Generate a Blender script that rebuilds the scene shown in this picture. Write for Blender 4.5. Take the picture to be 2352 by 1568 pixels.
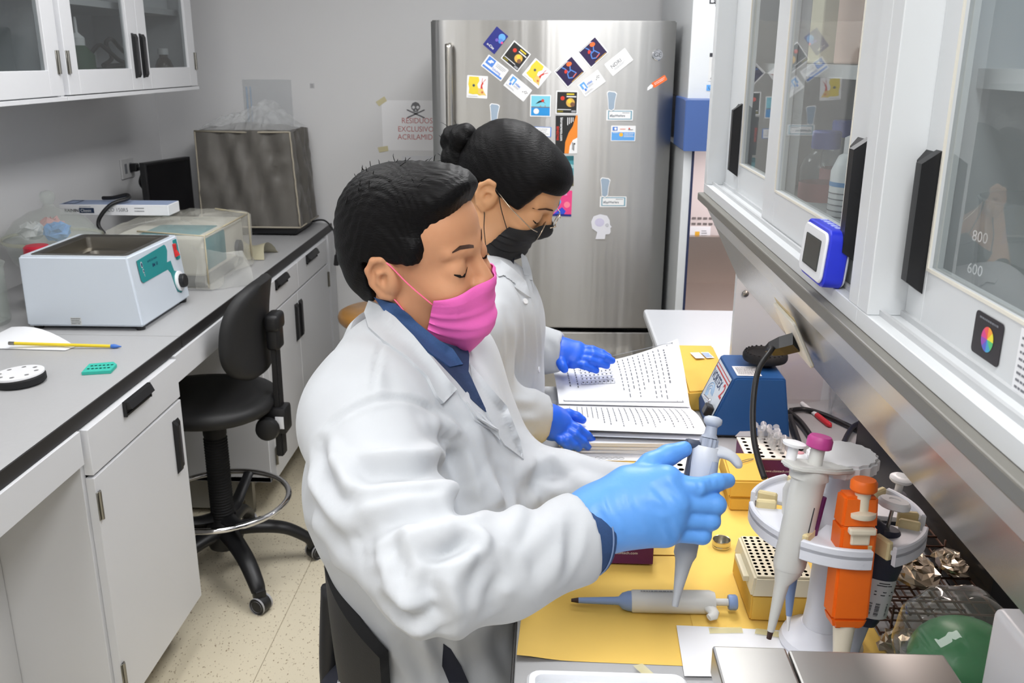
import bpy, bmesh, math, random
import numpy as np
from mathutils import Vector, Matrix, Quaternion
from mathutils.bvhtree import BVHTree

for _o in list(bpy.data.objects): bpy.data.objects.remove(_o)
SC = bpy.context.scene
COL = SC.collection
random.seed(7); np.random.seed(7)

# ------------------------------------------------------------------ camera
FPX, CXP, CYP = 2110.0, 1176.0, 784.0
YAW, PIT, ROL, HC = math.radians(-2.25), math.radians(17.13), math.radians(0.27), 1.62
CF = Vector((math.sin(YAW)*math.cos(PIT), math.cos(YAW)*math.cos(PIT), -math.sin(PIT)))
_r = Vector((math.cos(YAW), -math.sin(YAW), 0)); _u = _r.cross(CF)
CR = _r*math.cos(ROL)+_u*math.sin(ROL); CU = -_r*math.sin(ROL)+_u*math.cos(ROL)
CAM = Vector((0, 0, HC))
cd = bpy.data.cameras.new('camera'); cam = bpy.data.objects.new('camera', cd); COL.objects.link(cam)
cd.sensor_width = 36.0; cd.lens = FPX/2352*36.0; cd.clip_start = .02
cam.matrix_world = Matrix(((CR.x, CU.x, -CF.x, 0), (CR.y, CU.y, -CF.y, 0), (CR.z, CU.z, -CF.z, HC), (0, 0, 0, 1)))
cd.dof.use_dof = True; cd.dof.focus_distance = 1.25; cd.dof.aperture_fstop = 15.0
SC.camera = cam
SC.view_settings.view_transform = 'Standard'
try: SC.view_settings.look = 'None'
except Exception: pass
SC.view_settings.gamma = 1; SC.view_settings.use_curve_mapping = False
SC.view_settings.exposure = -0.08
W = bpy.data.worlds.new('world'); SC.world = W; W.use_nodes = True
W.node_tree.nodes['Background'].inputs[0].default_value = (.85, .92, 1, 1)
W.node_tree.nodes['Background'].inputs[1].default_value = .05
try:
    SC.cycles.use_denoising = True; SC.cycles.max_bounces = 7; SC.cycles.diffuse_bounces = 4; SC.cycles.transparent_max_bounces = 14
    SC.cycles.use_adaptive_sampling = True; SC.cycles.adaptive_threshold = .06; SC.cycles.adaptive_min_samples = 20
    SC.cycles.caustics_reflective = False; SC.cycles.caustics_refractive = False
    SC.cycles.sample_clamp_indirect = 6
except Exception: pass
LIGHT_W = 22.0
# ceiling lamps: (x, y) of the fluorescent panels, each built further down as a thing with its own light
LAMPS = [(.2, -.1), (.2, 2.3), (-.95, -.2), (-.95, 2.0)]
CEIL = 2.55

def ray(px, py): return CF+CR*((px-CXP)/FPX)-CU*((py-CYP)/FPX)
def onz(px, py, z): d = ray(px, py); return CAM+d*((z-HC)/d.z)
def onx(px, py, x): d = ray(px, py); return CAM+d*(x/d.x)
def ony(px, py, y): d = ray(px, py); return CAM+d*(y/d.y)
def at(px, py, w): return CAM+ray(px, py)*w

# ------------------------------------------------------------------ materials
def lin(c):
    return tuple((v/255/12.92 if v/255 <= .04045 else ((v/255+.055)/1.055)**2.4) for v in c)
MATS = {}
def mat(name, rgb, rough=.5, metal=0.0, var=0.0, vscale=20, bump=0.0, bscale=200, trans=0.0, alpha=1.0, emit=0.0, aniso=0.0, ior=1.45, spec=.5, sheen=0.0, sss=0.0, coat=0.0):
    if name in MATS: return MATS[name]
    m = bpy.data.materials.new(name); m.use_nodes = True; nt = m.node_tree
    b = nt.nodes['Principled BSDF']; I = b.inputs
    c = lin(rgb); I['Base Color'].default_value = (*c, 1); I['Roughness'].default_value = rough; I['Metallic'].default_value = metal
    I['IOR'].default_value = ior; I['Specular IOR Level'].default_value = spec
    I['Transmission Weight'].default_value = trans; I['Alpha'].default_value = alpha; I['Anisotropic'].default_value = aniso
    I['Sheen Weight'].default_value = sheen; I['Coat Weight'].default_value = coat
    if sss: I['Subsurface Weight'].default_value = sss; I['Subsurface Radius'].default_value = (.9, .35, .2); I['Subsurface Scale'].default_value = .01
    if emit: I['Emission Color'].default_value = (*c, 1); I['Emission Strength'].default_value = emit
    tc = nt.nodes.new('ShaderNodeTexCoord')
    if var:
        n = nt.nodes.new('ShaderNodeTexNoise'); n.inputs['Scale'].default_value = vscale; n.inputs['Detail'].default_value = 4
        nt.links.new(tc.outputs['Object'], n.inputs['Vector'])
        mx = nt.nodes.new('ShaderNodeMix'); mx.data_type = 'RGBA'
        mx.inputs[6].default_value = (*[v*(1-var) for v in c], 1); mx.inputs[7].default_value = (*[min(1, v*(1+var)) for v in c], 1)
        nt.links.new(n.outputs['Fac'], mx.inputs[0]); nt.links.new(mx.outputs[2], I['Base Color'])
    if bump:
        n2 = nt.nodes.new('ShaderNodeTexNoise'); n2.inputs['Scale'].default_value = bscale; n2.inputs['Detail'].default_value = 3
        nt.links.new(tc.outputs['Object'], n2.inputs['Vector'])
        bp = nt.nodes.new('ShaderNodeBump'); bp.inputs['Strength'].default_value = bump; bp.inputs['Distance'].default_value = .002
        nt.links.new(n2.outputs['Fac'], bp.inputs['Height']); nt.links.new(bp.outputs[0], I['Normal'])
    MATS[name] = m
    return m
def clear(name, rgb, alpha, rough=.05, spec=.5):
    """thin clear sheet: mix of transparent and glossy-diffuse, cheap and free of refraction noise"""
    return mat(name, rgb, rough=rough, alpha=alpha, spec=spec)
def steel(name, rgb, rough=.28, brushed=None):
    m = mat(name, rgb, rough, 1.0)
    if brushed is not None and 'brushed' not in m:
        m['brushed'] = 1; nt = m.node_tree; b = nt.nodes['Principled BSDF']
        tc = nt.nodes.new('ShaderNodeTexCoord'); mp = nt.nodes.new('ShaderNodeMapping'); mp.inputs['Scale'].default_value = brushed
        n = nt.nodes.new('ShaderNodeTexNoise'); n.inputs['Scale'].default_value = 1; n.inputs['Detail'].default_value = 5
        nt.links.new(tc.outputs['Object'], mp.inputs[0]); nt.links.new(mp.outputs[0], n.inputs['Vector'])
        bp = nt.nodes.new('ShaderNodeBump'); bp.inputs['Strength'].default_value = .12; bp.inputs['Distance'].default_value = .001
        nt.links.new(n.outputs['Fac'], bp.inputs['Height']); nt.links.new(bp.outputs[0], b.inputs['Normal'])
    return m

M_wall = mat('wall_paint', (220, 220, 221), .75, var=.02, vscale=3, bump=.05, bscale=300)
M_ceil = mat('ceiling_paint', (232, 232, 232), .85)
M_cab = mat('white_lacquer', (217, 218, 221), .38, var=.012, vscale=6)
M_cab2 = mat('white_enamel', (211, 214, 216), .3)
M_top = mat('grey_laminate', (170, 170, 171), .42, var=.03, vscale=90)
M_black = mat('black_plastic', (26, 26, 28), .42)
M_blackm = mat('black_matte', (20, 20, 22), .7)
M_edge = mat('black_edging', (38, 36, 36), .5)
M_hinge = steel('hinge_steel', (150, 148, 142), .35)
M_chrome = steel('chrome', (215, 215, 218), .08)
M_steel = steel('stainless', (176, 174, 170), .3)
M_white = mat('white_plastic', (232, 232, 234), .35)
M_paper = mat('paper', (232, 233, 236), .8)
M_ink = mat('ink', (55, 55, 60), .8)
M_inkg = mat('ink_grey', (120, 122, 128), .8)
M_cream = mat('cream_plastic', (226, 217, 190), .5)
M_pane = clear('cabinet_glass', (150, 156, 156), .22, .03)

# ------------------------------------------------------------------ mesh helpers
class MB:
    def __init__(s): s.bm = bmesh.new()
    def _new(s, f):
        n0 = len(s.bm.verts); f(); s.bm.verts.ensure_lookup_table(); return s.bm.verts[n0:]
    def box(s, lo, hi, bev=0.0, seg=2, M=None):
        lo = Vector(lo); hi = Vector(hi)
        tmp = bmesh.new(); bmesh.ops.create_cube(tmp, size=1)
        c = (lo+hi)/2; d = hi-lo
        for v in tmp.verts: v.co = Vector((v.co.x*d.x+c.x, v.co.y*d.y+c.y, v.co.z*d.z+c.z))
        if bev: bmesh.ops.bevel(tmp, geom=tmp.edges[:], offset=min(bev, .49*min(abs(d.x), abs(d.y), abs(d.z))), segments=seg, affect='EDGES', profile=.5)
        return s._merge(tmp, M)
    def _merge(s, tmp, M=None):
        if M is not None: tmp.transform(M)
        me = bpy.data.meshes.new('t'); tmp.to_mesh(me); tmp.free(); s.bm.from_mesh(me); bpy.data.meshes.remove(me)
        return s
    def hull8(s, pts, bev=0.0, seg=2):
        """box from 8 corners: bottom 4 (ccw) then top 4"""
        tmp = bmesh.new(); v = [tmp.verts.new(p) for p in pts]
        for f in ((3, 2, 1, 0), (4, 5, 6, 7), (0, 1, 5, 4), (1, 2, 6, 5), (2, 3, 7, 6), (3, 0, 4, 7)): tmp.faces.new([v[i] for i in f])
        bmesh.ops.recalc_face_normals(tmp, faces=tmp.faces[:])
        if bev: bmesh.ops.bevel(tmp, geom=tmp.edges[:], offset=bev, segments=seg, affect='EDGES')
        return s._merge(tmp)
    def prism(s, poly, depth, M, bev=0.0, seg=1):
        """polygon (x,y) extruded along +z by depth, then M"""
        tmp = bmesh.new(); a = [tmp.verts.new((x, y, 0)) for x, y in poly]; b = [tmp.verts.new((x, y, depth)) for x, y in poly]
        n = len(poly); fs = [tmp.faces.new(a[::-1]), tmp.faces.new(b)]
        for i in range(n): tmp.faces.new((a[i], a[(i+1) % n], b[(i+1) % n], b[i]))
        bmesh.ops.recalc_face_normals(tmp, faces=tmp.faces[:])
        if bev:
            es = [e for e in tmp.edges if abs(e.verts[0].co.z-e.verts[1].co.z) < 1e-9]
            bmesh.ops.bevel(tmp, geom=es, offset=bev, segments=seg, affect='EDGES')
        return s._merge(tmp, M)
    def poly(s, pts):
        v = [s.bm.verts.new(p) for p in pts]; s.bm.faces.new(v); return s
    def lathe(s, prof, M=None, seg=32, cap=True, arc=None):
        """prof = [(r,z)...] revolved about z"""
        tmp = bmesh.new(); rings = []
        n = seg
        for r, z in prof:
            if r < 1e-6: rings.append([tmp.verts.new((0, 0, z))])
            else: rings.append([tmp.verts.new((r*math.cos(2*math.pi*i/n), r*math.sin(2*math.pi*i/n), z)) for i in range(n)])
        for a, b in zip(rings, rings[1:]):
            for i in range(n):
                j = (i+1) % n
                if len(a) == 1 and len(b) > 1: tmp.faces.new((a[0], b[i], b[j]))
                elif len(b) == 1 and len(a) > 1: tmp.faces.new((a[i], a[j], b[0]))
                elif len(a) > 1: tmp.faces.new((a[i], a[j], b[j], b[i]))
        if cap:
            for r in (rings[0], rings[-1]):
                if len(r) > 2: tmp.faces.new(r if r is rings[-1] else r[::-1])
        bmesh.ops.recalc_face_normals(tmp, faces=tmp.faces[:])
        return s._merge(tmp, M)
    def tube(s, pts, rad, seg=10, cap=True, closed=False, flat=None):
        pts = [Vector(p) for p in pts]; n = len(pts)
        rad = rad if hasattr(rad, '__len__') else [rad]*n
        tmp = bmesh.new(); rings = []; prevx = None
        for i in range(n):
            if closed: t = (pts[(i+1) % n]-pts[i-1])
            else: t = pts[min(i+1, n-1)]-pts[max(i-1, 0)]
            t = t.normalized() if t.length > 1e-9 else Vector((0, 0, 1))
            if prevx is None:
                ref = Vector((0, 0, 1)) if abs(t.z) < .9 else Vector((1, 0, 0))
                x = t.cross(ref).normalized()
            else: x = (prevx-t*prevx.dot(t)).normalized()
            y = t.cross(x); prevx = x
            fl = flat if flat else 1.0
            rings.append([tmp.verts.new(pts[i]+x*(rad[i]*math.cos(2*math.pi*k/seg))+y*(rad[i]*fl*math.sin(2*math.pi*k/seg))) for k in range(seg)])
        m = n if closed else n-1
        for i in range(m):
            a, b = rings[i], rings[(i+1) % n]
            for k in range(seg): tmp.faces.new((a[k], a[(k+1) % seg], b[(k+1) % seg], b[k]))
        if cap and not closed: tmp.faces.new(rings[0][::-1]); tmp.faces.new(rings[-1])
        bmesh.ops.recalc_face_normals(tmp, faces=tmp.faces[:])
        return s._merge(tmp)
    def grid(s, P):
        """P[i][j] points -> quads"""
        V = [[s.bm.verts.new(p) for p in row] for row in P]
        for i in range(len(V)-1):
            for j in range(len(V[0])-1): s.bm.faces.new((V[i][j], V[i+1][j], V[i+1][j+1], V[i][j+1]))
        return s
    def sphere(s, c, r, M=None, seg=24, rings=14):
        tmp = bmesh.new(); bmesh.ops.create_uvsphere(tmp, u_segments=seg, v_segments=rings, radius=1)
        rr = r if hasattr(r, '__len__') else (r, r, r)
        T = Matrix.Translation(Vector(c)) @ (M.to_4x4() if M is not None else Matrix()) @ Matrix.Diagonal((*rr, 1))
        return s._merge(tmp, T)
    def raw(s, verts, faces):
        v = [s.bm.verts.new(p) for p in verts]
        for f in faces:
            try: s.bm.faces.new([v[i] for i in f])
            except ValueError: pass
        return s

def spline(pts, n=8, closed=False):
    """Catmull-Rom through the points"""
    P = [Vector(p) for p in pts]; out = []
    N = len(P)
    for i in range(N if closed else N-1):
        if closed: a, b, c, d = P[i-1], P[i], P[(i+1) % N], P[(i+2) % N]
        else: a, b, c, d = P[max(i-1, 0)], P[i], P[i+1], P[min(i+2, N-1)]
        for k in range(n):
            t = k/n
            out.append(.5*((2*b)+(c-a)*t+(2*a-5*b+4*c-d)*t*t+(3*b-a-3*c+d)*t**3))
    if not closed: out.append(P[-1])
    return out

WM = {}   # world matrix of each Empty / part
def tag(o, label=None, cat=None, group=None, kind=None):
    if label: o['label'] = label
    if cat: o['category'] = cat
    if group: o['group'] = group
    if kind: o['kind'] = kind
    return o
def thing(name, label, cat, loc=(0, 0, 0), rot=None, group=None, kind=None):
    o = bpy.data.objects.new(name, None); COL.objects.link(o); o.empty_display_size = .05
    M = Matrix.Translation(Vector(loc)) @ (rot.to_4x4() if rot is not None else Matrix())
    o.matrix_world = M; WM[o.name] = M
    return tag(o, label, cat, group, kind)
def build(mb, name, m, parent=None, smooth=0, local=False, label=None, cat=None, group=None, kind=None, mods=None, base=None):
    """link the collected shapes as ONE mesh object. World coordinates unless local. smooth = angle in degrees (0 flat)"""
    me = bpy.data.meshes.new(name)
    if isinstance(mb, MB): mb.bm.to_mesh(me); mb.bm.free()
    else: me = mb
    o = bpy.data.objects.new(name, me); COL.objects.link(o)
    for mm in (m if isinstance(m, (list, tuple)) else [m]): me.materials.append(mm)
    if parent is not None:
        if not local: me.transform(WM[parent.name].inverted())
        o.parent = parent; WM[o.name] = WM[parent.name]
    else:
        if base is None and len(me.vertices):
            co = np.empty(len(me.vertices)*3); me.vertices.foreach_get('co', co); co = co.reshape(-1, 3)
            base = Vector(((co[:, 0].min()+co[:, 0].max())/2, (co[:, 1].min()+co[:, 1].max())/2, co[:, 2].min()))
        T = Matrix.Translation(Vector(base or (0, 0, 0)))
        if not local: me.transform(T.inverted()); o.matrix_world = T
        WM[o.name] = T if not local else Matrix()
    if smooth:
        me.polygons.foreach_set('use_smooth', [True]*len(me.polygons))
        if smooth < 180: me.set_sharp_from_angle(angle=math.radians(smooth))
    return tag(o, label, cat, group, kind)
def bx(name, lo, hi, m, parent=None, bev=0.0, M=None, **k):
    return build(MB().box(lo, hi, bev, 2, M), name, m, parent, **k)
def dup(root, name=None, M=None, label=None, group=None):
    """copy a thing, its parts and their sub-parts"""
    r = root.copy(); COL.objects.link(r)
    if M is not None: r.matrix_world = M
    WM[r.name] = M if M is not None else WM[root.name]
    if label: r['label'] = label
    if group: r['group'] = group
    for ch in list(root.children):
        c = ch.copy(); COL.objects.link(c); c.parent = r; WM[c.name] = WM[r.name]
        for g in list(ch.children):
            d = g.copy(); COL.objects.link(d); d.parent = c
    return r

class Fr:
    """a flat frame in the world: origin, x to the right, y up, n outwards"""
    def __init__(s, o, x, y):
        s.o = Vector(o); s.x = Vector(x).normalized(); y = Vector(y); s.y = (y-s.x*y.dot(s.x)).normalized(); s.n = s.x.cross(s.y)
    def p(s, a, b, h=0.0): return s.o+s.x*a+s.y*b+s.n*h
    def M(s, a=0, b=0, h=0.0, ang=0):
        c, q = math.cos(ang), math.sin(ang); X = s.x*c+s.y*q; Y = -s.x*q+s.y*c; O = s.p(a, b, h)
        return Matrix(((X.x, Y.x, s.n.x, O.x), (X.y, Y.y, s.n.y, O.y), (X.z, Y.z, s.n.z, O.z), (0, 0, 0, 1)))
def text_mesh(body, size, bold=False, align='LEFT', xs=1.0, ext=0.0, spacing=1.0):
    c = bpy.data.curves.new('txt', 'FONT'); c.body = body; c.size = size; c.align_x = align; c.resolution_u = 3; c.extrude = ext
    c.space_character = spacing
    if bold: c.offset = size*.018
    t = bpy.data.objects.new('txt', c); COL.objects.link(t)
    me = bpy.data.meshes.new_from_object(t); bpy.data.objects.remove(t); bpy.data.curves.remove(c)
    if xs != 1: me.transform(Matrix.Diagonal((xs, 1, 1, 1)))
    return me
def text(body, fr, a, b, size, m, parent, name='lettering', h=.0006, ang=0, bold=False, align='LEFT', xs=1.0, spacing=1.0):
    me = text_mesh(body, size, bold, align, xs, spacing=spacing); me.transform(fr.M(a, b, h, ang))
    me.name = name
    return build(me, name, m, parent)
def rects(fr, L, h=.0005):
    """flat print: list of (a0,b0,a1,b1)"""
    mb = MB()
    for a0, b0, a1, b1 in L: mb.poly([fr.p(a0, b0, h), fr.p(a1, b0, h), fr.p(a1, b1, h), fr.p(a0, b1, h)])
    return mb
def textlines(fr, a0, a1, b0, b1, n, thick=.35, h=.0005, ragged=.25, seed=0):
    """rows of small dashes that read as tiny print"""
    R = random.Random(seed); L = []; st = (b1-b0)/n
    for i in range(n):
        y = b1-(i+.5)*st; x = a0; end = a1-(a1-a0)*R.random()*ragged
        while x < end:
            w = (a1-a0)*R.uniform(.04, .12); L.append((x, y-st*thick/2, min(x+w, end), y+st*thick/2)); x += w+(a1-a0)*.02
    return rects(fr, L, h)
def disc(fr, a, b, r, h=.0005, n=24, sx=1, ang=0):
    return MB().poly([fr.p(a+r*sx*math.cos(t)*math.cos(ang)-r*math.sin(t)*math.sin(ang), b+r*sx*math.cos(t)*math.sin(ang)+r*math.sin(t)*math.cos(ang), h) for t in [2*math.pi*i/n for i in range(n)]])
def rrect(w, h, r, n=4):
    """rounded rectangle polygon centred on 0"""
    out = []
    for cx, cy, a0 in ((w/2-r, h/2-r, 0), (-w/2+r, h/2-r, 90), (-w/2+r, -h/2+r, 180), (w/2-r, -h/2+r, 270)):
        for i in range(n+1): a = math.radians(a0+90*i/n); out.append((cx+r*math.cos(a), cy+r*math.sin(a)))
    return out

# ------------------------------------------------------------------ the room
XL, XR, YB, YF = -1.74, .80, 4.12, -1.7
def wall(name, lo, hi, m=M_wall): return bx(name, lo, hi, m, kind='structure')
wall('wall_left', (XL-.1, YF, 0), (XL, YB, CEIL)); wall('wall_back', (XL-.1, YB, 0), (XR+.7, YB+.1, CEIL))
wall('wall_right', (XR, YF, 0), (XR+.1, 1.96, CEIL)); wall('wall_front', (XL-.1, YF-.1, 0), (XR+.7, YF, CEIL))
bx('wall_right_recess', (XR+.6, 1.96, 0), (XR+.7, YB, CEIL), M_wall, kind='structure')
bx('wall_right_return', (XR+.1, 1.86, 0), (XR+.7, 1.96, CEIL), M_wall, kind='structure')
bx('ceiling', (XL-.1, YF-.1, CEIL), (XR+.7, YB+.1, CEIL+.1), M_ceil, kind='structure')
# terrazzo floor: a bed with recessed joints and separate tiles
M_grout = mat('floor_joint', (140, 132, 116), .8)
flo = bx('floor', (XL-.1, YF-.1, -.06), (XR+.7, YB+.1, -.003), M_grout, kind='structure')
def floor_tile_mat():
    m = mat('terrazzo', (206, 196, 172), .34); nt = m.node_tree; b = nt.nodes['Principled BSDF']
    tc = nt.nodes.new('ShaderNodeTexCoord'); mp = nt.nodes.new('ShaderNodeMapping'); mp.inputs['Scale'].default_value = (1, .55, 1)
    gi = nt.nodes.new('ShaderNodeNewGeometry')
    nt.links.new(gi.outputs['Position'], mp.inputs[0])
    v = nt.nodes.new('ShaderNodeTexVoronoi'); v.inputs['Scale'].default_value = 170; nt.links.new(mp.outputs[0], v.inputs['Vector'])
    n = nt.nodes.new('ShaderNodeTexNoise'); n.inputs['Scale'].default_value = 75; nt.links.new(gi.outputs['Position'], n.inputs['Vector'])
    mu = nt.nodes.new('ShaderNodeMath'); mu.operation = 'MULTIPLY'
    r1 = nt.nodes.new('ShaderNodeValToRGB'); r1.color_ramp.elements[0].position = .22; r1.color_ramp.elements[0].color = (1, 1, 1, 1); r1.color_ramp.elements[1].position = .34; r1.color_ramp.elements[1].color = (0, 0, 0, 1)
    r2 = nt.nodes.new('ShaderNodeValToRGB'); r2.color_ramp.elements[0].position = .5; r2.color_ramp.elements[1].position = .6
    nt.links.new(v.outputs['Distance'], r1.inputs[0]); nt.links.new(n.outputs['Fac'], r2.inputs[0])
    nt.links.new(r1.outputs[0], mu.inputs[0]); nt.links.new(r2.outputs[0], mu.inputs[1])
    mx = nt.nodes.new('ShaderNodeMix'); mx.data_type = 'RGBA'
    mx.inputs[6].default_value = (*lin((220, 210, 186)), 1); mx.inputs[7].default_value = (*lin((140, 120, 92)), 1)
    nt.links.new(mu.outputs[0], mx.inputs[0]); nt.links.new(mx.outputs[2], b.inputs['Base Color'])
    return m
M_tile = floor_tile_mat()
TS = .4985
tile0 = None
for i in range(-3, 5):
    for j in range(-9, 4):
        x0, y0 = -.78+i*.5, 2.523+j*.5
        if x0 < XL-.35 or x0 > XR+.6 or y0 < YF-.4 or y0 > YB: continue
        if tile0 is None:
            tile0 = build(MB().box((-TS/2, -TS/2, -.01), (TS/2, TS/2, 0), .0012, 1), 'tile', M_tile, flo, local=True)
            t = tile0
        else: t = tile0.copy(); COL.objects.link(t); t.parent = flo
        t.matrix_parent_inverse = WM[flo.name].inverted(); t.location = (x0+.25, y0+.25, 0)
# ceiling lamps
M_lamp = mat('lamp_diffuser', (255, 254, 252), .5, emit=1.2)
for i, (lx, ly) in enumerate(LAMPS):
    t = thing('ceiling_lamp', ['flat ceiling lamp panel above the camera end of the bench', 'flat ceiling lamp panel nearest the steel refrigerator', 'flat ceiling lamp panel above the near left worktop', 'flat ceiling lamp panel above the far left worktop'][i], 'lamp', (lx, ly, CEIL), group='ceiling lamps')
    bx('housing', (lx-.31, ly-.62, CEIL-.05), (lx+.31, ly+.62, CEIL), M_white, t, .004)
    bx('diffuser', (lx-.295, ly-.6, CEIL-.06), (lx+.295, ly+.6, CEIL-.05), M_lamp, t)
    ld = bpy.data.lights.new('tube_light', 'AREA'); ld.shape = 'RECTANGLE'; ld.size = .58; ld.size_y = 1.18; ld.energy = LIGHT_W*(1.25 if lx > 0 else .62); ld.color = (.99, .993, 1)
    lo = bpy.data.objects.new('tube_light', ld); COL.objects.link(lo); lo.parent = t; lo.location = (0, 0, -.065)

# ------------------------------------------------------------------ left run of furniture
XD = -.97          # plane of the doors
def worktop(y0, y1, label):
    t = thing('worktop', label, 'worktop', (-1.36, (y0+y1)/2, .868), group='grey worktops on the left')
    bx('slab', (XL, y0, .868), (-.989, y1, .9), M_top, t, .0015)
    bx('edge_strip', (-.989, y0, .866), (-.985, y1, .9), M_edge, t, .001)
worktop(.35, 2.331, 'grey laminate worktop carrying the white water bath, nearer length')
worktop(2.335, YB-.004, 'grey laminate worktop carrying the shrouded instruments, farther length')

def hinge(mb_list, x, y, z0, z1, parent):
    h = MB().box((x, y-.009, z0), (x+.003, y+.009, z1), .0006, 1)
    h.tube([(x+.004, y, z0), (x+.004, y, z1)], .0042, 8)
    return build(h, 'hinge', M_hinge, parent, smooth=40)
def cup_handle(y0, y1, z0, z1, parent, x=XD):
    """drawer pull: recessed black cup with a bevelled hood"""
    fr = MB(); fr.hull8([(x, y0, z0), (x, y1, z0), (x+.002, y1, z0), (x+.002, y0, z0), (x, y0, z1), (x, y1, z1), (x+.002, y1, z1), (x+.002, y0, z1)])
    fr.hull8([(x+.001, y0+.003, z0+(z1-z0)*.45), (x+.001, y1-.003, z0+(z1-z0)*.45), (x+.02, y1-.007, z0+(z1-z0)*.5), (x+.02, y0+.007, z0+(z1-z0)*.5),
              (x+.001, y0+.002, z1), (x+.001, y1-.002, z1), (x+.012, y1-.006, z1-.002), (x+.012, y0+.006, z1-.002)])
    fr.box((x+.001, y0, z0), (x+.006, y1, z0+.005)); fr.box((x+.001, y0, z0), (x+.008, y0+.004, z1)); fr.box((x+.001, y1-.004, z0), (x+.008, y1, z1))
    return build(fr, 'handle', M_black, parent)
def bar_handle(y0, y1, z0, z1, parent, x=XD, d=.012, sgn=1):
    """long recessed pull: flat bar with chamfered ends and a lip"""
    w = y1-y0
    P = [(z0, 0), (z0+.012, d), (z1-.012, d), (z1, 0)]
    M = Matrix(((0, sgn, 0, x), (0, 0, 1, y0), (1, 0, 0, 0), (0, 0, 0, 1)))
    mb = MB().prism(P, w*.36, M)
    M2 = Matrix(((0, sgn, 0, x), (0, 0, 1, y0+w*.36), (1, 0, 0, 0), (0, 0, 0, 1)))
    mb.prism([(z0+.002, 0), (z0+.012, d*.45), (z1-.012, d*.45), (z1-.002, 0)], w*.64, M2)
    hd = build(mb, 'handle', M_black, parent)
    bx('grip_strip', (x+sgn*d*.45 if sgn > 0 else x-d*.45-.001, y0+w*.5, z0+.022), (x+d*.45+.001 if sgn > 0 else x-d*.45, y1-w*.12, z1-.022), mat('grip_charcoal', (74, 72, 78), .4), hd)
    return hd

def base_cabinet(label, y0, y1, drawers, doors, z0=.145):
    t = thing('base_cabinet', label, 'cabinet', ((XD+XL)/2, (y0+y1)/2, 0), group='white base cabinets')
    c = MB(); th = .018; xb = XL+.02
    c.box((xb, y0, z0), (XD-.02, y0+th, .866), .001, 1); c.box((xb, y1-th, z0), (XD-.02, y1, .866), .001, 1)
    c.box((xb, y0, z0), (XD-.02, y1, z0+th)); c.box((xb, y0, z0), (xb+th, y1, .866)); c.box((xb, y0+th, .845), (XD-.022, y1-th, .866))
    build(c, 'carcass', M_cab, t)
    bx('plinth', (xb, y0+.03, .02), (XD-.16, y1-.03, z0), mat('plinth_grey', (150, 148, 142), .6), t)
    for yy in (y0+.05, y1-.05):
        build(MB().box((XD-.135, yy-.015, .012), (XD-.105, yy+.015, z0)).lathe([(.018, 0), (.018, .006), (.008, .012)], Matrix.Translation((XD-.12, yy, 0)), 14), 'foot', M_hinge, t)
    for a, b, za, zb, hy0, hy1, hz0, hz1 in drawers:
        d = bx('drawer', (XD-.02, a, za), (XD, b, zb), M_cab, t, .0015); cup_handle(hy0, hy1, hz0, hz1, d)
    for a, b, za, zb, hy0, hy1, hinges in doors:
        d = bx('door', (XD-.02, a, za), (XD, b, zb), M_cab, t, .0015)
        bar_handle(hy0, hy1, .563, .712, d)
        for hy in hinges:
            hinge(None, XD, hy, .65, .716, d); hinge(None, XD, hy, .21, .278, d)
    return t
base_cabinet('white single-door base cabinet with one drawer between the two knee spaces', 1.755, 2.262,
             [(1.768, 2.252, .757, .862, 1.933, 2.072, .826, .862)], [(1.768, 2.252, .155, .75, 2.184, 2.223, [1.775])])
base_cabinet('white two-door base cabinet with two drawers in the far corner', 3.0, 4.0,
             [(3.01, 3.45, .757, .862, 3.15, 3.29, .825, .861), (3.455, 3.94, .757, .862, 3.582, 3.742, .825, .861)],
             [(3.01, 3.427, .155, .75, 3.375, 3.42, [3.016]), (3.432, 3.94, .155, .75, 3.435, 3.48, [3.93])])
def knee(label, y0, y1, xb):
    t = thing('knee_space', label, 'desk panel', ((XD+xb)/2, (y0+y1)/2, .0), group='knee space panels')
    bx('apron', (XD-.022, y0, .79), (XD-.008, y1, .866), M_cab, t, .001)
    bx('back_panel', (xb-.018, y0, .1), (xb, y1, .866), M_cab, t)
    br = MB().box((XD-.075, y1-.03, .772), (XD-.03, y1-.002, .792), .001, 1).tube([(XD-.05, y1-.03, .78), (XD-.05, y1-.045, .78)], .006, 10)
    build(br, 'bracket', M_hinge, t)
knee('white apron and back panel of the nearest knee space', .4, 1.753, -1.2)
knee('white apron and back panel of the knee space behind the black swivel chair', 2.264, 2.998, -1.5)
bx('trim_1', (XL+.02, 4.001, .15), (XD-.008, YB-.003, .866), M_cab, kind='structure')

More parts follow.
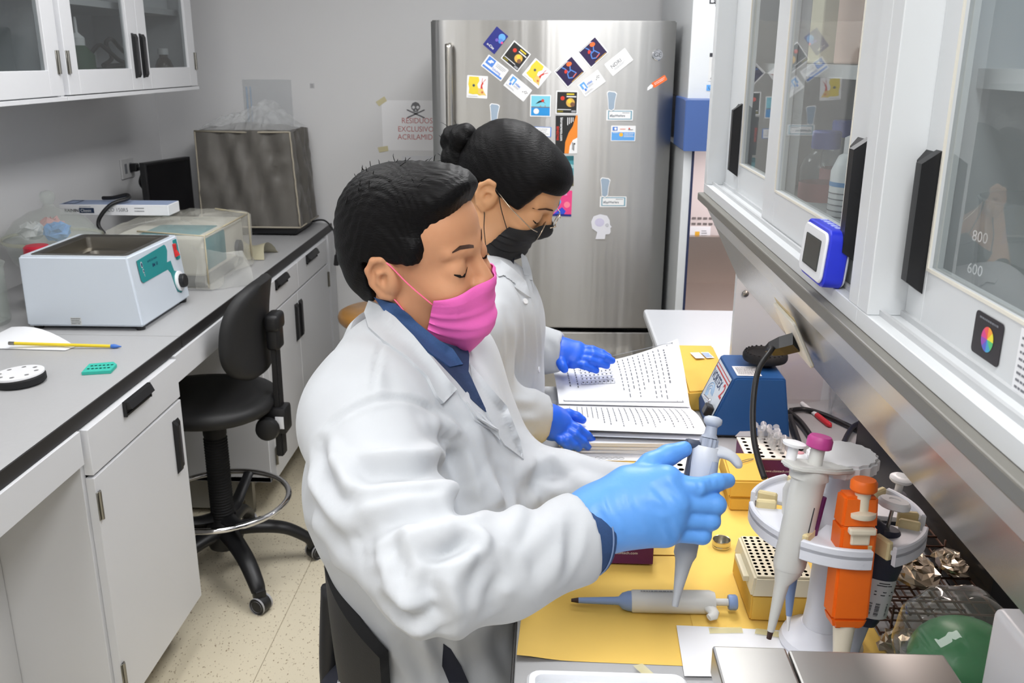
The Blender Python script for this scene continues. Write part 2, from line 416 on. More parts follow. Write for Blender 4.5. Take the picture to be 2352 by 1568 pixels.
# ---- glazed wall cabinets on the left wall
XU = -1.35
def glazed_door(t, y0, y1, z0, z1, g0, g1, gz, hy=None, hinge_y=None, x=XU):
    d = thing_part = None
    f = MB(); f.box((x-.02, y0, z0), (x, g0, z1), .001, 1).box((x-.02, g1, z0), (x, y1, z1), .001, 1)
    f.box((x-.02, g0, z0), (x, g1, gz), .001, 1).box((x-.02, g0, z1-.07), (x, g1, z1), .001, 1)
    d = build(f, 'door', M_cab, t)
    bx('pane', (x-.013, g0, gz), (x-.009, g1, z1-.07), M_pane, d)
    if hy: bar_handle(hy[0], hy[1], 1.552, 1.692, d, x)
    if hinge_y:
        hinge(None, x, hinge_y, 1.573, 1.635, d); hinge(None, x, hinge_y, 2.0, 2.06, d)
def wall_cabinet(label, y0, y1):
    t = thing('wall_cabinet', label, 'cabinet', (-1.55, (y0+y1)/2, 1.5), group='glazed wall cabinets on the left wall')
    c = MB(); xb = XL+.002; th = .018
    c.box((xb, y0, 1.5), (XU, y1, 1.512), .0008, 1).box((xb, y0, 2.19), (XU-.02, y1, 2.21))
    c.box((xb, y0, 1.512), (XU-.021, y0+th, 2.19)).box((xb, y1-th, 1.512), (XU-.021, y1, 2.19)).box((xb, y0+th, 1.512), (xb+.01, y1-th, 2.19))
    build(c, 'carcass', M_cab, t)
    bx('shelf', (xb+.01, y0+th, 1.765), (XU-.05, y1-th, 1.785), M_cab, t)
    return t
ta = wall_cabinet('glazed white wall cabinet at the left picture edge, nearest the camera', 1.6, 2.604)
glazed_door(ta, 2.1, 2.592, 1.515, 2.19, 2.16, 2.522, 1.583, None, 2.577)
glazed_door(ta, 1.612, 2.096, 1.515, 2.19, 1.68, 2.03, 1.583, (2.055, 2.085))
tb = wall_cabinet('glazed white wall cabinet with paired black handles beside the bare wall', 2.608, 3.612)
glazed_door(tb, 2.622, 3.106, 1.515, 2.19, 2.686, 3.035, 1.583, (3.058, 3.098), 2.632)
glazed_door(tb, 3.11, 3.6, 1.515, 2.19, 3.179, 3.53, 1.583, (3.116, 3.156), 3.592)
# contents
M_amber = mat('amber_glass', (70, 58, 46), .15); M_dgreen = mat('dark_green', (40, 78, 52), .5)
t = thing('reagent_bottle', 'small dark bottle with white cap in the glazed wall cabinet', 'bottle', (-1.43, 3.49, 1.513))
build(MB().lathe([(.028, 0), (.032, .004), (.032, .055), (.024, .072), (.015, .08), (.015, .088)], Matrix.Translation((-1.43, 3.495, 1.513)) @ Matrix.Diagonal((1, 1, 1.3, 1)), 24), 'body', M_amber, t, smooth=40)
build(MB().lathe([(.019, 0), (.019, .02), (.017, .022)], Matrix.Translation((-1.43, 3.495, 1.627)), 20), 'cap', M_white, t, smooth=40)
t = thing('wash_bottle', 'dark green squeeze bottle with nozzle behind cabinet glass', 'bottle', (-1.43, 2.86, 1.513))
build(MB().lathe([(.04, 0), (.045, .01), (.045, .11), (.02, .14)], Matrix.Translation((-1.43, 2.86, 1.513)), 24), 'body', M_dgreen, t, smooth=40)
build(MB().lathe([(.022, .138), (.022, .16), (.006, .175), (.004, .22)], Matrix.Translation((-1.43, 2.86, 1.513)), 20), 'nozzle', M_white, t, smooth=40)
pts = spline([(-1.43, 2.94, 1.63), (-1.43, 3.0, 1.655), (-1.43, 3.05, 1.64), (-1.42, 3.1, 1.61), (-1.41, 3.14, 1.595), (-1.41, 3.05, 1.592), (-1.41, 2.97, 1.592), (-1.44, 3.08, 1.605), (-1.45, 3.12, 1.62), (-1.44, 3.07, 1.66), (-1.44, 3.11, 1.675), (-1.44, 3.16, 1.65), (-1.44, 3.19, 1.635)], 8)
build(MB().tube(pts, .007, 8), 'power_cable', M_black, smooth=180, label='coiled black cable lying in the glazed wall cabinet', cat='cable')
bx('instrument_case', (-1.6, 2.925, 1.513), (-1.4, 3.2, 1.584), mat('petrol', (62, 84, 84), .5), bev=.004, label='flat petrol green case under the coiled cable', cat='case')
bx('filing_box', (-1.6, 3.35, 1.786), (-1.43, 3.58, 1.98), M_paper, bev=.003, label='white carton on the upper shelf of the wall cabinet', cat='box')

# ---- things on the left worktop
M_bath = mat('bath_enamel', (205, 213, 222), .32); M_teal = mat('teal_label', (34, 138, 140), .45); M_red = mat('red_switch', (205, 40, 40), .35)
M_basin = steel('basin_steel', (150, 146, 138), .34)
t = thing('water_bath', 'white water bath with steel basin and teal control panel', 'water bath', (-1.26, 2.53, .9))
zb, zt = .912, 1.106
B = [(-1.424, 2.366), (-1.102, 2.372), (-1.102, 2.71), (-1.424, 2.704)]; T = [(-1.424, 2.37), (-1.128, 2.376), (-1.122, 2.706), (-1.424, 2.7)]
shell = MB(); sb = shell.bm
vb = [sb.verts.new((x, y, zb)) for x, y in B]; vt = [sb.verts.new((x, y, zt)) for x, y in T]
ctr = Vector((-1.276, 2.538)); IN = []
for (x, y), sx in zip(T, ((.032, .028), (-.022, .028), (-.022, -.028), (.032, -.028))): IN.append((x+sx[0], y+sx[1]))
vi = [sb.verts.new((x, y, zt)) for x, y in IN]
sb.faces.new(vb[::-1])
for i in range(4):
    j = (i+1) % 4; sb.faces.new((vb[i], vb[j], vt[j], vt[i])); sb.faces.new((vt[i], vt[j], vi[j], vi[i]))
bmesh.ops.bevel(sb, geom=[e for e in sb.edges if not (e.verts[0] in vi and e.verts[1] in vi) and not (e.verts[0] in vi or e.verts[1] in vi)], offset=.005, segments=3, affect='EDGES')
build(shell, 'housing', M_bath, t, smooth=35)
bas = MB(); w0, w1 = IN[0], IN[2]
def ring(ins, z, r=.03): return [(p[0]+(w0[0]+w1[0])/2, p[1]+(w0[1]+w1[1])/2, z) for p in rrect(w1[0]-w0[0]+.012-2*ins, w1[1]-w0[1]+.012-2*ins, r, 5)]
R_ = [ring(-.004, zt-.0005, .012), ring(-.004, zt+.0015, .012), ring(.012, zt+.0015, .012), ring(.018, zt-.003, .012), ring(.02, zt-.035, .014), ring(.03, zt-.038, .022), ring(.034, zt-.04, .026), ring(.05, zt-.15, .03), ring(.075, zt-.16, .03)]
V = [[bas.bm.verts.new(p) for p in r] for r in R_]
for a, b in zip(V, V[1:]):
    n = len(a)
    for i in range(n): bas.bm.faces.new((a[i], a[(i+1) % n], b[(i+1) % n], b[i]))
bas.bm.faces.new(V[-1][::-1])
build(bas, 'basin', M_basin, t, smooth=40)
for x, y in ((-1.405, 2.39), (-1.12, 2.392), (-1.12, 2.69), (-1.405, 2.685)): build(MB().lathe([(.012, 0), (.014, .012)], Matrix.Translation((x, y, .9)), 12), 'rubber_foot', M_black, t)
# control panel on the sloping end
o_ = Vector((-1.102, 2.372, zb)); fr = Fr((-1.1005, 2.372, zb), (0, 1, 0), Vector((-.024, 0, zt-zb)))
hh = math.hypot(.024, zt-zb)
lab = [(.045, .176), (.235, .184), (.243, .178), (.262, .1), (.30, .085), (.31, .06), (.30, .037), (.278, .028), (.255, .038), (.245, .065), (.237, .098), (.222, .112), (.055, .112), (.045, .12)]
build(MB().prism(lab, .0006, fr.M(0, 0, .0005)), 'control_label', M_teal, t)
kn = build(MB().lathe([(.03, 0), (.03, .005), (.027, .007)], fr.M(.28, .064, .001), 28), 'dial_ring', M_white, t, smooth=40)
build(MB().lathe([(.021, .004), (.021, .018), (.018, .021), (0, .021)], fr.M(.28, .064, .001), 12), 'dial_knob', M_black, t, smooth=25)
sw = build(MB().prism(rrect(.026, .06, .004), .003, fr.M(.307, .155, .0005)), 'switch_frame', M_teal, t)
build(MB().prism([(-.02, 0), (.02, 0), (.018, .006), (0, .004), (-.016, .011)], .014, fr.M(.3, .155, .003) @ Matrix.Rotation(math.pi/2, 4, 'Z') @ Matrix.Rotation(math.pi/2, 4, 'X') @ Matrix.Translation((0, 0, -.014))), 'rocker_switch', M_red, t)
text('BAÑO DE MARIA', fr, .105, .158, .0085, mat('navy_ink', (20, 50, 90), .6), t, h=.0014); text('BM 10', fr, .13, .14, .014, MATS['navy_ink'], t, h=.0014, bold=True)
dr = MB()
for a, b, r in ((.067, .16, .009), (.07, .142, .0065), (.072, .13, .0035)):
    dr.poly([fr.p(a+r*.62*math.cos(q), b+r*math.sin(q), .0014) for q in [2*math.pi*i/20 for i in range(20)]])
build(dr, 'drop_emblem', M_white, t)
dr = MB()
for a, b, r in ((.067, .16, .0065), (.07, .142, .0045), (.072, .13, .002)):
    dr.poly([fr.p(a+r*.62*math.cos(q), b+r*math.sin(q), .0018) for q in [2*math.pi*i/20 for i in range(20)]])
build(dr, 'drop_emblem_core', MATS['navy_ink'], t)
frf = Fr((-1.424, 2.366, zb), (1, .018, 0), (0, .012, 1))
st = build(rects(frf, [(.122, .004, .152, .026)], .0008), 'inventory_sticker', mat('sticker_grey', (205, 208, 208), .7), t)
build(textlines(frf, .124, .151, .006, .025, 4, .4, .0012, seed=3), 'sticker_print', M_ink, t)

# desiccator: clear glass jar with knobbed lid
M_glass = clear('jar_glass', (205, 214, 206), .24, .04)
t = thing('desiccator_jar', 'clear glass desiccator jar with knobbed lid beside the water bath', 'jar', (-1.565, 2.86, .9))
Mt = Matrix.Translation((-1.575, 2.83, .9)) @ Matrix.Diagonal((.88, .88, 1, 1))
build(MB().lathe([(.09, 0), (.095, .02), (.085, .06), (.14, .1), (.158, .15), (.165, .155), (.165, .166)], Mt, 40, cap=False), 'bowl', M_glass, t, smooth=50)
build(MB().lathe([(.165, .168), (.165, .178), (.155, .185), (.12, .225), (.07, .252), (.025, .262), (.016, .275), (.024, .29), (.026, .302), (.018, .314), (0, .318)], Mt, 40, cap=False), 'lid', M_glass, t, smooth=50)
build(MB().lathe([(.17, .162), (.172, .168), (.17, .174), (.16, .168)], Mt, 40, cap=False), 'rim', clear('rim_glass', (205, 205, 180), .5, .1), t, smooth=60)
for i, (dx, dy, c, nm) in enumerate(((-.05, -.05, (230, 232, 232), 'white crumpled wrapper inside the glass desiccator jar'), (.055, -.06, (110, 160, 215), 'light blue wrapper inside the glass desiccator jar'), (-.02, .05, (225, 170, 170), 'pale pink wrapper inside the glass desiccator jar'))):
    mb = MB().sphere((-1.575+dx*.85, 2.83+dy*.85, 1.098), (.04, .036, .026), seg=12, rings=8)
    for v in mb.bm.verts: v.co += Vector((random.uniform(-.008, .008), random.uniform(-.008, .008), random.uniform(-.008, .008)))
    build(mb, 'wrapper', mat('wrap%d' % i, c, .4), label=nm, cat='wrapper', group='wrappers in the desiccator')
t = thing('chemical_bottle', 'round plastic bottle with red cap left of the water bath', 'bottle', (-1.53, 2.55, .9))
Mt = Matrix.Translation((-1.5, 2.6, .9))
build(MB().lathe([(.045, 0), (.05, .005), (.05, .125), (.04, .145), (.026, .152)], Mt, 32), 'body', mat('bottle_beige', (196, 190, 172), .4), t, smooth=40)
build(MB().lathe([(.0505, .045), (.0505, .12)], Mt, 32, cap=False), 'paper_label', M_paper, t, smooth=180)
build(MB().lathe([(.0512, .065), (.0512, .071)], Mt, 32, cap=False), 'label_stripe', M_ink, t, smooth=180)
build(MB().lathe([(.0512, .088), (.0512, .097)], Mt, 32, cap=False), 'label_stripe', M_ink, t, smooth=180)
build(MB().lathe([(.036, .15), (.038, .155), (.036, .185), (.03, .19), (0, .19)], Mt, 24), 'cap', mat('cap_red', (186, 34, 56), .4), t, smooth=40)
# a second clear jar cut by the picture edge
t = thing('glass_beaker', 'clear glass jar cut off by the left picture edge', 'jar', (-1.62, 2.45, .9))
build(MB().lathe([(.07, 0), (.075, .01), (.075, .16), (.08, .17), (.077, .17), (.072, .16), (.072, .012), (0, .012)], Matrix.Translation((-1.585, 2.42, .9)), 32, cap=False), 'vessel', M_glass, t, smooth=50)

# instrument under a clear plastic dust cover
M_instr = mat('instrument_grey', (205, 204, 194), .5); M_itea = mat('instrument_teal', (46, 128, 138), .5); M_idk = mat('instrument_slate', (70, 76, 84), .5)
M_film = clear('plastic_film', (214, 212, 202), .30, .12)
t = thing('shrouded_instrument', 'grey and teal instrument under a clear plastic dust cover', 'instrument', (-1.35, 3.03, .9))
x0, x1, y0, y1, zt2 = -1.4, -1.105, 2.86, 3.26, 1.07
build(MB().box((x0, y0, .94), (x1, y1, zt2), .012, 3), 'housing', M_instr, t, smooth=35)
build(MB().box((x0+.005, y0+.005, .902), (x1-.004, y1-.005, .945), .008, 2), 'lower_case', M_idk, t, smooth=35)
build(MB().box((x1-.01, y0+.02, .955), (x1+.004, y0+.2, 1.06), .006, 2), 'front_panel', M_itea, t, smooth=35)
build(MB().box((x0+.08, y0+.02, zt2-.004), (x1-.02, y0+.2, zt2+.003), .003, 2), 'top_panel', M_itea, t, smooth=35)
build(MB().lathe([(.03, 0), (.03, .012), (.02, .014), (0, .014)], Matrix.Translation((x1+.0, y0+.32, .97)) @ Matrix.Rotation(math.pi/2, 4, 'Y'), 24), 'dial', M_idk, t, smooth=40)
cv = MB(); Rn = random.Random(5)
def covpt(u, v):   # u around, v down
    return None
N = 44; rows = []
per = [(x0-.012, y0-.02), (x1+.02, y0-.03), (x1+.022, y1+.01), (x0-.012, y1+.01)]
def perim(s, grow):
    s = (s % 1)*4; i = int(s) % 4; f = s-int(s); a, b = per[i], per[(i+1) % 4]; cxm, cym = (x0+x1)/2, (y0+y1)/2
    x = a[0]+(b[0]-a[0])*f; y = a[1]+(b[1]-a[1])*f
    return cxm+(x-cxm)*grow, cym+(y-cym)*grow
for k, (z, g) in enumerate(((zt2+.03, .35), (zt2+.028, .8), (zt2+.022, .97), (zt2+.006, 1.0), (1.0, 1.005), (.96, 1.01), (.93, 1.02), (.906, 1.035))):
    row = []
    for i in range(N):
        x, y = perim(i/N, g); w = (.004 if k < 3 else .003+.004*(k-2))
        n = math.sin(i*1.7+k*.8)*.5+math.sin(i*.63+k*1.9)*.5
        x += n*w*(.6 if 0 else 1); y += n*w*.6
        zz = z+Rn.uniform(-.006, .006)*(1 if k < 3 else .3)
        row.append((x, y, max(zz, .9015)))
    row.append(row[0]); rows.append(row)
cv.grid(rows); cv.poly([Vector(p)+Vector((0, 0, 0)) for p in rows[0][:-1]])
build(cv, 'dust_cover', M_film, t, smooth=30)
# corner seam welts and the loose plastic tail at the near corner
build(MB().tube([(x1+.02, y1+.01, .91), (x1+.02, y1+.008, 1.08), (x1-.1, y1+.008, 1.095)], .004, 6).tube([(x1+.018, y0-.028, .91), (x1+.018, y0-.026, 1.078), (x1-.2, y0-.02, 1.09)], .003, 6).tube([(x1+.018, y0-.026, 1.078), (x1+.02, y1+.008, 1.08)], .003, 6), 'cover_seam', mat('seam_beige', (190, 180, 152), .5), t, smooth=180)
rows = []
for i in range(9):
    f = i/8; a = Vector((x1-.02+f*.16, y0-.03-f*.03+.1*f, 0))
    rows.append([(a.x+math.sin(f*9+z*40)*.006, a.y+math.cos(f*7+z*50)*.008, z) for z in ((.9025, .93, .96, .99, 1.02, 1.05-f*.06) if f < .9 else (.9025, .915, .93, .945, .96, .97))])
build(MB().grid(rows), 'loose_tail', clear('film_tail', (216, 216, 210), .26, .08, 1.0), t, smooth=40)
# beige plastic sleeve lying behind
rows = []
for i in range(14):
    f = i/13; x = -1.22+.17*f
    rows.append([(x+.01*math.sin(5*g+f*3), 3.3+.16*g, .9015+(.085*math.sin(math.pi*min(1, g*1.15))**.7 if 0 < g < 1 else 0)*(1-.35*f)*(.8+.2*math.sin(7*f))+.001) for g in [k/9 for k in range(10)]])
build(MB().grid(rows), 'plastic_sleeve', mat('beige_film', (184, 178, 152), .3, alpha=.92), smooth=60, label='limp beige plastic sleeve lying behind the shrouded instrument', cat='plastic bag', mods=None)

# long white carton on top of the cover
t = thing('pipette_carton', 'long white carton with dark blue print lying on the dust cover', 'box', (-1.42, 3.02, 1.102))
Rz = Matrix.Rotation(math.radians(1.5), 4, 'Z')
Mb = Matrix.Translation((-1.462, 3.075, 1.108)) @ Rz
build(MB().box((-.185, -.05, 0), (.185, .05, .036), .0015, 1, Mb), 'carton', M_paper, t)
build(MB().box((-.183, -.048, .0362), (.183, .048, .0368), 0, 1, Mb), 'lid_print', mat('pale_blue', (150, 165, 195), .5), t)
frc = Fr(Mb @ Vector((-.185, -.0502, 0)), Rz @ Vector((1, 0, 0)), (0, 0, 1))
M_navy = mat('navy_print', (28, 48, 78), .6)
text('RAININ', frc, .018, .011, .0145, M_ink, t, bold=True)
build(rects(frc, [(.068, .008, .118, .025)], .0006), 'name_block', M_navy, t); text('Classic', frc, .072, .012, .0135, M_paper, t, h=.001)
text('SCO 150R5', frc, .155, .013, .018, M_inkg, t, xs=.9)
build(textlines(frc, .255, .29, .01, .03, 2, .3, .0006, seed=4), 'fine_print', M_inkg, t)
build(textlines(frc, .07, .115, .027, .031, 1, .4, .0006, seed=5), 'fine_print', M_inkg, t)
frt = Fr(Mb @ Vector((-.185, -.05, .0372)), Rz @ Vector((1, 0, 0)), Rz @ Vector((0, 1, 0)))
build(rects(frt, [(.01, .01, .05, .016), (.01, .08, .05, .086), (.01, .01, .014, .086), (.046, .01, .05, .086)], .0003), 'lid_frame', M_navy, t)
build(MB().tube(spline([(-1.53, 3.1, 1.155), (-1.49, 3.09, 1.158), (-1.44, 3.09, 1.168), (-1.425, 3.06, 1.16), (-1.46, 3.015, 1.148), (-1.49, 2.995, 1.115), (-1.5, 2.985, 1.08), (-1.47, 2.975, 1.03), (-1.47, 2.97, .908)], 8), .0065, 8), 'power_lead', M_black, smooth=180, label='thick black lead looped over the long white carton', cat='cable')

# grey fabric dust cover over a machine with black base
M_grey = mat('dust_cover_grey', (104, 101, 96), .32, var=.14, vscale=14, bump=.1, bscale=400, alpha=.97)
t = thing('covered_machine', 'tall machine under a grey fabric dust cover with piped seams', 'machine', (-1.26, 3.94, .9))
gx0, gx1, gy0, gy1, gz0, gz1 = -1.455, -1.06, 3.79, 4.08, .938, 1.33
GN = 30; rows = []
for k in range(15):
    f = k/14; z = gz1+(gz0-gz1)*f; row = []
    for side in range(4):
        for i in range(GN):
            u = i/GN
            if side == 0: x, y, nx, ny = gx0+(gx1-gx0)*u, gy0, 0, -1
            elif side == 1: x, y, nx, ny = gx1, gy0+(gy1-gy0)*u, 1, 0
            elif side == 2: x, y, nx, ny = gx1-(gx1-gx0)*u, gy1, 0, 1
            else: x, y, nx, ny = gx0, gy1-(gy1-gy0)*u, -1, 0
            edge = math.sin(math.pi*u)
            w = .008*math.sin(u*14+f*2.2)*edge+.008*math.sin(u*23-f*7)*edge+.004*math.sin(u*41+f*13)*edge
            w += .016*math.exp(-((u-.86)/.1)**2)*math.sin(f*30+u*12)*math.exp(-((f-.3)/.25)**2)*(1 if side == 0 else .4)
            w += .008*math.exp(-((u-.1)/.1)**2)*math.sin(f*20+1)*math.exp(-((f-.6)/.3)**2)
            fl = .022*f if side in (0, 1) else 0.004
            row.append((x+nx*(w+fl)+(.012*f if side == 0 else 0)*(u-.5), y+ny*(w+fl*.4), z-.006*math.sin(side+u*6)*(1-f)))
    row.append(row[0]); rows.append(row)
cvr = MB().grid(rows)
top = []
for i in range(13):
    r = []
    for j in range(9):
        u, v = i/12, j/8; r.append((gx0+(gx1-gx0)*u, gy0+(gy1-gy0)*v, gz1-.004+.028*(math.sin(math.pi*u)*math.sin(math.pi*v))**.8+.004*math.sin(u*11+v*7)))
    top.append(r)
cvr.grid(top)
build(cvr, 'fabric_cover', M_grey, t, smooth=60)
M_pip = mat('piping_beige', (168, 160, 144), .5)
pp = MB()
def off(z): return .022*(gz1-z)/(gz1-gz0)
zs = [gz0+(gz1-gz0)*i/16 for i in range(17)]
pp.tube([(gx1+off(z)+.001*math.sin(z*90), gy0-off(z)*.4-.001, z) for z in zs], .004, 6)
pp.tube([(gx0+.002, gy0-off(z)*.4-.001, z) for z in zs], .0035, 6)
pp.tube([(gx0, gy0-.001, gz1), (gx0+.2, gy0-.003, gz1-.004), (gx1, gy0-.001, gz1-.002)], .004, 6)
pp.tube([(gx0+.002, gy0-.012, gz0), (gx1+.022, gy0-.012, gz0), (gx1+.024, gy1, gz0)], .004, 6)
build(pp, 'seam_piping', M_pip, t, smooth=180)
build(MB().box((gx0+.14, gy0+.0, .906), (gx1+.005, gy1-.02, .95), .01, 2), 'machine_base', M_black, t, smooth=35)
for fx_ in (gx1-.02, gx0+.16): build(MB().lathe([(.014, 0), (.016, .008)], Matrix.Translation((fx_, gy0+.025, .9)), 12), 'base_foot', M_blackm, t)
# crumpled clear bag on top
mb = MB(); Rn = random.Random(11); rows = []
for i in range(30):
    r = []
    for j in range(16):
        u, v = i/29, j/15
        e = (math.sin(math.pi*u)*math.sin(math.pi*v))
        hgt = .075*max(0, e)**.6*(.35+.85*math.exp(-((u-.72)/.2)**2))+.004
        r.append((gx0-.0+(gx1-gx0+.0)*u+Rn.uniform(-.006, .006), gy0+.012+(gy1-gy0-.02)*v+Rn.uniform(-.006, .006), gz1+.024*(math.sin(math.pi*u)*math.sin(math.pi*v))**.8+hgt+Rn.uniform(0, .02)*min(1, e*2)))
    rows.append(r)
mb.grid(rows)
build(mb, 'clear_bag', clear('clear_bag_film', (232, 234, 235), .3, .08, 1.0), label='crumpled clear plastic bag resting on the grey dust cover', cat='plastic bag')

# flat black screen on the worktop
t = thing('monitor', 'black flat screen standing in the corner by the wall socket', 'monitor', (-1.52, 3.62, .9))
A_ = Vector((-1.547, 3.5, 0)); B_ = Vector((-1.468, 3.755, 0)); dx = (B_-A_).normalized()
frm = Fr(A_+Vector((0, 0, .98)), dx, (0, 0, 1)); L_ = (B_-A_).length
build(MB().prism([(0, 0), (L_, 0), (L_, .25), (0, .25)], .03, frm.M(0, 0, -.03), .003), 'case', M_black, t)
build(MB().prism([(.01, .012), (L_-.01, .012), (L_-.01, .24), (.01, .24)], .001, frm.M(0, 0, .0003)), 'screen', mat('screen_black', (14, 14, 18), .2), t)
build(MB().prism([(L_/2-.03, -.08), (L_/2+.03, -.08), (L_/2+.03, .05), (L_/2-.03, .05)], .02, frm.M(0, 0, -.045)).box((-1.58, 3.55, .9), (-1.45, 3.7, .908)), 'stand', M_black, t)
# wall socket with plug
t = thing('wall_socket', 'white wall socket on the left wall above the worktop', 'socket', (XL, 3.76, 1.14))
build(MB().box((XL, 3.7, 1.14), (XL+.008, 3.815, 1.22), .003, 2), 'plate', mat('socket_plate', (205, 205, 205), .4), t)
for oy_ in (3.725, 3.77): bx('outlet', (XL+.008, oy_, 1.16), (XL+.009, oy_+.02, 1.2), M_inkg, t)
t = thing('power_plug', 'black plug and cord in the left wall socket', 'plug', (XL+.01, 3.78, 1.17))
build(MB().box((XL+.009, 3.763, 1.165), (XL+.04, 3.795, 1.198), .006, 2), 'plug_body', M_black, t)
build(MB().tube(spline([(XL+.04, 3.78, 1.18), (XL+.08, 3.72, 1.17), (XL+.085, 3.68, 1.13), (XL+.1, 3.7, 1.08), (XL+.13, 3.66, 1.0), (XL+.15, 3.6, .906)], 8), .0055, 8), 'cord', M_black, t, smooth=180)
# hanging cord at the end of the worktop
t = thing('hanging_cord', 'black cord with plug hanging over the worktop end', 'cable', (-.96, 4.0, .75))
build(MB().tube(spline([(-1.07, 4.04, .915), (-1.02, 4.05, .925), (-.985, 4.04, .915), (-.95, 4.02, .87), (-.94, 4.0, .82), (-.94, 3.98, .78)], 8), .004, 8), 'cord', M_black, t, smooth=180)
build(MB().hull8([(-.952, 3.965, .735), (-.928, 3.965, .735), (-.928, 3.985, .735), (-.952, 3.985, .735), (-.946, 3.97, .785), (-.934, 3.97, .785), (-.934, 3.982, .785), (-.946, 3.982, .785)], .003), 'plug_body', M_black, t)

# paper, thermometer, foam floats
def flat_on(pts, z, th, name, m, **k):
    mb = MB(); P = [onz(x, y, z) for x, y in pts]
    mb.prism([(p.x, p.y) for p in P], th, Matrix.Translation((0, 0, z)))
    return build(mb, name, m, **k)
rows = []
Pq = [onz(28, 762, .9), onz(175, 797, .9), onz(150, 806, .9), onz(-70, 800, .9)]
for i in range(9):
    r = []
    for j in range(7):
        u, v = i/8, j/6; p = (Pq[0]*(1-u)+Pq[1]*u)*(1-v)+(Pq[3]*(1-u)+Pq[2]*u)*v
        r.append((p.x, p.y, .902+.02*math.sin(math.pi*u)*(1-v)+.012*(1-v)*(1-u)))
    rows.append(r)
build(MB().grid(rows), 'paper_sheet', M_paper, smooth=180, label='creased white paper under the yellow thermometer', cat='paper')
t = thing('thermometer', 'yellow thermometer with blue cap on a white paper', 'thermometer', tuple(onz(150, 793, .9)))
a, b = onz(20, 788, .916), onz(262, 795, .906); dd = (b-a)
build(MB().tube([a+dd*.05, a+dd*.99], .0042, 10), 'stem', mat('thermo_yellow', (226, 200, 50), .35), t, smooth=60)
build(MB().tube([a, a+dd*.055], .0046, 10), 'metal_end', M_hinge, t, smooth=60)
build(MB().tube([a+dd*.97, a+dd*1.0, a+dd*1.02, a+dd*1.07], [.005, .006, .005, .001], 10), 'blue_cap', mat('thermo_blue', (60, 110, 190), .4), t, smooth=60)
t = thing('round_float', 'round white tube float on a black foam disc', 'tube rack', tuple(onz(45, 875, .9)))
c = onz(46, 874, .905); Rm = Matrix.Translation((c.x, c.y, .9)) @ Matrix.Rotation(math.radians(-4), 4, 'Y')
build(MB().lathe([(.054, 0), (.057, .003), (.057, .016), (.055, .018)], Rm, 40), 'foam_disc', M_blackm, t, smooth=40)
build(MB().lathe([(.054, .0185), (.0555, .02), (.0555, .0245), (.0545, .0255), (0, .0255)], Rm, 40), 'top_plate', M_white, t, smooth=40)
hb = MB()
for i in range(8):
    q = 2*math.pi*i/8+.2; hb.lathe([(.0052, .0258), (0, .0258)], Rm @ Matrix.Translation((.04*math.cos(q), .04*math.sin(q), 0)), 12)
build(hb, 'hole_marks', mat('hole_grey', (150, 150, 152), .6), t)
t = thing('foam_float', 'turquoise foam tube float with rows of holes', 'tube rack', tuple(onz(230, 852, .9)))
P = [onz(188, 862, .9), onz(255, 858, .9), onz(269, 843, .9), onz(262, 838, .9), onz(205, 843, .9)]
build(MB().prism([(p.x, p.y) for p in P], .009, Matrix.Translation((0, 0, .9)), .001), 'foam', mat('turquoise_foam', (52, 176, 158), .7), t)
hb = MB(); e1 = (P[1]-P[0]); e2 = (P[4]-P[0])
for i in range(6):
    for j in range(2):
        p = P[0]+e1*(.16+.14*i)+e2*(.32+.36*j)+e1*.03*j; hb.lathe([(.0034, .0093), (0, .0093)], Matrix.Translation((p.x, p.y, .9)), 10)
build(hb, 'hole_marks', mat('turquoise_dark', (20, 90, 84), .7), t)

# ------------------------------------------------------------------ black drafting chair
HX, HY = -1.036, 2.632
t = thing('drafting_chair', 'black swivel drafting chair with chrome foot ring in the knee space', 'chair', (HX, HY, 0))
M_chair = mat('chair_polyurethane', (30, 30, 31), .55, bump=.15, bscale=500)
a0 = math.atan2(2.414-HY, -.86-HX)
for k in range(5):
    q = a0+k*2*math.pi/5; d = Vector((math.cos(q), math.sin(q), 0)); c = Vector((HX, HY, 0))
    pts = [c+d*.03+Vector((0, 0, .155)), c+d*.1+Vector((0, 0, .15)), c+d*.19+Vector((0, 0, .128)), c+d*.255+Vector((0, 0, .085)), c+d*.272+Vector((0, 0, .062))]
    leg = build(MB().tube(spline(pts, 5), [.034-.012*i/20 for i in range(21)], 10, flat=.7), 'leg', M_black, t, smooth=60)
    w = c+d*.285+Vector((0, 0, .027)); side = Vector((-d.y, d.x, 0)); side = Matrix.Rotation(.5, 3, 'Z') @ side
    Mw = Matrix.Translation(w) @ side.to_track_quat('Z', 'Y').to_matrix().to_4x4()
    build(MB().lathe([(.012, -.022), (.026, -.02), (.027, -.012), (.027, .012), (.026, .02), (.012, .022)], Mw, 24), 'caster', M_black, leg, smooth=40)
    for sg_ in (-1, 1): build(MB().lathe([(.0272, sg_*.0225), (.0272, sg_*.016), (.019, sg_*.0165), (.019, sg_*.0228)], Mw, 24, cap=False), 'caster_rim', mat('caster_grey', (165, 165, 168), .4), leg, smooth=40)
    build(MB().box((-.016, -.018, .0), (.02, .018, .036), .008, 2, Matrix.Translation(w+Vector((0, 0, .012))-d*.01) @ Matrix.Rotation(q, 4, 'Z')), 'caster_fork', M_black, leg, smooth=40)
build(MB().lathe([(.05, .1), (.06, .13), (.055, .165), (.042, .185), (.036, .2)], Matrix.Translation((HX, HY, 0)), 28), 'hub', M_black, t, smooth=40)
prof = [(.026, .18)]
for i in range(30):
    z = .2+i*.0095; prof += [(.037, z), (.033, z+.0047)]
prof += [(.036, .49), (.036, .52), (.03, .53), (.02, .53), (.02, .57)]
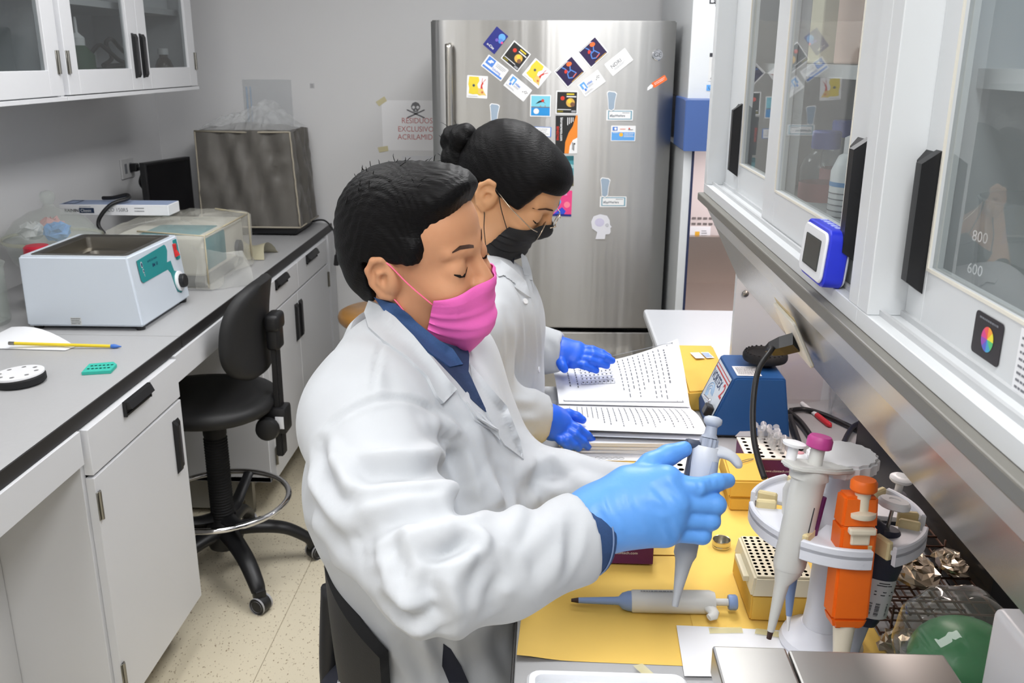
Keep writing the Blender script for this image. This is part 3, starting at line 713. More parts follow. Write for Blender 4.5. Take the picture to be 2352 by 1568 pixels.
build(MB().lathe(prof, Matrix.Translation((HX, HY, 0)), 28), 'column_sleeve', M_blackm, t, smooth=25)
rr = [(HX+.212*math.cos(q), HY+.212*math.sin(q), .262) for q in [2*math.pi*i/48 for i in range(48)]]
build(MB().tube(rr, .0095, 10, closed=True), 'foot_ring', M_chrome, t, smooth=180)
for k in range(3):
    q = a0+.25+k*2*math.pi/3; d = Vector((math.cos(q), math.sin(q), 0)); c = Vector((HX, HY, 0))
    build(MB().tube(spline([c+d*.03+Vector((0, 0, .2)), c+d*.09+Vector((0, 0, .2)), c+d*.16+Vector((0, 0, .235)), c+d*.205+Vector((0, 0, .258))], 5), [.03, .028, .026, .025, .024, .023, .022, .021, .02, .02, .02, .019, .018, .018, .018, .02], 8, flat=.6), 'ring_arm', M_black, t, smooth=60)
# seat: thick rounded pad, slightly dished
def pad(cx, cy, cz, rx, ry, th, p=2.6, dish=.0, n=44):
    mb = MB(); rows = []
    for rfrac, zf in ((0, -1), (.55, -1), (.88, -.95), (.97, -.6), (1.0, 0), (.985, .5), (.93, .9), (.8, 1), (.5, .95), (.25, .9), (0, .88)):
        row = []
        for i in range(n):
            q = 2*math.pi*i/n; ca, sa = math.cos(q), math.sin(q); r = 1/((abs(ca)**p+abs(sa)**p)**(1/p))
            row.append((cx+rx*r*ca*rfrac, cy+ry*r*sa*rfrac, cz+zf*th/2-(dish*(1-rfrac**2) if zf > .6 else 0)))
        row.append(row[0]); rows.append(row)
    mb.grid(rows); bmesh.ops.remove_doubles(mb.bm, verts=mb.bm.verts[:], dist=1e-5); return mb
build(pad(HX-.015, HY-.005, .6, .215, .205, .055, 2.4, .006), 'seat', M_chair, t, smooth=60)
build(MB().box((HX-.07, HY-.06, .55), (HX+.09, HY+.06, .575), .006, 2).box((HX+.06, HY-.02, .545), (HX+.215, HY+.03, .568), .006, 2), 'seat_bracket', M_black, t)
px = HX+.205; py = HY+.012
build(MB().hull8([(px-.012, py-.022, .42), (px+.012, py-.022, .42), (px+.012, py+.022, .42), (px-.012, py+.022, .42), (px-.004, py-.02, .87), (px+.014, py-.02, .87), (px+.014, py+.02, .87), (px-.004, py+.02, .87)], .004), 'back_post', M_black, t)
pc = build(MB().box((px-.03, py-.035, .5), (px+.03, py+.035, .585), .008, 2), 'post_clamp', M_black, t, smooth=40)
build(MB().box((px-.002, py-.0362, .52), (px+.024, py-.0355, .56)), 'barcode_sticker', M_paper, pc)
build(MB().lathe([(.008, 0), (.008, .02), (.036, .022), (.038, .03), (.034, .045), (.02, .05), (0, .05)], Matrix.Translation((px-.02, py-.03, .53)) @ Matrix.Rotation(math.radians(90), 4, 'X'), 18), 'clamp_knob', M_black, t, smooth=30)
# backrest shell: curved plate seen from behind
mb = MB(); outer = []; n1, n2 = 15, 17
tiltv = Matrix.Rotation(math.radians(-4), 3, 'Y') @ Matrix.Identity(3)
def backp(a, b, off):
    # a across (-1..1), b height(-1..1) on a superellipse shape; concave towards the sitter (-x)
    q = math.hypot(a, b)
    if q > 1e-6:
        p_ = 2.7; k = max(abs(a), abs(b))/((abs(a)**p_+abs(b)**p_)**(1/p_)); a, b = a*k, b*k
    wy = .18*(1-.08*b)
    x = -.045*a*a+.012*b*b
    return Vector((px-.018+x-off*(1 if True else 0)+(b*.012), py-.01+a*wy, .845+b*.148))
for lay, off in ((0, 0.0), (1, .034)):
    P = []
    for i in range(n1):
        r = []
        for j in range(n2):
            a = -1+2*i/(n1-1); b = -1+2*j/(n2-1); e = max(abs(a), abs(b))
            o = off if lay == 0 else off*(1-.0*e)
            o = .004+.0*e if lay == 0 else .036
            ins = 1-(.05 if lay == 0 else .0)
            r.append(backp(a*ins, b*ins, o))
        P.append(r)
    outer.append(P); mb.grid(P)
def rim(P): 
    return P[0]+[r[-1] for r in P[1:]]+P[-1][-2::-1]+[r[0] for r in P[-2:0:-1]]
ra, rb = rim(outer[0]), rim(outer[1]); mid = [(a_+b_)/2+((a_+b_)/2-Vector((px-.03, py-.01, .845))).normalized()*.008 for a_, b_ in zip(ra, rb)]
mb.grid([ra+ra[:1], mid+mid[:1], rb+rb[:1]])
bmesh.ops.remove_doubles(mb.bm, verts=mb.bm.verts[:], dist=1e-5); bmesh.ops.recalc_face_normals(mb.bm, faces=mb.bm.faces[:])
build(mb, 'backrest', M_chair, t, smooth=60)
build(MB().box((px-.016, py-.04, .83), (px+.03, py+.04, .885), .014, 3).box((px-.016, py-.03, .77), (px+.026, py+.03, .85), .012, 3), 'back_mount', M_black, t, smooth=50)

# wooden stool behind the near person
t = thing('wooden_stool', 'round wooden stool with dark legs behind the seated person', 'stool', (-.63, 3.28, 0))
M_wood = mat('stool_wood', (158, 112, 52), .35, var=.25, vscale=30, coat=.3)
sx, sy = -.62, 3.29
build(MB().lathe([(.12, .668), (.145, .672), (.157, .685), (.16, .7), (.155, .714), (.14, .722), (0, .722)], Matrix.Translation((sx, sy, 0)), 40), 'seat', M_wood, t, smooth=45)
build(MB().tube([(sx+.15*math.cos(q), sy+.15*math.sin(q), .25) for q in [2*math.pi*i/32 for i in range(32)]], .009, 8, closed=True), 'foot_ring', M_black, t, smooth=180)
for k in range(4):
    q = math.pi/4+k*math.pi/2; build(MB().tube([(sx+.11*math.cos(q), sy+.11*math.sin(q), .68), (sx+.18*math.cos(q), sy+.18*math.sin(q), .002)], .0125, 10), 'leg', M_black, t, smooth=60)

# ------------------------------------------------------------------ notices on the back wall
WF = lambda px_, py_: ony(px_, py_, YB-.0006)
def wall_fr(px_, py_): return Fr(WF(px_, py_), (1, 0, 0), (0, 0, 1))
t = thing('warning_notice', 'white skull notice reading RESIDUOS EXCLUSIVOS ACRILAMIDA half behind the refrigerator', 'notice', tuple(WF(940, 345)))
f = wall_fr(880, 345); wN, hN = .30, .215
build(MB().prism([(0, 0), (wN, 0), (wN, hN), (0, hN)], .0006, f.M(0, 0, 0)), 'sheet', mat('notice_paper', (238, 238, 240), .8), t)
M_redt = mat('red_print', (196, 122, 124), .8); M_tape = mat('masking_tape', (206, 198, 160), .7)
for s_, yb in (('RESIDUOS', .118), ('EXCLUSIVOS', .082), ('ACRILAMIDA', .048)): text(s_, f, wN/2+.005, yb, .033, M_redt, t, h=.0011, align='CENTER', xs=.92)
M_skull = mat('skull_grey', (118, 118, 122), .8)
sk = MB(); sc_ = (wN/2, .182)
sk.poly([f.p(sc_[0]+x*.03, sc_[1]+y*.03, .0011) for x, y in ((-.35, -.62), (.35, -.62), (.42, -.25), (.62, -.1), (.68, .3), (.45, .72), (0, .9), (-.45, .72), (-.68, .3), (-.62, -.1), (-.42, -.25))])
for s1 in (1, -1):
    q = math.radians(24)*s1; c_, s_ = math.cos(q), math.sin(q)
    sk.poly([f.p(sc_[0]+x*c_-y*s_, sc_[1]-.024+x*s_+y*c_, .001) for x, y in ((-.04, -.003), (.04, -.003), (.045, 0), (.04, .003), (-.04, .003), (-.045, 0))])
build(sk, 'skull_print', M_skull, t)
ey = MB()
for ex in (-.009, .009): ey.poly([f.p(sc_[0]+ex+.0065*math.cos(q), sc_[1]+.004+.0065*math.sin(q), .0016) for q in [2*math.pi*i/14 for i in range(14)]])
ey.poly([f.p(sc_[0]-.003, sc_[1]-.01, .0016), f.p(sc_[0]+.003, sc_[1]-.01, .0016), f.p(sc_[0], sc_[1]-.003, .0016)])
for i in range(4): ey.poly([f.p(sc_[0]-.009+i*.006, sc_[1]-.019, .0016), f.p(sc_[0]-.0075+i*.006, sc_[1]-.019, .0016), f.p(sc_[0]-.0075+i*.006, sc_[1]-.012, .0016), f.p(sc_[0]-.009+i*.006, sc_[1]-.012, .0016)])
build(ey, 'skull_sockets', M_paper, t)
for a_, b_, an in ((0, .21, .6), (0, .005, .2)):
    tp = MB(); c_, s_ = math.cos(an), math.sin(an); tp.poly([f.p(a_+x*c_-y*s_, b_+x*s_+y*c_, .0016) for x, y in ((-.02, -.011), (.022, -.012), (.024, .01), (-.022, .012))]); build(tp, 'tape', M_tape, t)
t = thing('second_notice', 'plain white notice below the skull notice', 'notice', tuple(WF(940, 420)))
f2 = wall_fr(925, 420); build(MB().prism([(0, 0), (.2, 0), (.2, .12), (0, .12)], .0005, f2.M()), 'sheet', mat('notice_paper2', (215, 216, 220), .8), t)
build(textlines(f2, .03, .19, .02, .1, 5, .3, .001, seed=9), 'print', M_inkg, t)
f3 = wall_fr(565, 290); t = thing('document_pocket', 'faint clear document pocket on the bare back wall', 'document pocket', tuple(WF(625, 290)))
build(MB().prism([(0, 0), (.215, 0), (.215, .2), (0, .2)], .002, f3.M()), 'pocket', clear('pocket_film', (228, 230, 232), .45, .3), t)
build(rects(f3, [(.012, .02, .02, .17), (.03, .02, .036, .17)], .003), 'blue_margin', mat('pale_blue_ink', (176, 190, 205), .7), t)
f4 = wall_fr(712, 203); t = thing('wall_label', 'tiny printed label stuck on the bare back wall', 'label', tuple(WF(718, 203)))
build(MB().prism([(0, 0), (.02, 0), (.02, .022), (0, .022)], .0006, f4.M()), 'sheet', mat('label_grey', (196, 196, 198), .8), t); build(textlines(f4, .003, .018, .003, .019, 3, .4, .0012, seed=2), 'print', M_inkg, t)

# ------------------------------------------------------------------ pane material: clear, mirrors at grazing angles
def pane_mat(name, tint=(.93, .95, .95), ior=1.5, haze=.06, hz=(200, 204, 204)):
    m = bpy.data.materials.new(name); m.use_nodes = True; nt = m.node_tree; nt.nodes.clear()
    out = nt.nodes.new('ShaderNodeOutputMaterial'); tr = nt.nodes.new('ShaderNodeBsdfTransparent'); tr.inputs[0].default_value = (*tint, 1)
    gl = nt.nodes.new('ShaderNodeBsdfGlossy'); gl.inputs['Roughness'].default_value = .015; gl.inputs[0].default_value = (.9, .9, .9, 1)
    fn = nt.nodes.new('ShaderNodeFresnel'); fn.inputs[0].default_value = ior
    ge = nt.nodes.new('ShaderNodeNewGeometry'); iv = nt.nodes.new('ShaderNodeMath'); iv.operation = 'SUBTRACT'; iv.inputs[0].default_value = 1; nt.links.new(ge.outputs['Backfacing'], iv.inputs[1])
    ml = nt.nodes.new('ShaderNodeMath'); ml.operation = 'MULTIPLY'; nt.links.new(fn.outputs[0], ml.inputs[0]); nt.links.new(iv.outputs[0], ml.inputs[1])
    mx = nt.nodes.new('ShaderNodeMixShader'); nt.links.new(ml.outputs[0], mx.inputs[0]); nt.links.new(tr.outputs[0], mx.inputs[1]); nt.links.new(gl.outputs[0], mx.inputs[2])
    df = nt.nodes.new('ShaderNodeBsdfDiffuse'); df.inputs[0].default_value = (*lin(hz), 1)
    m2 = nt.nodes.new('ShaderNodeMixShader'); m2.inputs[0].default_value = haze
    nt.links.new(mx.outputs[0], m2.inputs[1]); nt.links.new(df.outputs[0], m2.inputs[2]); nt.links.new(m2.outputs[0], out.inputs[0])
    MATS[name] = m; return m
M_pane2 = pane_mat('sliding_glass', ior=1.7)
M_clear = pane_mat('clear_plastic', (.93, .94, .94), 1.45, .10, (225, 228, 230))
M_clear2 = pane_mat('clear_glassware', (.95, .96, .96), 1.5, .05, (225, 228, 230))
M_pane1 = pane_mat('wall_cabinet_glass', (.72, .74, .74), 1.5, .03, (160, 164, 164))
for _o in bpy.data.objects:
    if _o.name.startswith('pane'): _o.data.materials[0] = M_pane1

# ------------------------------------------------------------------ bench on the right
t = thing('lab_bench', 'grey laminate bench with the yellow paper and pipettes', 'bench', (.37, 1.05, 0))
bx('worktop', (-.033, .15, .868), (XR-.002, 1.955, .9), M_top, t, .0015)
bx('edge_strip', (-.037, .15, .866), (-.033, 1.955, .9), M_edge, t, .001)
for yy in (.16, 1.93): bx('end_panel', (.02, yy, 0), (XR-.02, yy+.02, .868), M_cab, t)
bx('modesty_panel', (.5, .19, .1), (.515, 1.92, .868), M_cab, t)
# white side table beyond the bench
t = thing('side_table', 'white table beyond the bench in front of the flow cabinet', 'table', (.8, 2.35, 0))
bx('table_top', (.29, 1.965, .87), (1.38, 2.69, .9), mat('table_white', (190, 192, 196), .3), t, .008)
for xx, yy in ((.34, 2.02), (.34, 2.64), (1.3, 2.02), (1.3, 2.64)): bx('leg', (xx-.02, yy-.02, 0), (xx+.02, yy+.02, .87), M_white, t)

# ------------------------------------------------------------------ glazed sliding-door cabinets above the bench
XC = .325
def slide_cabinet(name, label, y0, y1):
    t = thing('sliding_cabinet', label, 'cabinet', (.55, (y0+y1)/2, 1.35), group='sliding-door cabinets above the bench')
    xb = XR-.005; c = MB()
    c.box((XC, y0, 1.353), (xb, y1, 1.372), .0008, 1); c.box((XC, y0, 2.1), (xb, y1, 2.13), .001, 1); c.box((xb-.01, y0, 1.372), (xb, y1, 2.1))
    c.box((XC, y0, 1.372), (xb-.01, y0+.03, 2.1), .001, 1).box((XC, y1-.03, 1.372), (xb-.01, y1, 2.1), .001, 1)
    build(c, 'carcass', M_cab2, t)
    tr = MB()   # sliding tracks: two ridges with grooves
    for xx in (XC+.012, XC+.033, XC+.054): bx('track_ridge', (xx, y0+.03, 1.372), (xx+.004, y1-.03, 1.378), mat('track_grey', (188, 190, 192), .35), t)
    bx('top_track', (XC+.004, y0+.03, 2.092), (XC+.055, y1-.03, 2.1), MATS['track_grey'], t)
    bx('shelf', (XC+.075, y0+.03, 1.595), (xb-.01, y1-.03, 1.613), M_cab2, t)
    bx('shelf', (XC+.075, y0+.03, 1.84), (xb-.01, y1-.03, 1.858), M_cab2, t)
    return t
def slide_door(t, x, y0, y1, g0, g1, hy):
    f = MB(); z0, z1, gz0, gz1 = 1.376, 2.09, 1.431, 2.03
    f.box((x, y0, z0), (x+.015, g0, z1), .001, 1).box((x, g1, z0), (x+.015, y1, z1), .001, 1).box((x, g0, z0), (x+.015, g1, gz0), .001, 1).box((x, g0, gz1), (x+.015, g1, z1), .001, 1)
    d = build(f, 'door', M_cab2, t)
    bead = MB().box((x-.0008, g0-.003, gz0-.003), (x+.001, g1+.003, gz0)).box((x-.0008, g0-.003, gz0), (x+.001, g0, gz1)).box((x-.0008, g1, gz0), (x+.001, g1+.003, gz1))
    build(bead, 'glazing_bead', mat('bead_cream', (226, 222, 210), .4), d)
    bx('pane', (x+.004, g0, gz0), (x+.008, g1, gz1), M_pane2, d)
    bar_handle(hy[0], hy[1], 1.404, 1.54, d, x, .017, -1)
    return d
tf = slide_cabinet('sliding_cabinet', 'far glazed sliding-door cabinet full of bottles with blue caps', .945, 1.955)
slide_door(tf, XC+.037, 1.43, 1.925, 1.5, 1.785, (1.8, 1.842))
slide_door(tf, XC+.018, .975, 1.49, 1.085, 1.415, (1.016, 1.06))
tn = slide_cabinet('sliding_cabinet', 'near glazed sliding-door cabinet with the colour wheel sticker', -.05, .944)
slide_door(tn, XC+.037, .43, .914, .49, .872, (.877, .915))
slide_door(tn, XC+.018, -.02, .48, .05, .41, (.4, .44))
# continuous dark rail and slanted fascia below both cabinets
t = thing('bench_light_fascia', 'long slanted fascia with dark rail under the sliding-door cabinets', 'fascia', (.36, .95, 1.18))
bx('dark_rail', (XC-.012, -.05, 1.337), (XC+.01, 1.955, 1.3528), mat('rail_grey', (112, 110, 104), .45), t, .002)
M_fas = mat('fascia_grey', (196, 198, 198), .25); M_fst = steel('fascia_steel', (190, 188, 184), .22)
def slab_xz(p, q, th, y0, y1):
    d = Vector((q[0]-p[0], 0, q[1]-p[1])).normalized(); n = Vector((-d.z, 0, d.x)); n = n if n.x > 0 else -n
    a, b = Vector((p[0], 0, p[1])), Vector((q[0], 0, q[1]))
    L = [a, b, b+n*th, a+n*th]; return MB().hull8([v+Vector((0, y0, 0)) for v in L]+[v+Vector((0, y1, 0)) for v in L])
build(slab_xz((XC-.002, 1.337), (.35, 1.285), .006, -.05, 1.93), 'upper_strip', M_fas, t)
build(slab_xz((.35, 1.285), (.405, 1.175), .006, -.05, 1.93), 'steel_panel', mat('fascia_satin', (186, 185, 181), .22, .55), t)
build(MB().prism([(XC+.0, 1.337), (.412, 1.172), (.425, 1.172), (.425, 1.337)], .02, Matrix(((1, 0, 0, 0), (0, 0, 1, 1.932), (0, 1, 0, 0), (0, 0, 0, 1)))), 'end_bracket', M_fas, t)
bx('end_panel', (.405, 1.935, .9), (XR-.002, 1.953, 1.352), M_cab2, t)
build(MB().lathe([(.007, 0), (.007, .004), (.004, .006), (0, .006)], Matrix.Translation((.425, 1.934, 1.14)) @ Matrix.Rotation(math.pi/2, 4, 'X'), 12), 'screw', M_hinge, t, smooth=40)

bx('bench_lamp', (.5, 1.2, 1.335), (.56, 1.85, 1.352), mat('bench_lamp_tube', (255, 226, 216), .5, emit=2.0), t)
ld = bpy.data.lights.new('bench_light', 'AREA'); ld.shape = 'RECTANGLE'; ld.size = .06; ld.size_y = .6; ld.energy = 1.6; ld.color = (1, .88, .84)
lo = bpy.data.objects.new('bench_light', ld); COL.objects.link(lo); lo.parent = t; lo.location = WM[t.name].inverted() @ Vector((.53, 1.5, 1.33))
# socket plate with plug on the steel panel
dn = Vector((.055, 0, -.11)).normalized(); nn = Vector((-dn.z, 0, dn.x)); nn = nn if nn.x < 0 else -nn
fp = Fr(Vector((.3735, 1.315, 1.238)), (0, -1, 0), -dn)
if fp.n.dot(nn) < 0: fp.n = -fp.n
t = thing('bench_socket', 'white socket plate on the slanted fascia with yellowed tape', 'socket', tuple(fp.o))
build(MB().prism(rrect(.12, .075, .006), .006, fp.M(0, 0, .008), .0015), 'plate', mat('plate_white', (228, 226, 216), .4), t)
build(rects(fp, [(-.06, .02, .06, .045)], .0085), 'tape', mat('old_tape', (206, 186, 130), .5, alpha=.8), t)
t = thing('vortex_plug', 'black plug and long cord hanging from the slanted fascia socket', 'plug', tuple(fp.p(.02, -.005, .015)))
P0 = fp.p(.022, -.005, .014)
pv = at(1775, 800, 1.36)
ax = (pv-P0).normalized()
build(MB().tube([P0, P0+ax*.022, P0+ax*.04, P0+ax*.048], [.015, .0145, .011, .006], 4), 'plug_body', M_black, t)
cpts = [P0+ax*.045, at(1772, 803, 1.34), at(1742, 850, 1.32), at(1730, 925, 1.3), at(1731, 1000, 1.28), at(1742, 1055, 1.26), at(1756, 1098, 1.24)]
build(MB().tube(spline(cpts, 8), .0043, 8), 'cord', M_black, t, smooth=180)

# blue timer, colour wheel sticker, paper label on the doors
M_tblue = mat('timer_blue', (38, 52, 200), .35)
t = thing('lab_timer', 'blue and white digital timer on the cabinet ledge', 'timer', (.325, 1.07, 1.372))
Mt = Matrix.Translation((.327, 1.068, 1.405)) @ Matrix.Rotation(math.radians(4), 4, 'Y')
def yz(poly, x0, th): return MB().prism(poly, th, Mt @ Matrix(((0, 0, 1, x0), (-1, 0, 0, 0), (0, 1, 0, 0), (0, 0, 0, 1))), .0015)
build(yz(rrect(.1, .066, .012), -.016, .022), 'blue_frame', M_tblue, t, smooth=40)
build(yz(rrect(.092, .058, .01), -.0195, .004), 'front_cover', mat('timer_white', (225, 227, 230), .35), t, smooth=40)
build(yz(rrect(.06, .036, .002), -.0204, .0015), 'display', mat('display_grey', (62, 64, 62), .25), t)
build(yz(rrect(.098, .064, .012), .0055, .003), 'back_cover', MATS['timer_white'], t, smooth=40)
bt = MB()
for i in range(5): bt.box((-.006, -.03+.0145*i, .033), (.001, -.022+.0145*i, .0338), 0, 1, Mt)
build(bt, 'button_marks', mat('pale_mark', (170, 180, 235), .5), t)
frd = lambda y, z, x=XC+.0365: Fr((x, y, z), (0, -1, 0), (0, 0, 1))
f = frd(.761, 1.385); t = thing('colour_wheel_sticker', 'black square sticker with a colour wheel on the near sliding door', 'sticker', tuple(f.o))
build(MB().prism([(p[0]+.0245, p[1]+.0175) for p in rrect(.049, .036, .004)], .0006, f.M()), 'backing', mat('sticker_black', (40, 36, 40), .4), t)
WH = [(232, 220, 60), (240, 160, 60), (235, 90, 90), (215, 70, 140), (150, 80, 180), (90, 100, 200), (70, 160, 200), (90, 190, 120)]
for i, c in enumerate(WH):
    a0_, a1_ = 2*math.pi*i/8, 2*math.pi*(i+1)/8
    build(MB().poly([f.p(.026, .0165, .0009)]+[f.p(.026+.0105*math.cos(a0_+(a1_-a0_)*k/4), .0165+.0105*math.sin(a0_+(a1_-a0_)*k/4), .0009) for k in range(5)]), 'wheel_segment', mat('wheel%d' % i, c, .5), t)
build(textlines(f, .008, .042, .029, .034, 1, .35, .0009, seed=1), 'fine_print', M_inkg, t)
f = frd(.686, 1.374); t = thing('door_label', 'white printed paper label at the right picture edge', 'label', tuple(f.o))
build(MB().prism([(0, 0), (.07, 0), (.07, .052), (0, .052)], .0005, f.M()), 'sheet', M_paper, t); build(textlines(f, .004, .066, .004, .048, 8, .35, .0009, seed=8), 'print', M_inkg, t)

# ---- contents of the sliding cabinets
M_bcap = mat('blue_cap', (72, 92, 180), .4); M_cream2 = mat('milk_bottle', (226, 230, 232), .35)
def media_bottle(label, x, y, z, r, h, capc=M_bcap, liquid=None, group='bottles in the sliding cabinet', tall=.0):
    t = thing('media_bottle', label, 'bottle', (x, y, z), group=group); Mt = Matrix.Translation((x, y, z))
    build(MB().lathe([(r*.92, 0), (r, .004), (r, h*.68), (r*.8, h*.8), (r*.5, h*.87), (r*.48, h*.92)], Mt, 28), 'glass_body', M_clear2, t, smooth=45)
    build(MB().lathe([(r*.6, h*.9), (r*.62, h*.92), (r*.62, h*1.1), (r*.56, h*1.12), (0, h*1.12)], Mt, 28), 'cap', capc, t, smooth=35)
    if liquid: build(MB().lathe([(r*.93, .004), (r*.94, h*liquid[1]), (0, h*liquid[1])], Mt, 28), 'liquid', liquid[0], t, smooth=45)
    build(MB().lathe([(r*1.003, h*.25), (r*1.003, h*.48)], Mt, 28, cap=False), 'label_band', mat('pink_label', (178, 120, 122), .6), t, smooth=180)
    return t
media_bottle('large clear media bottle with blue cap and pink band in the far cabinet', .437, 1.5, 1.373, .036, .125)
media_bottle('clear media bottle with blue cap behind the banded bottle in the far cabinet', .52, 1.68, 1.373, .036, .13)
media_bottle('clear media bottle with dark blue cap beside the black handle', .475, 1.4, 1.373, .032, .13, mat('dark_blue_cap', (54, 66, 130), .4))
t = thing('wash_bottle', 'white wash bottle with printed label beside the black handle', 'bottle', (.42, 1.29, 1.373)); Mt = Matrix.Translation((.418, 1.3, 1.373))
build(MB().lathe([(.026, 0), (.028, .003), (.028, .1), (.02, .12), (.012, .125)], Mt, 28), 'body', M_cream2, t, smooth=45); build(MB().lathe([(.014, .124), (.014, .145), (.005, .15), (.004, .17)], Mt, 20), 'nozzle', M_white, t, smooth=40)
build(MB().lathe([(.0284, .08), (.0284, .086)], Mt, 28, cap=False), 'blue_band', mat('label_blue', (90, 150, 205), .5), t, smooth=180)
lb = MB()
for i in range(6):
    z = .03+i*.008; lb.lathe([(.0284, z), (.0284, z+.0016)], Mt, 28, cap=False)
build(lb, 'print_lines', M_inkg, t, smooth=180)
t = thing('flask', 'small amber conical flask in the far cabinet door corner', 'flask', (.45, 1.84, 1.373)); build(MB().lathe([(.03, 0), (.032, .004), (.012, .06), (.012, .08), (.014, .082)], Matrix.Translation((.45, 1.86, 1.373)), 24), 'body', M_amber, t, smooth=45)
bx('paper_carton', (.44, 1.4, 1.614), (.56, 1.52, 1.72), mat('carton_orange', (226, 196, 180), .6), bev=.003, label='pale orange carton on the middle cabinet shelf', cat='box')
bx('red_binder', (.43, 1.18, 1.614), (.47, 1.3, 1.82), mat('folder_red', (168, 84, 76), .5), bev=.003, label='red brown binder on the middle cabinet shelf', cat='binder')
bx('reagent_box', (.44, 1.6, 1.614), (.56, 1.8, 1.74), M_cream, bev=.003, label='cream reagent box on the middle cabinet shelf', cat='box')
# blue plastic bag on the near cabinet shelf: soft lump
mb = MB().sphere((.475, .835, 1.655), (.062, .06, .05), seg=36, rings=22)
for v in mb.bm.verts:
    n_ = math.sin(v.co.y*70+v.co.z*50)*.006+math.sin(v.co.x*90-v.co.y*40)*.005; v.co += (v.co-Vector((.475, .835, 1.655))).normalized()*n_; v.co.z = max(v.co.z, 1.6135)
build(mb, 'blue_bag', mat('bag_blue', (96, 160, 200), .25), smooth=180, label='light blue plastic bag on the near cabinet shelf', cat='plastic bag')
t = thing('beaker', 'large plastic beaker with white volume marks in the near cabinet', 'beaker', (.45, .83, 1.373)); Mt = Matrix.Translation((.448, .835, 1.373)) @ Matrix.Diagonal((.66, .66, .66, 1))
build(MB().lathe([(.075, 0), (.08, .005), (.09, .19), (.094, .195), (.09, .196), (.086, .19), (.076, .01), (0, .01)], Mt, 40, cap=False), 'vessel', M_clear, t, smooth=45)
fb = Fr((.388, .86, 1.375), (.25, -1, 0), (0, 0, 1))
for s_, z in (('600', .058), ('400', .028), ('800', .088)): text(s_, fb, .012, z, .014, M_white, t, 'volume_mark', h=.004)
# added solid form standing in for a dark round reflection in the glass
t = thing('round_reflection', 'grey round form added for a reflection in the near cabinet glass', 'reflection', (.6, .74, 1.373)); build(MB().lathe([(.07, 0), (.085, .01), (.085, .12), (.07, .16), (.03, .175), (0, .178)], Matrix.Translation((.62, .82, 1.373)), 36), 'body', mat('reflection_grey', (120, 120, 118), .4), t, smooth=45)

# ------------------------------------------------------------------ refrigerator
FXL, FXR, FZ = -.41, .42, 1.742
FY = 3.255
def fy(x):   # bowed door front
    u = (x-(FXL+FXR)/2)/((FXR-FXL)/2); return FY+.012*u*u
def fridge_steel():
    m = steel('fridge_steel', (182, 181, 179), .3); nt = m.node_tree; b = nt.nodes['Principled BSDF']
    b.inputs['Anisotropic'].default_value = .9; b.inputs['Anisotropic Rotation'].default_value = 0.25
    tg = nt.nodes.new('ShaderNodeTangent'); tg.direction_type = 'RADIAL'; tg.axis = 'Z'; nt.links.new(tg.outputs[0], b.inputs['Tangent'])
    tc = nt.nodes.new('ShaderNodeTexCoord'); mp = nt.nodes.new('ShaderNodeMapping'); mp.inputs['Scale'].default_value = (7, 7, .25)
    n = nt.nodes.new('ShaderNodeTexNoise'); n.inputs['Detail'].default_value = 3; n.inputs['Scale'].default_value = 1
    nt.links.new(tc.outputs['Object'], mp.inputs[0]); nt.links.new(mp.outputs[0], n.inputs['Vector'])
    bp = nt.nodes.new('ShaderNodeBump'); bp.inputs['Strength'].default_value = .25; bp.inputs['Distance'].default_value = .02
    nt.links.new(n.outputs['Fac'], bp.inputs['Height']); nt.links.new(bp.outputs[0], b.inputs['Normal'])
    return m
M_fr = fridge_steel(); M_frs = mat('fridge_side', (112, 112, 112), .45)
t = thing('refrigerator', 'stainless steel refrigerator with bottom freezer covered in magnets', 'refrigerator', (0, 3.6, 0))
bx('cabinet_body', (FXL+.004, 3.33, .03), (FXR-.004, 4.06, FZ-.006), M_frs, t, .008)
for xx in (FXL+.06, FXR-.06): bx('foot', (xx-.03, 3.36, 0), (xx+.03, 3.42, .03), M_black, t)
def bowed(z0, z1, x0=FXL, x1=FXR, back=3.325, r=.018):
    prof = []; n = 28
    for i in range(n+1):
        x = x0+(x1-x0)*i/n; e = min(x-x0, x1-x); dy = 0
        if e < r: dy = r-math.sqrt(max(0, r*r-(r-e)**2))
        prof.append((x, fy(x)+dy))
    prof += [(x1, back), (x0, back)]
    return MB().prism(prof, z1-z0, Matrix.Translation((0, 0, z0)), .004, 2)
door = build(bowed(.672, FZ), 'door', M_fr, t, smooth=35)
drw = build(bowed(.06, .655), 'freezer_drawer', M_fr, t, smooth=35)
bx('door_gap', (FXL+.01, 3.3, .655), (FXR-.01, 3.33, .672), M_blackm, t)
hx = FXL+.066
build(MB().tube(spline([(hx, fy(hx)+.002, 1.66), (hx, fy(hx)-.035, 1.655), (hx, fy(hx)-.045, 1.62), (hx, fy(hx)-.045, 1.2), (hx, fy(hx)-.045, .82), (hx, fy(hx)-.035, .785), (hx, fy(hx)+.002, .78)], 5), .0125, 14, flat=.8), 'handle', steel('handle_steel', (190, 186, 178), .25), door, smooth=180)
hz_ = .56
build(MB().tube(spline([(FXL+.1, 3.262, hz_), (FXL+.1, 3.225, hz_), (FXL+.13, 3.21, hz_), (0, 3.2, hz_), (FXR-.13, 3.21, hz_), (FXR-.1, 3.225, hz_), (FXR-.1, 3.262, hz_)], 5), .0125, 14), 'handle', MATS['handle_steel'], drw, smooth=180)
pl = ony(1511, 126, FY); fl = Fr((pl.x, fy(pl.x)-.0005, pl.z), (1, 0, 0), (0, 0, 1)); fl.n = Vector((0, -1, 0)); fl = Fr(fl.o, (1, 0, 0), (0, 0, 1))
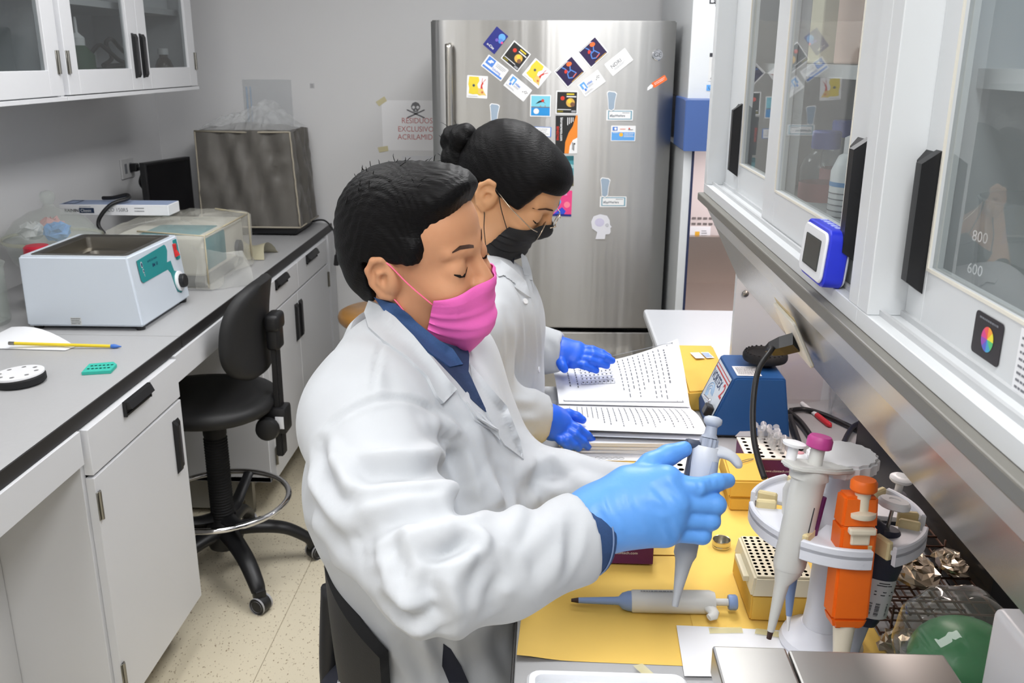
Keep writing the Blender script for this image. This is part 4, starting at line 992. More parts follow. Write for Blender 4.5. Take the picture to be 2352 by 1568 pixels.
lg = build(MB().lathe([(.0185, 0), (.0185, .003), (.0165, .0045), (.0165, .0035), (0, .0035)], Matrix.Translation(fl.o) @ Matrix.Rotation(math.pi/2, 4, 'X'), 32), 'badge', M_chrome, door, smooth=40)
text('GE', fl, 0, -.0065, .02, mat('badge_grey', (90, 92, 96), .4), door, 'badge_letters', h=.0048, align='CENTER', bold=True)
ringp = [fl.p(.0135*math.cos(q), .0135*math.sin(q), .0042) for q in [2*math.pi*i/28 for i in range(28)]]
build(MB().tube(ringp, .0007, 6, closed=True), 'badge_ring', MATS['badge_grey'], lg)

# ---- magnets and stickers on the refrigerator
def Z4(x, y): return (950+x*.34435, 20+y*.34435)
def R1(x, y): return (1080+x*.12755, 40+y*.12755)
def FP(p):
    q = ony(p[0], p[1], FY); return Vector((q.x, fy(q.x)-.0004, q.z))
class Mag:
    def __init__(s, name, label, cat, TL, TR, BR, BL, edge, border=None, conv=Z4, th=.0012, r=.002, group=None):
        P = [FP(conv(*c)) for c in (TL, TR, BR, BL)]
        c = sum(P, Vector())/4; xd = ((P[1]-P[0])+(P[2]-P[3])); xd.y = 0; yd = ((P[0]-P[3])+(P[1]-P[2])); yd.y = 0
        s.w = xd.length/2; s.h = yd.length/2
        s.f = Fr(c, xd, yd); s.f.o = s.f.p(-s.w/2, -s.h/2, 0)
        s.t = thing(name, label, cat, tuple(c), group=group)
        pol = [(a+s.w/2, b+s.h/2) for a, b in rrect(s.w, s.h, r, 2)]
        build(MB().prism(pol, th, s.f.M()), 'backing', edge, s.t); s.z = th+.0002
        if border is not None: s.rect(.05, .05, .95, .95, border, 'picture')
    def rect(s, a0, b0, a1, b1, m, name='print'):
        s.z += .00012; build(rects(s.f, [(a0*s.w, b0*s.h, a1*s.w, b1*s.h)], s.z), name, m, s.t)
    def poly(s, pts, m, name='print'):
        s.z += .00012; build(MB().poly([s.f.p(a*s.w, b*s.h, s.z) for a, b in pts]), name, m, s.t)
    def disc(s, a, b, r, m, name='print', sx=1.0, ang=0):
        s.z += .00012; build(disc(s.f, a*s.w, b*s.h, r*s.h, s.z, 24, sx, ang), name, m, s.t)
    def text(s, body, a, b, size, m, bold=False, ang=0, align='LEFT', xs=1.0):
        s.z += .00012; text(body, s.f, a*s.w, b*s.h, size*s.h, m, s.t, h=s.z, bold=bold, ang=ang, align=align, xs=xs)
    def lines(s, a0, a1, b0, b1, n, m, seed=0, thick=.35):
        s.z += .00012; build(textlines(s.f, a0*s.w, a1*s.w, b0*s.h, b1*s.h, n, thick, s.z, seed=seed), 'fine_print', m, s.t)
    def bar(s, a0, b0, a1, b1, w, m, name='print'):
        A = Vector((a0*s.w, b0*s.h)); B = Vector((a1*s.w, b1*s.h)); d = (B-A).normalized(); n = Vector((-d.y, d.x))*w*s.h/2; s.z += .00012
        build(MB().poly([s.f.p(*(A+n), s.z), s.f.p(*(A-n), s.z), s.f.p(*(B-n), s.z), s.f.p(*(B+n), s.z)]), name, m, s.t)
K = lambda n, c: mat('mg_'+n, c, .4)
mw, mk, mnavy, mblue, mlb = K('white', (228, 228, 228)), K('black', (38, 38, 38)), K('navy', (36, 42, 120)), K('blue', (82, 130, 205)), K('lightblue', (96, 160, 220))
morg, myel, mred, mgold, mpur = K('orange', (232, 108, 52)), K('yellow', (222, 200, 60)), K('red', (206, 60, 44)), K('gold', (212, 168, 80)), K('purple', (42, 30, 70))
mgr, mteal, mpink, mvio = K('grey', (150, 152, 156)), K('teal', (70, 140, 150)), K('pink', (226, 70, 130)), K('violet', (110, 90, 180))
m = Mag('blue_card_magnet', 'deep blue card magnet tilted at the top left of the refrigerator', 'magnet', (475, 155), (685, 340), (435, 665), (230, 490), mnavy, None, R1)
m.disc(.72, .78, .16, mlb); m.disc(.8, .62, .11, mblue); m.disc(.55, .55, .07, mvio); m.disc(.93, .6, .05, mpink); m.text('x-Citx', .18, .12, .15, mw, True)
def planet(label, *c, conv):
    m = Mag('planet_magnet', label, 'magnet', *c, mw, mk, conv, group='black planet magnets')
    m.disc(.66, .5, .19, mgold); m.disc(.62, .56, .09, myel); m.disc(.76, .42, .1, K('brown', (120, 84, 60))); m.disc(.3, .68, .09, mred); m.rect(.48, .83, .82, .89, myel); m.rect(.48, .73, .92, .78, mw); m.rect(.08, .18, .7, .21, mw); m.rect(.08, .08, .34, .15, K('olive', (120, 110, 30))); m.rect(.72, .08, .92, .17, mgr)
planet('black planet picture magnet tilted beside the blue card', (785, 410), (1095, 660), (850, 990), (555, 735), conv=R1)
planet('black planet picture magnet hanging straight above the orange and black one', (950, 547), (1098, 548), (1093, 705), (948, 700), conv=Z4)
def crawfish(label, *c, conv):
    m = Mag('yellow_map_magnet', label, 'magnet', *c, mw, None, conv, group='yellow map magnets')
    m.poly([(.1, .95), (.55, .95), (.6, .78), (.5, .6), (.55, .45), (.78, .42), (.85, .28), (.95, .12), (.82, .16), (.62, .12), (.5, .18), (.3, .16), (.1, .2), (.12, .42), (.07, .6)], myel, 'map_shape')
    m.poly([(.55, .45), (.78, .42), (.85, .28), (.92, .14), (.7, .15), (.55, .22)], K('tan', (222, 190, 110)), 'map_delta'); m.disc(.33, .56, .06, K('slate', (70, 80, 90)))
    m.poly([(.66, .44), (.78, .42), (.74, .56), (.8, .68), (.74, .72), (.68, .6)], mred, 'crustacean'); m.bar(.76, .7, .9, .86, .02, mred); m.bar(.72, .7, .74, .9, .02, mred); m.disc(.75, .27, .05, K('rust', (200, 110, 70))); m.lines(.08, .55, .05, .1, 1, mgr, 3)
crawfish('yellow map magnet tilted in the middle of the fan', (1180, 725), (1465, 985), (1225, 1285), (930, 1035), conv=R1)
crawfish('yellow map magnet hanging straight beside the door handle', (362, 443), (496, 450), (490, 600), (347, 592), conv=Z4)
m = Mag('blue_logo_card', 'white card magnet with blue square logo and script under the blue card', 'magnet', (335, 665), (700, 950), (550, 1150), (190, 870), mw, None, R1)
m.rect(.06, .38, .4, .95, mblue); m.poly([(.13, .55), (.26, .55), (.28, .66), (.34, .7), (.34, .8), (.2, .8), (.18, .68), (.13, .65)], mw); m.rect(.04, .08, .96, .22, mblue); m.text('Schulting', .42, .3, .26, K('script_blue', (60, 100, 190)), xs=.8); m.lines(.48, .95, .6, .9, 3, mgr, 4)
def mbac(label, *c, conv):
    m = Mag('mbac_card', label, 'magnet', *c, mw, None, conv, group='white mbac card magnets')
    m.poly([(.08, .5), (.16, .5), (.16, .8), (.24, .8), (.24, .4), (.3, .4), (.3, .92), (.08, .92)], mlb); m.poly([(.14, .3), (.22, .3), (.22, .48), (.14, .48)], mblue); m.text('mbac', .33, .55, .26, mblue, True, xs=.8); m.lines(.33, .6, .36, .5, 2, mgr, 5); m.lines(.06, .5, .12, .24, 2, mgr, 6)
    for a, b in ((.74, .5), (.8, .58), (.86, .52), (.9, .62), (.84, .66)): m.disc(a, b, .03, mk)
mbac('white mbac card magnet tilted on the left arm of the fan', (750, 1010), (1120, 1310), (955, 1520), (600, 1220), conv=R1)
mbac('white mbac card magnet tilted on the right arm of the fan', (1090, 510), (1228, 405), (1282, 485), (1145, 590), conv=Z4)
def cage(label, *c, conv):
    m = Mag('neon_magnet', label, 'magnet', *c, mw, mpur, conv, group='dark neon figure magnets')
    for a0, b0, a1, b1 in ((.3, .3, .45, .2), (.45, .2, .68, .25), (.3, .3, .38, .5), (.38, .5, .58, .52), (.58, .52, .68, .25), (.45, .5, .42, .75), (.55, .52, .7, .75), (.42, .75, .36, .88), (.7, .75, .72, .9)): m.bar(a0, b0, a1, b1, .05, mblue, 'tube_drawing')
    m.disc(.68, .78, .1, morg, sx=1.3, ang=-.3); m.disc(.38, .62, .07, mred, sx=1.3, ang=.6); m.bar(.46, .2, .68, .24, .035, morg); m.bar(.08, .92, .7, .92, .03, mw); m.bar(.3, .08, .9, .08, .025, mgold)
cage('dark neon figure magnet touching the yellow map magnet', (1505, 975), (1830, 675), (2075, 980), (1755, 1270), conv=R1)
cage('dark neon figure magnet highest on the right arm', (1092, 287), (1212, 178), (1300, 292), (1182, 398), conv=Z4)
m = Mag('ndri_card', 'white NDRI card magnet tilted at the right end of the fan', 'magnet', (1270, 370), (1410, 262), (1465, 340), (1330, 452), mw, None)
m.text('NDRI', .14, .42, .36, K('dgrey', (96, 98, 102)), xs=1.0); m.lines(.2, .8, .22, .36, 2, mgr, 7); m.bar(.7, .35, .8, .9, .01, mgr)
m = Mag('dolphin_magnet', 'square magnet with a leaping dolphin over blue water', 'magnet', (780, 573), (918, 575), (914, 722), (775, 718), mw, K('sky', (120, 196, 214)))
m.rect(.05, .05, .95, .42, K('water', (44, 140, 205))); m.rect(.05, .42, .95, .46, K('city', (120, 110, 110))); m.disc(.3, .25, .13, mw); m.poly([(.25, .58), (.42, .72), (.58, .76), (.74, .6), (.62, .68), (.5, .66)], mk, 'dolphin'); m.disc(.6, .74, .07, mred); m.bar(.5, .46, .5, .52, .06, mgr); m.bar(.72, .46, .72, .54, .05, mgr)
m = Mag('bioreagents_magnet', 'tall black and orange magnet reading bioreagents.com', 'magnet', (948, 712), (1095, 712), (1090, 965), (945, 965), mk, None)
m.poly([(1, 1), (1, .0), (.42, .0), (.45, .3), (.6, .55), (.78, .72), (.92, 1)], K('orange2', (228, 134, 48)), 'orange_swoosh'); m.poly([(1, .42), (1, 0), (.62, 0), (.66, .2), (.8, .36)], mw, 'white_corner')
m.text('bioreagents.com', .22, .95, .1, mw, True, -math.pi/2, xs=.92); m.text('BENEZYME', .05, .72, .085, mred, True, -math.pi/2, xs=.9)
for i, aa in enumerate((.55, .63, .71, .79)): m.bar(aa, .95, aa, .75+.03*i, .02, mw)
m.bar(.78, .1, .78, .3, .015, mk); m.bar(.84, .08, .84, .28, .02, mk); m.disc(.88, .26, .02, mk)
m = Mag('seaside_magnet', 'teal and brown picture magnet partly behind black hair', 'magnet', (950, 982), (1075, 980), (1060, 1182), (940, 1182), mteal, None)
m.rect(0, 0, 1, .35, K('shore', (96, 92, 62))); m.poly([(0, .6), (.5, .68), (1, .58), (1, .7), (.5, .78), (0, .7)], K('foamy', (150, 190, 192))); m.rect(0, .85, 1, 1, K('deepteal', (40, 96, 104)))
m = Mag('pink_blue_card', 'pink and blue card magnet beside the eyeglasses', 'magnet', (930, 1210), (1060, 1212), (1050, 1385), (925, 1380), mpink, None)
m.poly([(0, .8), (.25, .95), (.45, .55), (.2, .2), (0, .1)], mlb); m.poly([(.1, .1), (.5, .35), (.7, .2), (.6, .05), (.1, .02)], K('royal', (50, 80, 200))); m.disc(.75, .45, .12, K('rose', (240, 130, 150))); m.rect(0, 0, 1, .08, mnavy); m.text('sumtin', .3, .82, .12, K('lilac', (220, 190, 230)), True)
m = Mag('schedule_card', 'small white and blue schedule card magnet', 'magnet', (1318, 780), (1482, 780), (1478, 885), (1315, 882), mw, None)
m.rect(.03, .05, .97, .58, mlb); m.disc(.42, .42, .13, K('sun', (235, 180, 60))); m.lines(.08, .36, .5, .58, 1, mw, 2); m.lines(.54, .95, .25, .55, 3, mw, 3); m.rect(.06, .68, .26, .92, mblue); m.disc(.18, .8, .08, mw); m.lines(.36, .6, .72, .84, 1, morg, 4); m.disc(.74, .82, .05, mred); m.lines(.7, .92, .7, .8, 1, mk, 5)
m = Mag('label_card', 'white card magnet with blue rim peeking past black hair', 'magnet', (790, 785), (922, 790), (915, 855), (785, 850), mblue, mw)
m.lines(.1, .9, .2, .85, 4, mgr, 12)
def tube_sticker(label, ox, oy, both=True):
    # die-cut sticker: plain microtube silhouette above a framed sign
    m = Mag('tube_sticker', label, 'sticker', (ox+20, oy+130), (ox+195, oy+130), (ox+192, oy+202), (ox+12, oy+200), mw, None, group='hashtag tube stickers')
    m.rect(.06, .1, .96, .92, K('frame_teal', (120, 160, 176))); m.rect(.1, .18, .91, .84, mw); m.text('#EppiWasHere', .13, .36, .3, K('sig', (70, 84, 96)), True, xs=.78); m.lines(.6, .88, .66, .8, 1, K('sig', (70, 84, 96)), 3)
    P = [(ox+18, oy+14), (ox+30, oy+2), (ox+75, oy+8), (ox+88, oy+20), (ox+76, oy+70), (ox+70, oy+125), (ox+50, oy+140), (ox+28, oy+130), (ox+24, oy+60)]
    W_ = [FP(Z4(*p)) for p in P]
    yy = min(w.y for w in W_); q = MB().prism([(w.x, w.z) for w in W_], .0012, Matrix(((1, 0, 0, 0), (0, 0, -1, yy-.0002), (0, 1, 0, 0), (0, 0, 0, 1))))
    build(q, 'tube_backing', mw, m.t)
    c = sum(W_, Vector())/len(W_)
    q = MB().prism([(c.x+(w.x-c.x)*.84, c.z+(w.z-c.z)*.9) for w in W_], .0003, Matrix(((1, 0, 0, 0), (0, 0, -1, yy-.0014), (0, 1, 0, 0), (0, 0, 0, 1))))
    build(q, 'tube_print', K('tube_grey', (150, 166, 182)), m.t)
tube_sticker('grey tube sticker with hashtag sign right of the fan', 1270, 545)
tube_sticker('grey tube sticker with hashtag sign above the head-shaped magnet', 1226, 1122)
tube_sticker('grey tube sticker half hidden by black hair', 488, 628)
m = Mag('orange_tag', 'small orange tag magnet near the right door edge', 'magnet', (1590, 495), (1680, 440), (1692, 475), (1602, 532), morg, None); m.lines(.15, .95, .3, .8, 2, mw, 1)
m.poly([(-.45, .25), (-.1, .2), (.05, .5), (-.05, .9), (-.35, .7)], mw, 'white_tip')
# head profile magnet
P = [(1213, 1536), (1225, 1490), (1190, 1465), (1184, 1420), (1200, 1385), (1245, 1370), (1290, 1380), (1308, 1410), (1310, 1440), (1322, 1455), (1312, 1462), (1314, 1490), (1305, 1503), (1280, 1505), (1275, 1536)]
W_ = [FP(Z4(*p)) for p in P]; yy = min(w.y for w in W_)
t = thing('head_magnet', 'pale head-profile cutout magnet low on the refrigerator door', 'magnet', tuple(sum(W_, Vector())/len(W_)))
Mxz = lambda d: Matrix(((1, 0, 0, 0), (0, 0, -1, yy-d), (0, 1, 0, 0), (0, 0, 0, 1)))
build(MB().prism([(w.x, w.z) for w in W_], .0012, Mxz(.0002)), 'cutout', K('pale', (214, 214, 220)), t)
c = FP(Z4(1240, 1425)); build(MB().prism([(c.x+.017*math.cos(q), c.z+.015*math.sin(q)) for q in [2*math.pi*i/20 for i in range(20)]], .0002, Mxz(.0015)), 'brain_print', K('lavender', (196, 192, 214)), t)
c = FP(Z4(1290, 1443)); fq = Fr((c.x, yy-.0018, c.z), (1, 0, 0), (0, 0, 1)); text('G', fq, 0, -.003, .009, mgr, t, align='CENTER')
build(MB().tube([(c.x+.0055*math.cos(q), yy-.0018, c.z+.0055*math.sin(q)) for q in [2*math.pi*i/20 for i in range(20)]], .0004, 5, closed=True), 'ring_print', mgr, t)

# ------------------------------------------------------------------ laminar flow cabinet
LY = 3.1; lx0, lx1 = ony(1592, 60, LY).x-.004, 1.38
zb0, zb1 = ony(1580, 347, LY-.05).z, ony(1580, 230, LY-.05).z
M_pk = mat('flow_interior', (206, 196, 194), .4); M_fblue = mat('flow_blue', (72, 98, 154), .35)
t = thing('flow_cabinet', 'white laminar flow cabinet with blue band right of the refrigerator', 'flow cabinet', (.92, 3.4, 0))
bx('upper_body', (lx0, LY, zb1), (lx1, 3.95, 2.2), M_cab2, t, .004)
build(MB().prism([(LY-.05, zb0), (LY-.05, zb1), (LY, zb1+.004), (3.3, zb1+.004), (3.3, zb0)], lx1-lx0+.012, Matrix(((0, 0, 1, lx0-.012), (1, 0, 0, 0), (0, 1, 0, 0), (0, 0, 0, 1))), .003), 'blue_hood', M_fblue, t)
bx('side_panel', (lx0-.004, LY-.02, .05), (lx0+.024, 3.95, zb0), M_cab2, t, .002); bx('side_panel', (lx1-.028, LY-.02, .05), (lx1, 3.95, zb0), M_cab2, t, .002)
build(MB().box((lx0+.022, LY-.022, .78), (lx0+.03, LY-.018, zb0)), 'seal_strip', mat('seal_dark', (40, 48, 80), .5), t)
bx('back_panel', (lx0+.024, 3.6, .75), (lx1-.028, 3.62, zb0), M_pk, t)
bx('work_surface', (lx0+.024, LY-.01, .755), (lx1-.028, 3.6, .775), steel('flow_steel', (186, 174, 166), .35), t)
bx('lower_plinth', (lx0+.024, 3.56, .775), (lx1-.028, 3.598, .96), MATS['flow_steel'], t)
gr = MB()
for r_ in range(2):
    for i in range(36): x = lx0+.05+i*.022; gr.box((x, 3.5975, 1.0+r_*.022), (x+.015, 3.599, 1.008+r_*.022))
build(gr, 'grille_slots', mat('slot_grey', (110, 104, 102), .6), t, kind='stuff')
bx('base', (lx0+.02, LY, .05), (lx1-.02, 3.95, .755), M_cab2, t)
lmp = bx('hood_lamp', (lx0+.1, 3.2, zb0+.0), (lx1-.1, 3.25, zb0+.02), mat('hood_lamp_tube', (255, 232, 226), .5, emit=4.0), t)
ld = bpy.data.lights.new('hood_light', 'AREA'); ld.shape = 'RECTANGLE'; ld.size = .8; ld.size_y = .06; ld.energy = 6.0; ld.color = (1, .9, .88)
lo = bpy.data.objects.new('hood_light', ld); COL.objects.link(lo); lo.parent = t; lo.location = WM[t.name].inverted() @ Vector(((lx0+lx1)/2, 3.3, zb0-.01))
f = Fr(ony(1583, 553, 3.5985), (1, 0, 0), (0, 0, 1)); ss = 3.6/2110
t2 = bx('rating_plate', f.p(0, 0, .0)+Vector((0, 0, 0)), f.p(.08, .058, .003), M_paper, t); build(rects(f, [(.02, .012, .038, .038)], .0035), 'warning_mark', K('sun', (235, 180, 60)), t); build(textlines(f, .045, .07, .01, .045, 4, .35, .0035, seed=2), 'plate_print', M_inkg, t)
f = Fr((lx0, LY-.0006, 0), (1, 0, 0), (0, 0, 1))
def fp_(px_, py_): q = ony(px_, py_, LY); return q.x-lx0, q.z
a, b = fp_(1628, 8); text('Laminar Flow', f, a, b, .026, M_ink, t, bold=True, xs=1.15)
a, b = fp_(1642, 16); text('Cabinet', f, a, b-.004, .026, M_ink, t, bold=True, xs=1.15)
a, b = fp_(1626, 186); a1, b1 = fp_(1690, 122)
build(rects(f, [(a, b, a1, b1)], .0006), 'instruction_sheet', mat('sheet_white', (214, 214, 212), .7), t); build(rects(f, [(a, b1-.012, a1, b1)], .001), 'sheet_header', M_ink, t); build(textlines(f, a+.008, a1-.01, b+.03, b1-.018, 9, .3, .001, seed=6), 'sheet_print', M_inkg, t)
build(MB().poly([f.p(a+.006, b+.006, .001), f.p(a+.026, b+.006, .001), f.p(a+.016, b+.024, .001)]), 'warning_triangle', M_inkg, t)
a, b = fp_(1622, 208); a1, b1 = fp_(1645, 198)
build(rects(f, [(a, b, a+.042, b+.018)], .0008), 'blue_badge', K('lightblue', (96, 160, 220)), t); text('ULPA', f, a+.006, b+.004, .014, M_ink, t, h=.0012); text('ISO', f, a+.05, b+.002, .02, M_ink, t, bold=True)

# ------------------------------------------------------------------ things on the bench
M_kraft = mat('kraft_yellow', (240, 200, 100), .75, var=.05, vscale=12)
M_kraft2 = mat('kraft_parcel', (220, 178, 78), .7, var=.06, vscale=25)
def sheet(name, pts, z, label, m, cat='paper', lift=None, n=14):
    """four-cornered sheet on the bench, gently uneven"""
    A, B, C, D = [Vector((x, y, 0)) for x, y in pts]; rows = []
    for i in range(n+1):
        r = []
        for j in range(n+1):
            u, v = i/n, j/n; p = (A*(1-u)+B*u)*(1-v)+(D*(1-u)+C*u)*v
            h = z+.0006+.0006*math.sin(u*7+v*3)*math.sin(v*6)
            if lift: h += lift(u, v)
            r.append((p.x, p.y, h))
        rows.append(r)
    return build(MB().grid(rows), name, m, smooth=180, label=label, cat=cat)
sheet('kraft_sheet', [(-.031, .983), (.225, .978), (.22, 1.3), (-.02, 1.3)], .9, 'yellow kraft sheet at the bench front under the lying pipette', M_kraft, lift=lambda u, v: .006*math.exp(-(u/.15)**2-(v/.15)**2))
sheet('kraft_sheet', [(-.02, 1.24), (.43, 1.25), (.425, 1.6), (-.012, 1.6)], .9012, 'yellow kraft sheet lying between sleeve and open notebook', M_kraft)
sheet('kraft_sheet', [(.2, .979), (.44, 1.0), (.435, 1.32), (.2, 1.31)], .9016, 'yellow kraft sheet under the pipette stand and tip box', M_kraft)
sheet('paper_note', [(.174, .955), (.36, .96), (.355, 1.054), (.178, 1.06)], .9032, 'white paper note taped in front of the steel box', M_paper)
tp = MB()
for x, y, an in ((.24, 1.05, .1), (.3, 1.046, -.2), (.33, 1.05, .5), (.13, .955, -1.0)):
    c_, s_ = math.cos(an), math.sin(an); b_ = MB()
    b_.poly([(x+a*c_-b*s_, y+a*s_+b*c_, .9052) for a, b in ((-.022, -.006), (.022, -.007), (.024, .006), (-.02, .007))])
    build(b_, 'tape_strip', mat('clear_tape', (226, 214, 150), .3, alpha=.6), label=['pale yellow tape strip at the left of the white note', 'pale yellow tape strip in the middle of the white note', 'pale yellow tape strip at the right of the white note', 'pale yellow tape strip on the bare bench front'][[.24, .3, .33, .13].index(x)], cat='tape', group='tape strips on the bench')
# white tray at the near edge
t = thing('white_tray', 'white plastic tray rim at the bottom picture edge', 'tray', (.06, .84, .9))
tr = MB(); o1 = rrect(.19, .24, .015, 4); i1 = rrect(.17, .22, .01, 4); cc = (.078, .826)
V = []
for pl_, z in ((o1, .9), (o1, .912), (rrect(.184, .234, .013, 4), .915), (i1, .915), (i1, .906)): V.append([tr.bm.verts.new((a+cc[0], b+cc[1], z)) for a, b in pl_])
for a, b in zip(V, V[1:]):
    for k in range(len(a)): tr.bm.faces.new((a[k], a[(k+1) % len(a)], b[(k+1) % len(a)], b[k]))
tr.bm.faces.new(V[-1])
build(tr, 'rim', mat('tray_white', (240, 242, 246), .3), t, smooth=35)

# vortex mixer
M_vb = mat('vortex_blue', (36, 84, 142), .45, bump=.1, bscale=900)
t = thing('vortex_mixer', 'blue vortex mixer with black cup head', 'vortex mixer', (.405, 1.77, .9))
YN, YD = 1.702, .15
prof = [(.328, .906), (.326, .93), (.366, 1.025), (.372, 1.028), (.462, 1.028), (.466, 1.025), (.484, .906)]
Mv = Matrix(((1, 0, 0, 0), (0, 0, 1, YN), (0, 1, 0, 0), (0, 0, 0, 1)))
build(MB().prism(prof, YD, Mv, .003, 2), 'housing', M_vb, t, smooth=35)
for x, y in ((.345, 1.72), (.47, 1.72), (.345, 1.835), (.47, 1.835)): build(MB().lathe([(.01, 0), (.011, .007)], Matrix.Translation((x, y, .9)), 12), 'foot', M_black, t)
bx('base_plate', (.332, YN+.003, .9035), (.48, YN+YD-.003, .9065), M_black, t)
build(MB().lathe([(.016, 1.026), (.016, 1.036), (.03, 1.038), (.0425, 1.04), (.0445, 1.044), (.0445, 1.051), (.042, 1.056), (.036, 1.057), (.033, 1.053), (0, 1.051)], Matrix.Translation((.442, 1.785, 0)), 40), 'cup_head', M_blackm, t, smooth=40)
nb_ = MB()
for k in range(24): q = 2*math.pi*k/24; nb_.lathe([(.002, 1.0562), (.002, 1.0585), (0, 1.0588)], Matrix.Translation((.442+.039*math.cos(q), 1.785+.039*math.sin(q), 0)), 6)
build(nb_, 'grip_nubs', M_blackm, t, kind='stuff')
sl = Vector((.366-.326, 0, 1.025-.93)); fv = Fr(Vector((.326, YN+YD-.004, .93)), (0, -1, 0), sl); hv = sl.length; wv = YD-.008
if fv.n.x > 0: fv.n = -fv.n
build(rects(fv, [(.008, .012, wv-.004, hv-.004)], .0014), 'front_label', mat('label_pale', (206, 214, 222), .5), t)
build(rects(fv, [(.01, hv-.02, wv-.006, hv-.017), (.01, hv-.012, wv-.006, hv-.010)], .0018), 'label_stripes', mat('label_red', (196, 60, 60), .5), t)
text('VORTEX', fv, .012, hv-.044, .027, mat('label_navy', (34, 54, 96), .5), t, h=.0018, bold=True, xs=.85)
text('2', fv, .112, hv-.052, .042, MATS['label_red'], t, h=.002, bold=True)
for r_ in (.008, .014, .02): build(MB().tube([fv.p(.05+r_*1.3*math.cos(q), .036+r_*math.sin(q), .0016) for q in [2*math.pi*k/24 for k in range(18)]], .0008, 4), 'swirl_print', mat('swirl_blue', (110, 160, 205), .5), t)
kb = build(MB().box((-.013, -.011, 0), (.013, .011, .016), .003, 2, fv.M(.118, .018, .001)), 'speed_knob', M_black, t)
build(MB().tube([fv.p(.082, .026, .001), fv.p(.07, .03, .016)], .0028, 8).lathe([(.006, 0), (.006, .003)], fv.M(.082, .026, .001), 10), 'toggle_switch', M_chrome, t, smooth=50)
ft = Fr((.372, YN+.008, 1.0285), (1, 0, 0), (0, 1, 0))
build(rects(ft, [(.002, .004, .05, .062)], .0006), 'rating_label', M_paper, t); build(textlines(ft, .006, .046, .01, .055, 7, .35, .001, seed=3), 'rating_print', M_ink, t)
fn_ = Fr((.34, YN, .906), (1, 0, 0), (0, 0, 1)); build(MB().poly([fn_.p(a, b, .0006) for a, b in ((.036, 0), (.075, 0), (.078, .006), (.066, .012), (.045, .011))]), 'sticker_scrap', M_paper, t)
# cables behind the mixer
for k, (P, lab_) in enumerate((([(1815, 942, 1.83), (1850, 940, 1.82), (1900, 955, 1.75), (1985, 995, 1.7)], 'thick black cable running right from the vortex mixer'), ([(1812, 945, 1.83), (1840, 970, 1.8), (1868, 1010, 1.7), (1880, 1040, 1.62)], 'black cable dropping down behind the vortex mixer'), ([(1815, 955, 1.8), (1825, 985, 1.76), (1840, 1030, 1.66)], 'short black cable beside the vortex mixer'), ([(1990, 965, 1.72), (1955, 985, 1.7), (1930, 1040, 1.6), (1935, 1060, 1.55)], 'curved black cable under the slanted fascia'))):
    pts = [onz(a, b, .9075+.002*k) for a, b, w in P]
    build(MB().tube(spline(pts, 8), .0055, 8), 'power_cable', M_black, smooth=180, label=lab_, cat='cable', group='black cables on the bench')

# yellow parcel behind the mixer
t = thing('kraft_parcel', 'yellow kraft parcel with small sticker behind the vortex mixer', 'parcel', (.36, 2.0, .9))
build(MB().hull8([(.299, 1.846, .9005), (.402, 1.852, .9005), (.402, 2.14, .9005), (.306, 2.145, .9005), (.302, 1.848, .944), (.4, 1.856, .95), (.4, 2.13, .962), (.31, 2.135, .96)], .004, 2), 'wrapping', M_kraft2, t, smooth=35)
build(MB().tube([(.3, 1.85, .925), (.303, 2.0, .928), (.307, 2.14, .93)], .0012, 5), 'fold_line', mat('kraft_fold', (176, 130, 44), .8), t)
fk = Fr((.345, 2.03, .9585), (1, .2, -.02), (-.2, 1, .03)); build(rects(fk, [(0, 0, .022, .04), (.026, 0, .045, .04)], .002), 'sticker', M_paper, t); build(textlines(fk, .026, .044, .004, .036, 4, .5, .0026, seed=3), 'sticker_print', K('blue', (82, 130, 205)), t)
# small kraft box
t = thing('kraft_box', 'small yellow kraft box with a paper clip in front of the tube rack', 'box', (.335, 1.41, .9))
build(MB().hull8([(.309, 1.392, .9025), (.37, 1.392, .9025), (.375, 1.5, .9025), (.312, 1.5, .9025), (.308, 1.392, .926), (.369, 1.392, .926), (.374, 1.5, .926), (.311, 1.5, .926)], .002), 'lower_half', M_kraft2, t)
build(MB().hull8([(.304, 1.388, .928), (.371, 1.388, .928), (.378, 1.504, .928), (.308, 1.504, .928), (.306, 1.39, .958), (.37, 1.39, .958), (.376, 1.5, .96), (.311, 1.5, .96)], .003), 'lid', M_kraft2, t)
build(MB().tube(spline([(.325, 1.45, .961), (.345, 1.458, .962), (.36, 1.47, .962), (.35, 1.468, .962), (.338, 1.46, .962)], 5), .0006, 5), 'paper_clip', M_hinge, t)
# cardboard tube racks
M_purp = mat('rack_purple', (92, 30, 84), .5); M_hole = mat('hole_dark', (128, 118, 108), .7); M_rackw = mat('rack_white', (232, 228, 218), .6)
def tube_rack(label, x0, x1, y0, y1, nx, ny, rot=0):
    c = Vector(((x0+x1)/2, (y0+y1)/2, .9035)); t = thing('tube_rack', label, 'tube rack', tuple(c), Matrix.Rotation(rot, 3, 'Z'), group='purple cardboard tube racks')
    w, d = (x1-x0)/2, (y1-y0)/2; L = dict(parent=t, local=True)
    build(MB().box((-w, -d, 0), (w, d, .04), .001, 1), 'box', M_purp, **L); build(MB().box((-w-.0005, -d-.0005, .04), (w+.0005, d+.0005, .043), .0005, 1), 'top_board', M_rackw, **L)
    for i in range(nx):
        for j in range(ny):
            a = -w+(i+.5)*2*w/nx; b = -d+(j+.5)*2*d/ny
            build(MB().lathe([(min(w/nx, d/ny)*.52, .0434), (0, .0434)], Matrix.Translation((a, b, 0)), 14), 'hole', M_hole, **L)
    f = Fr((-w, -d-.0004, 0), (1, 0, 0), (0, 0, 1)); me = text_mesh('website at www.clontech.com', .0062, xs=1.0); me.transform(f.M(.004, .017, .0004)); build(me, 'lettering', M_paper, **L)
    return t, c
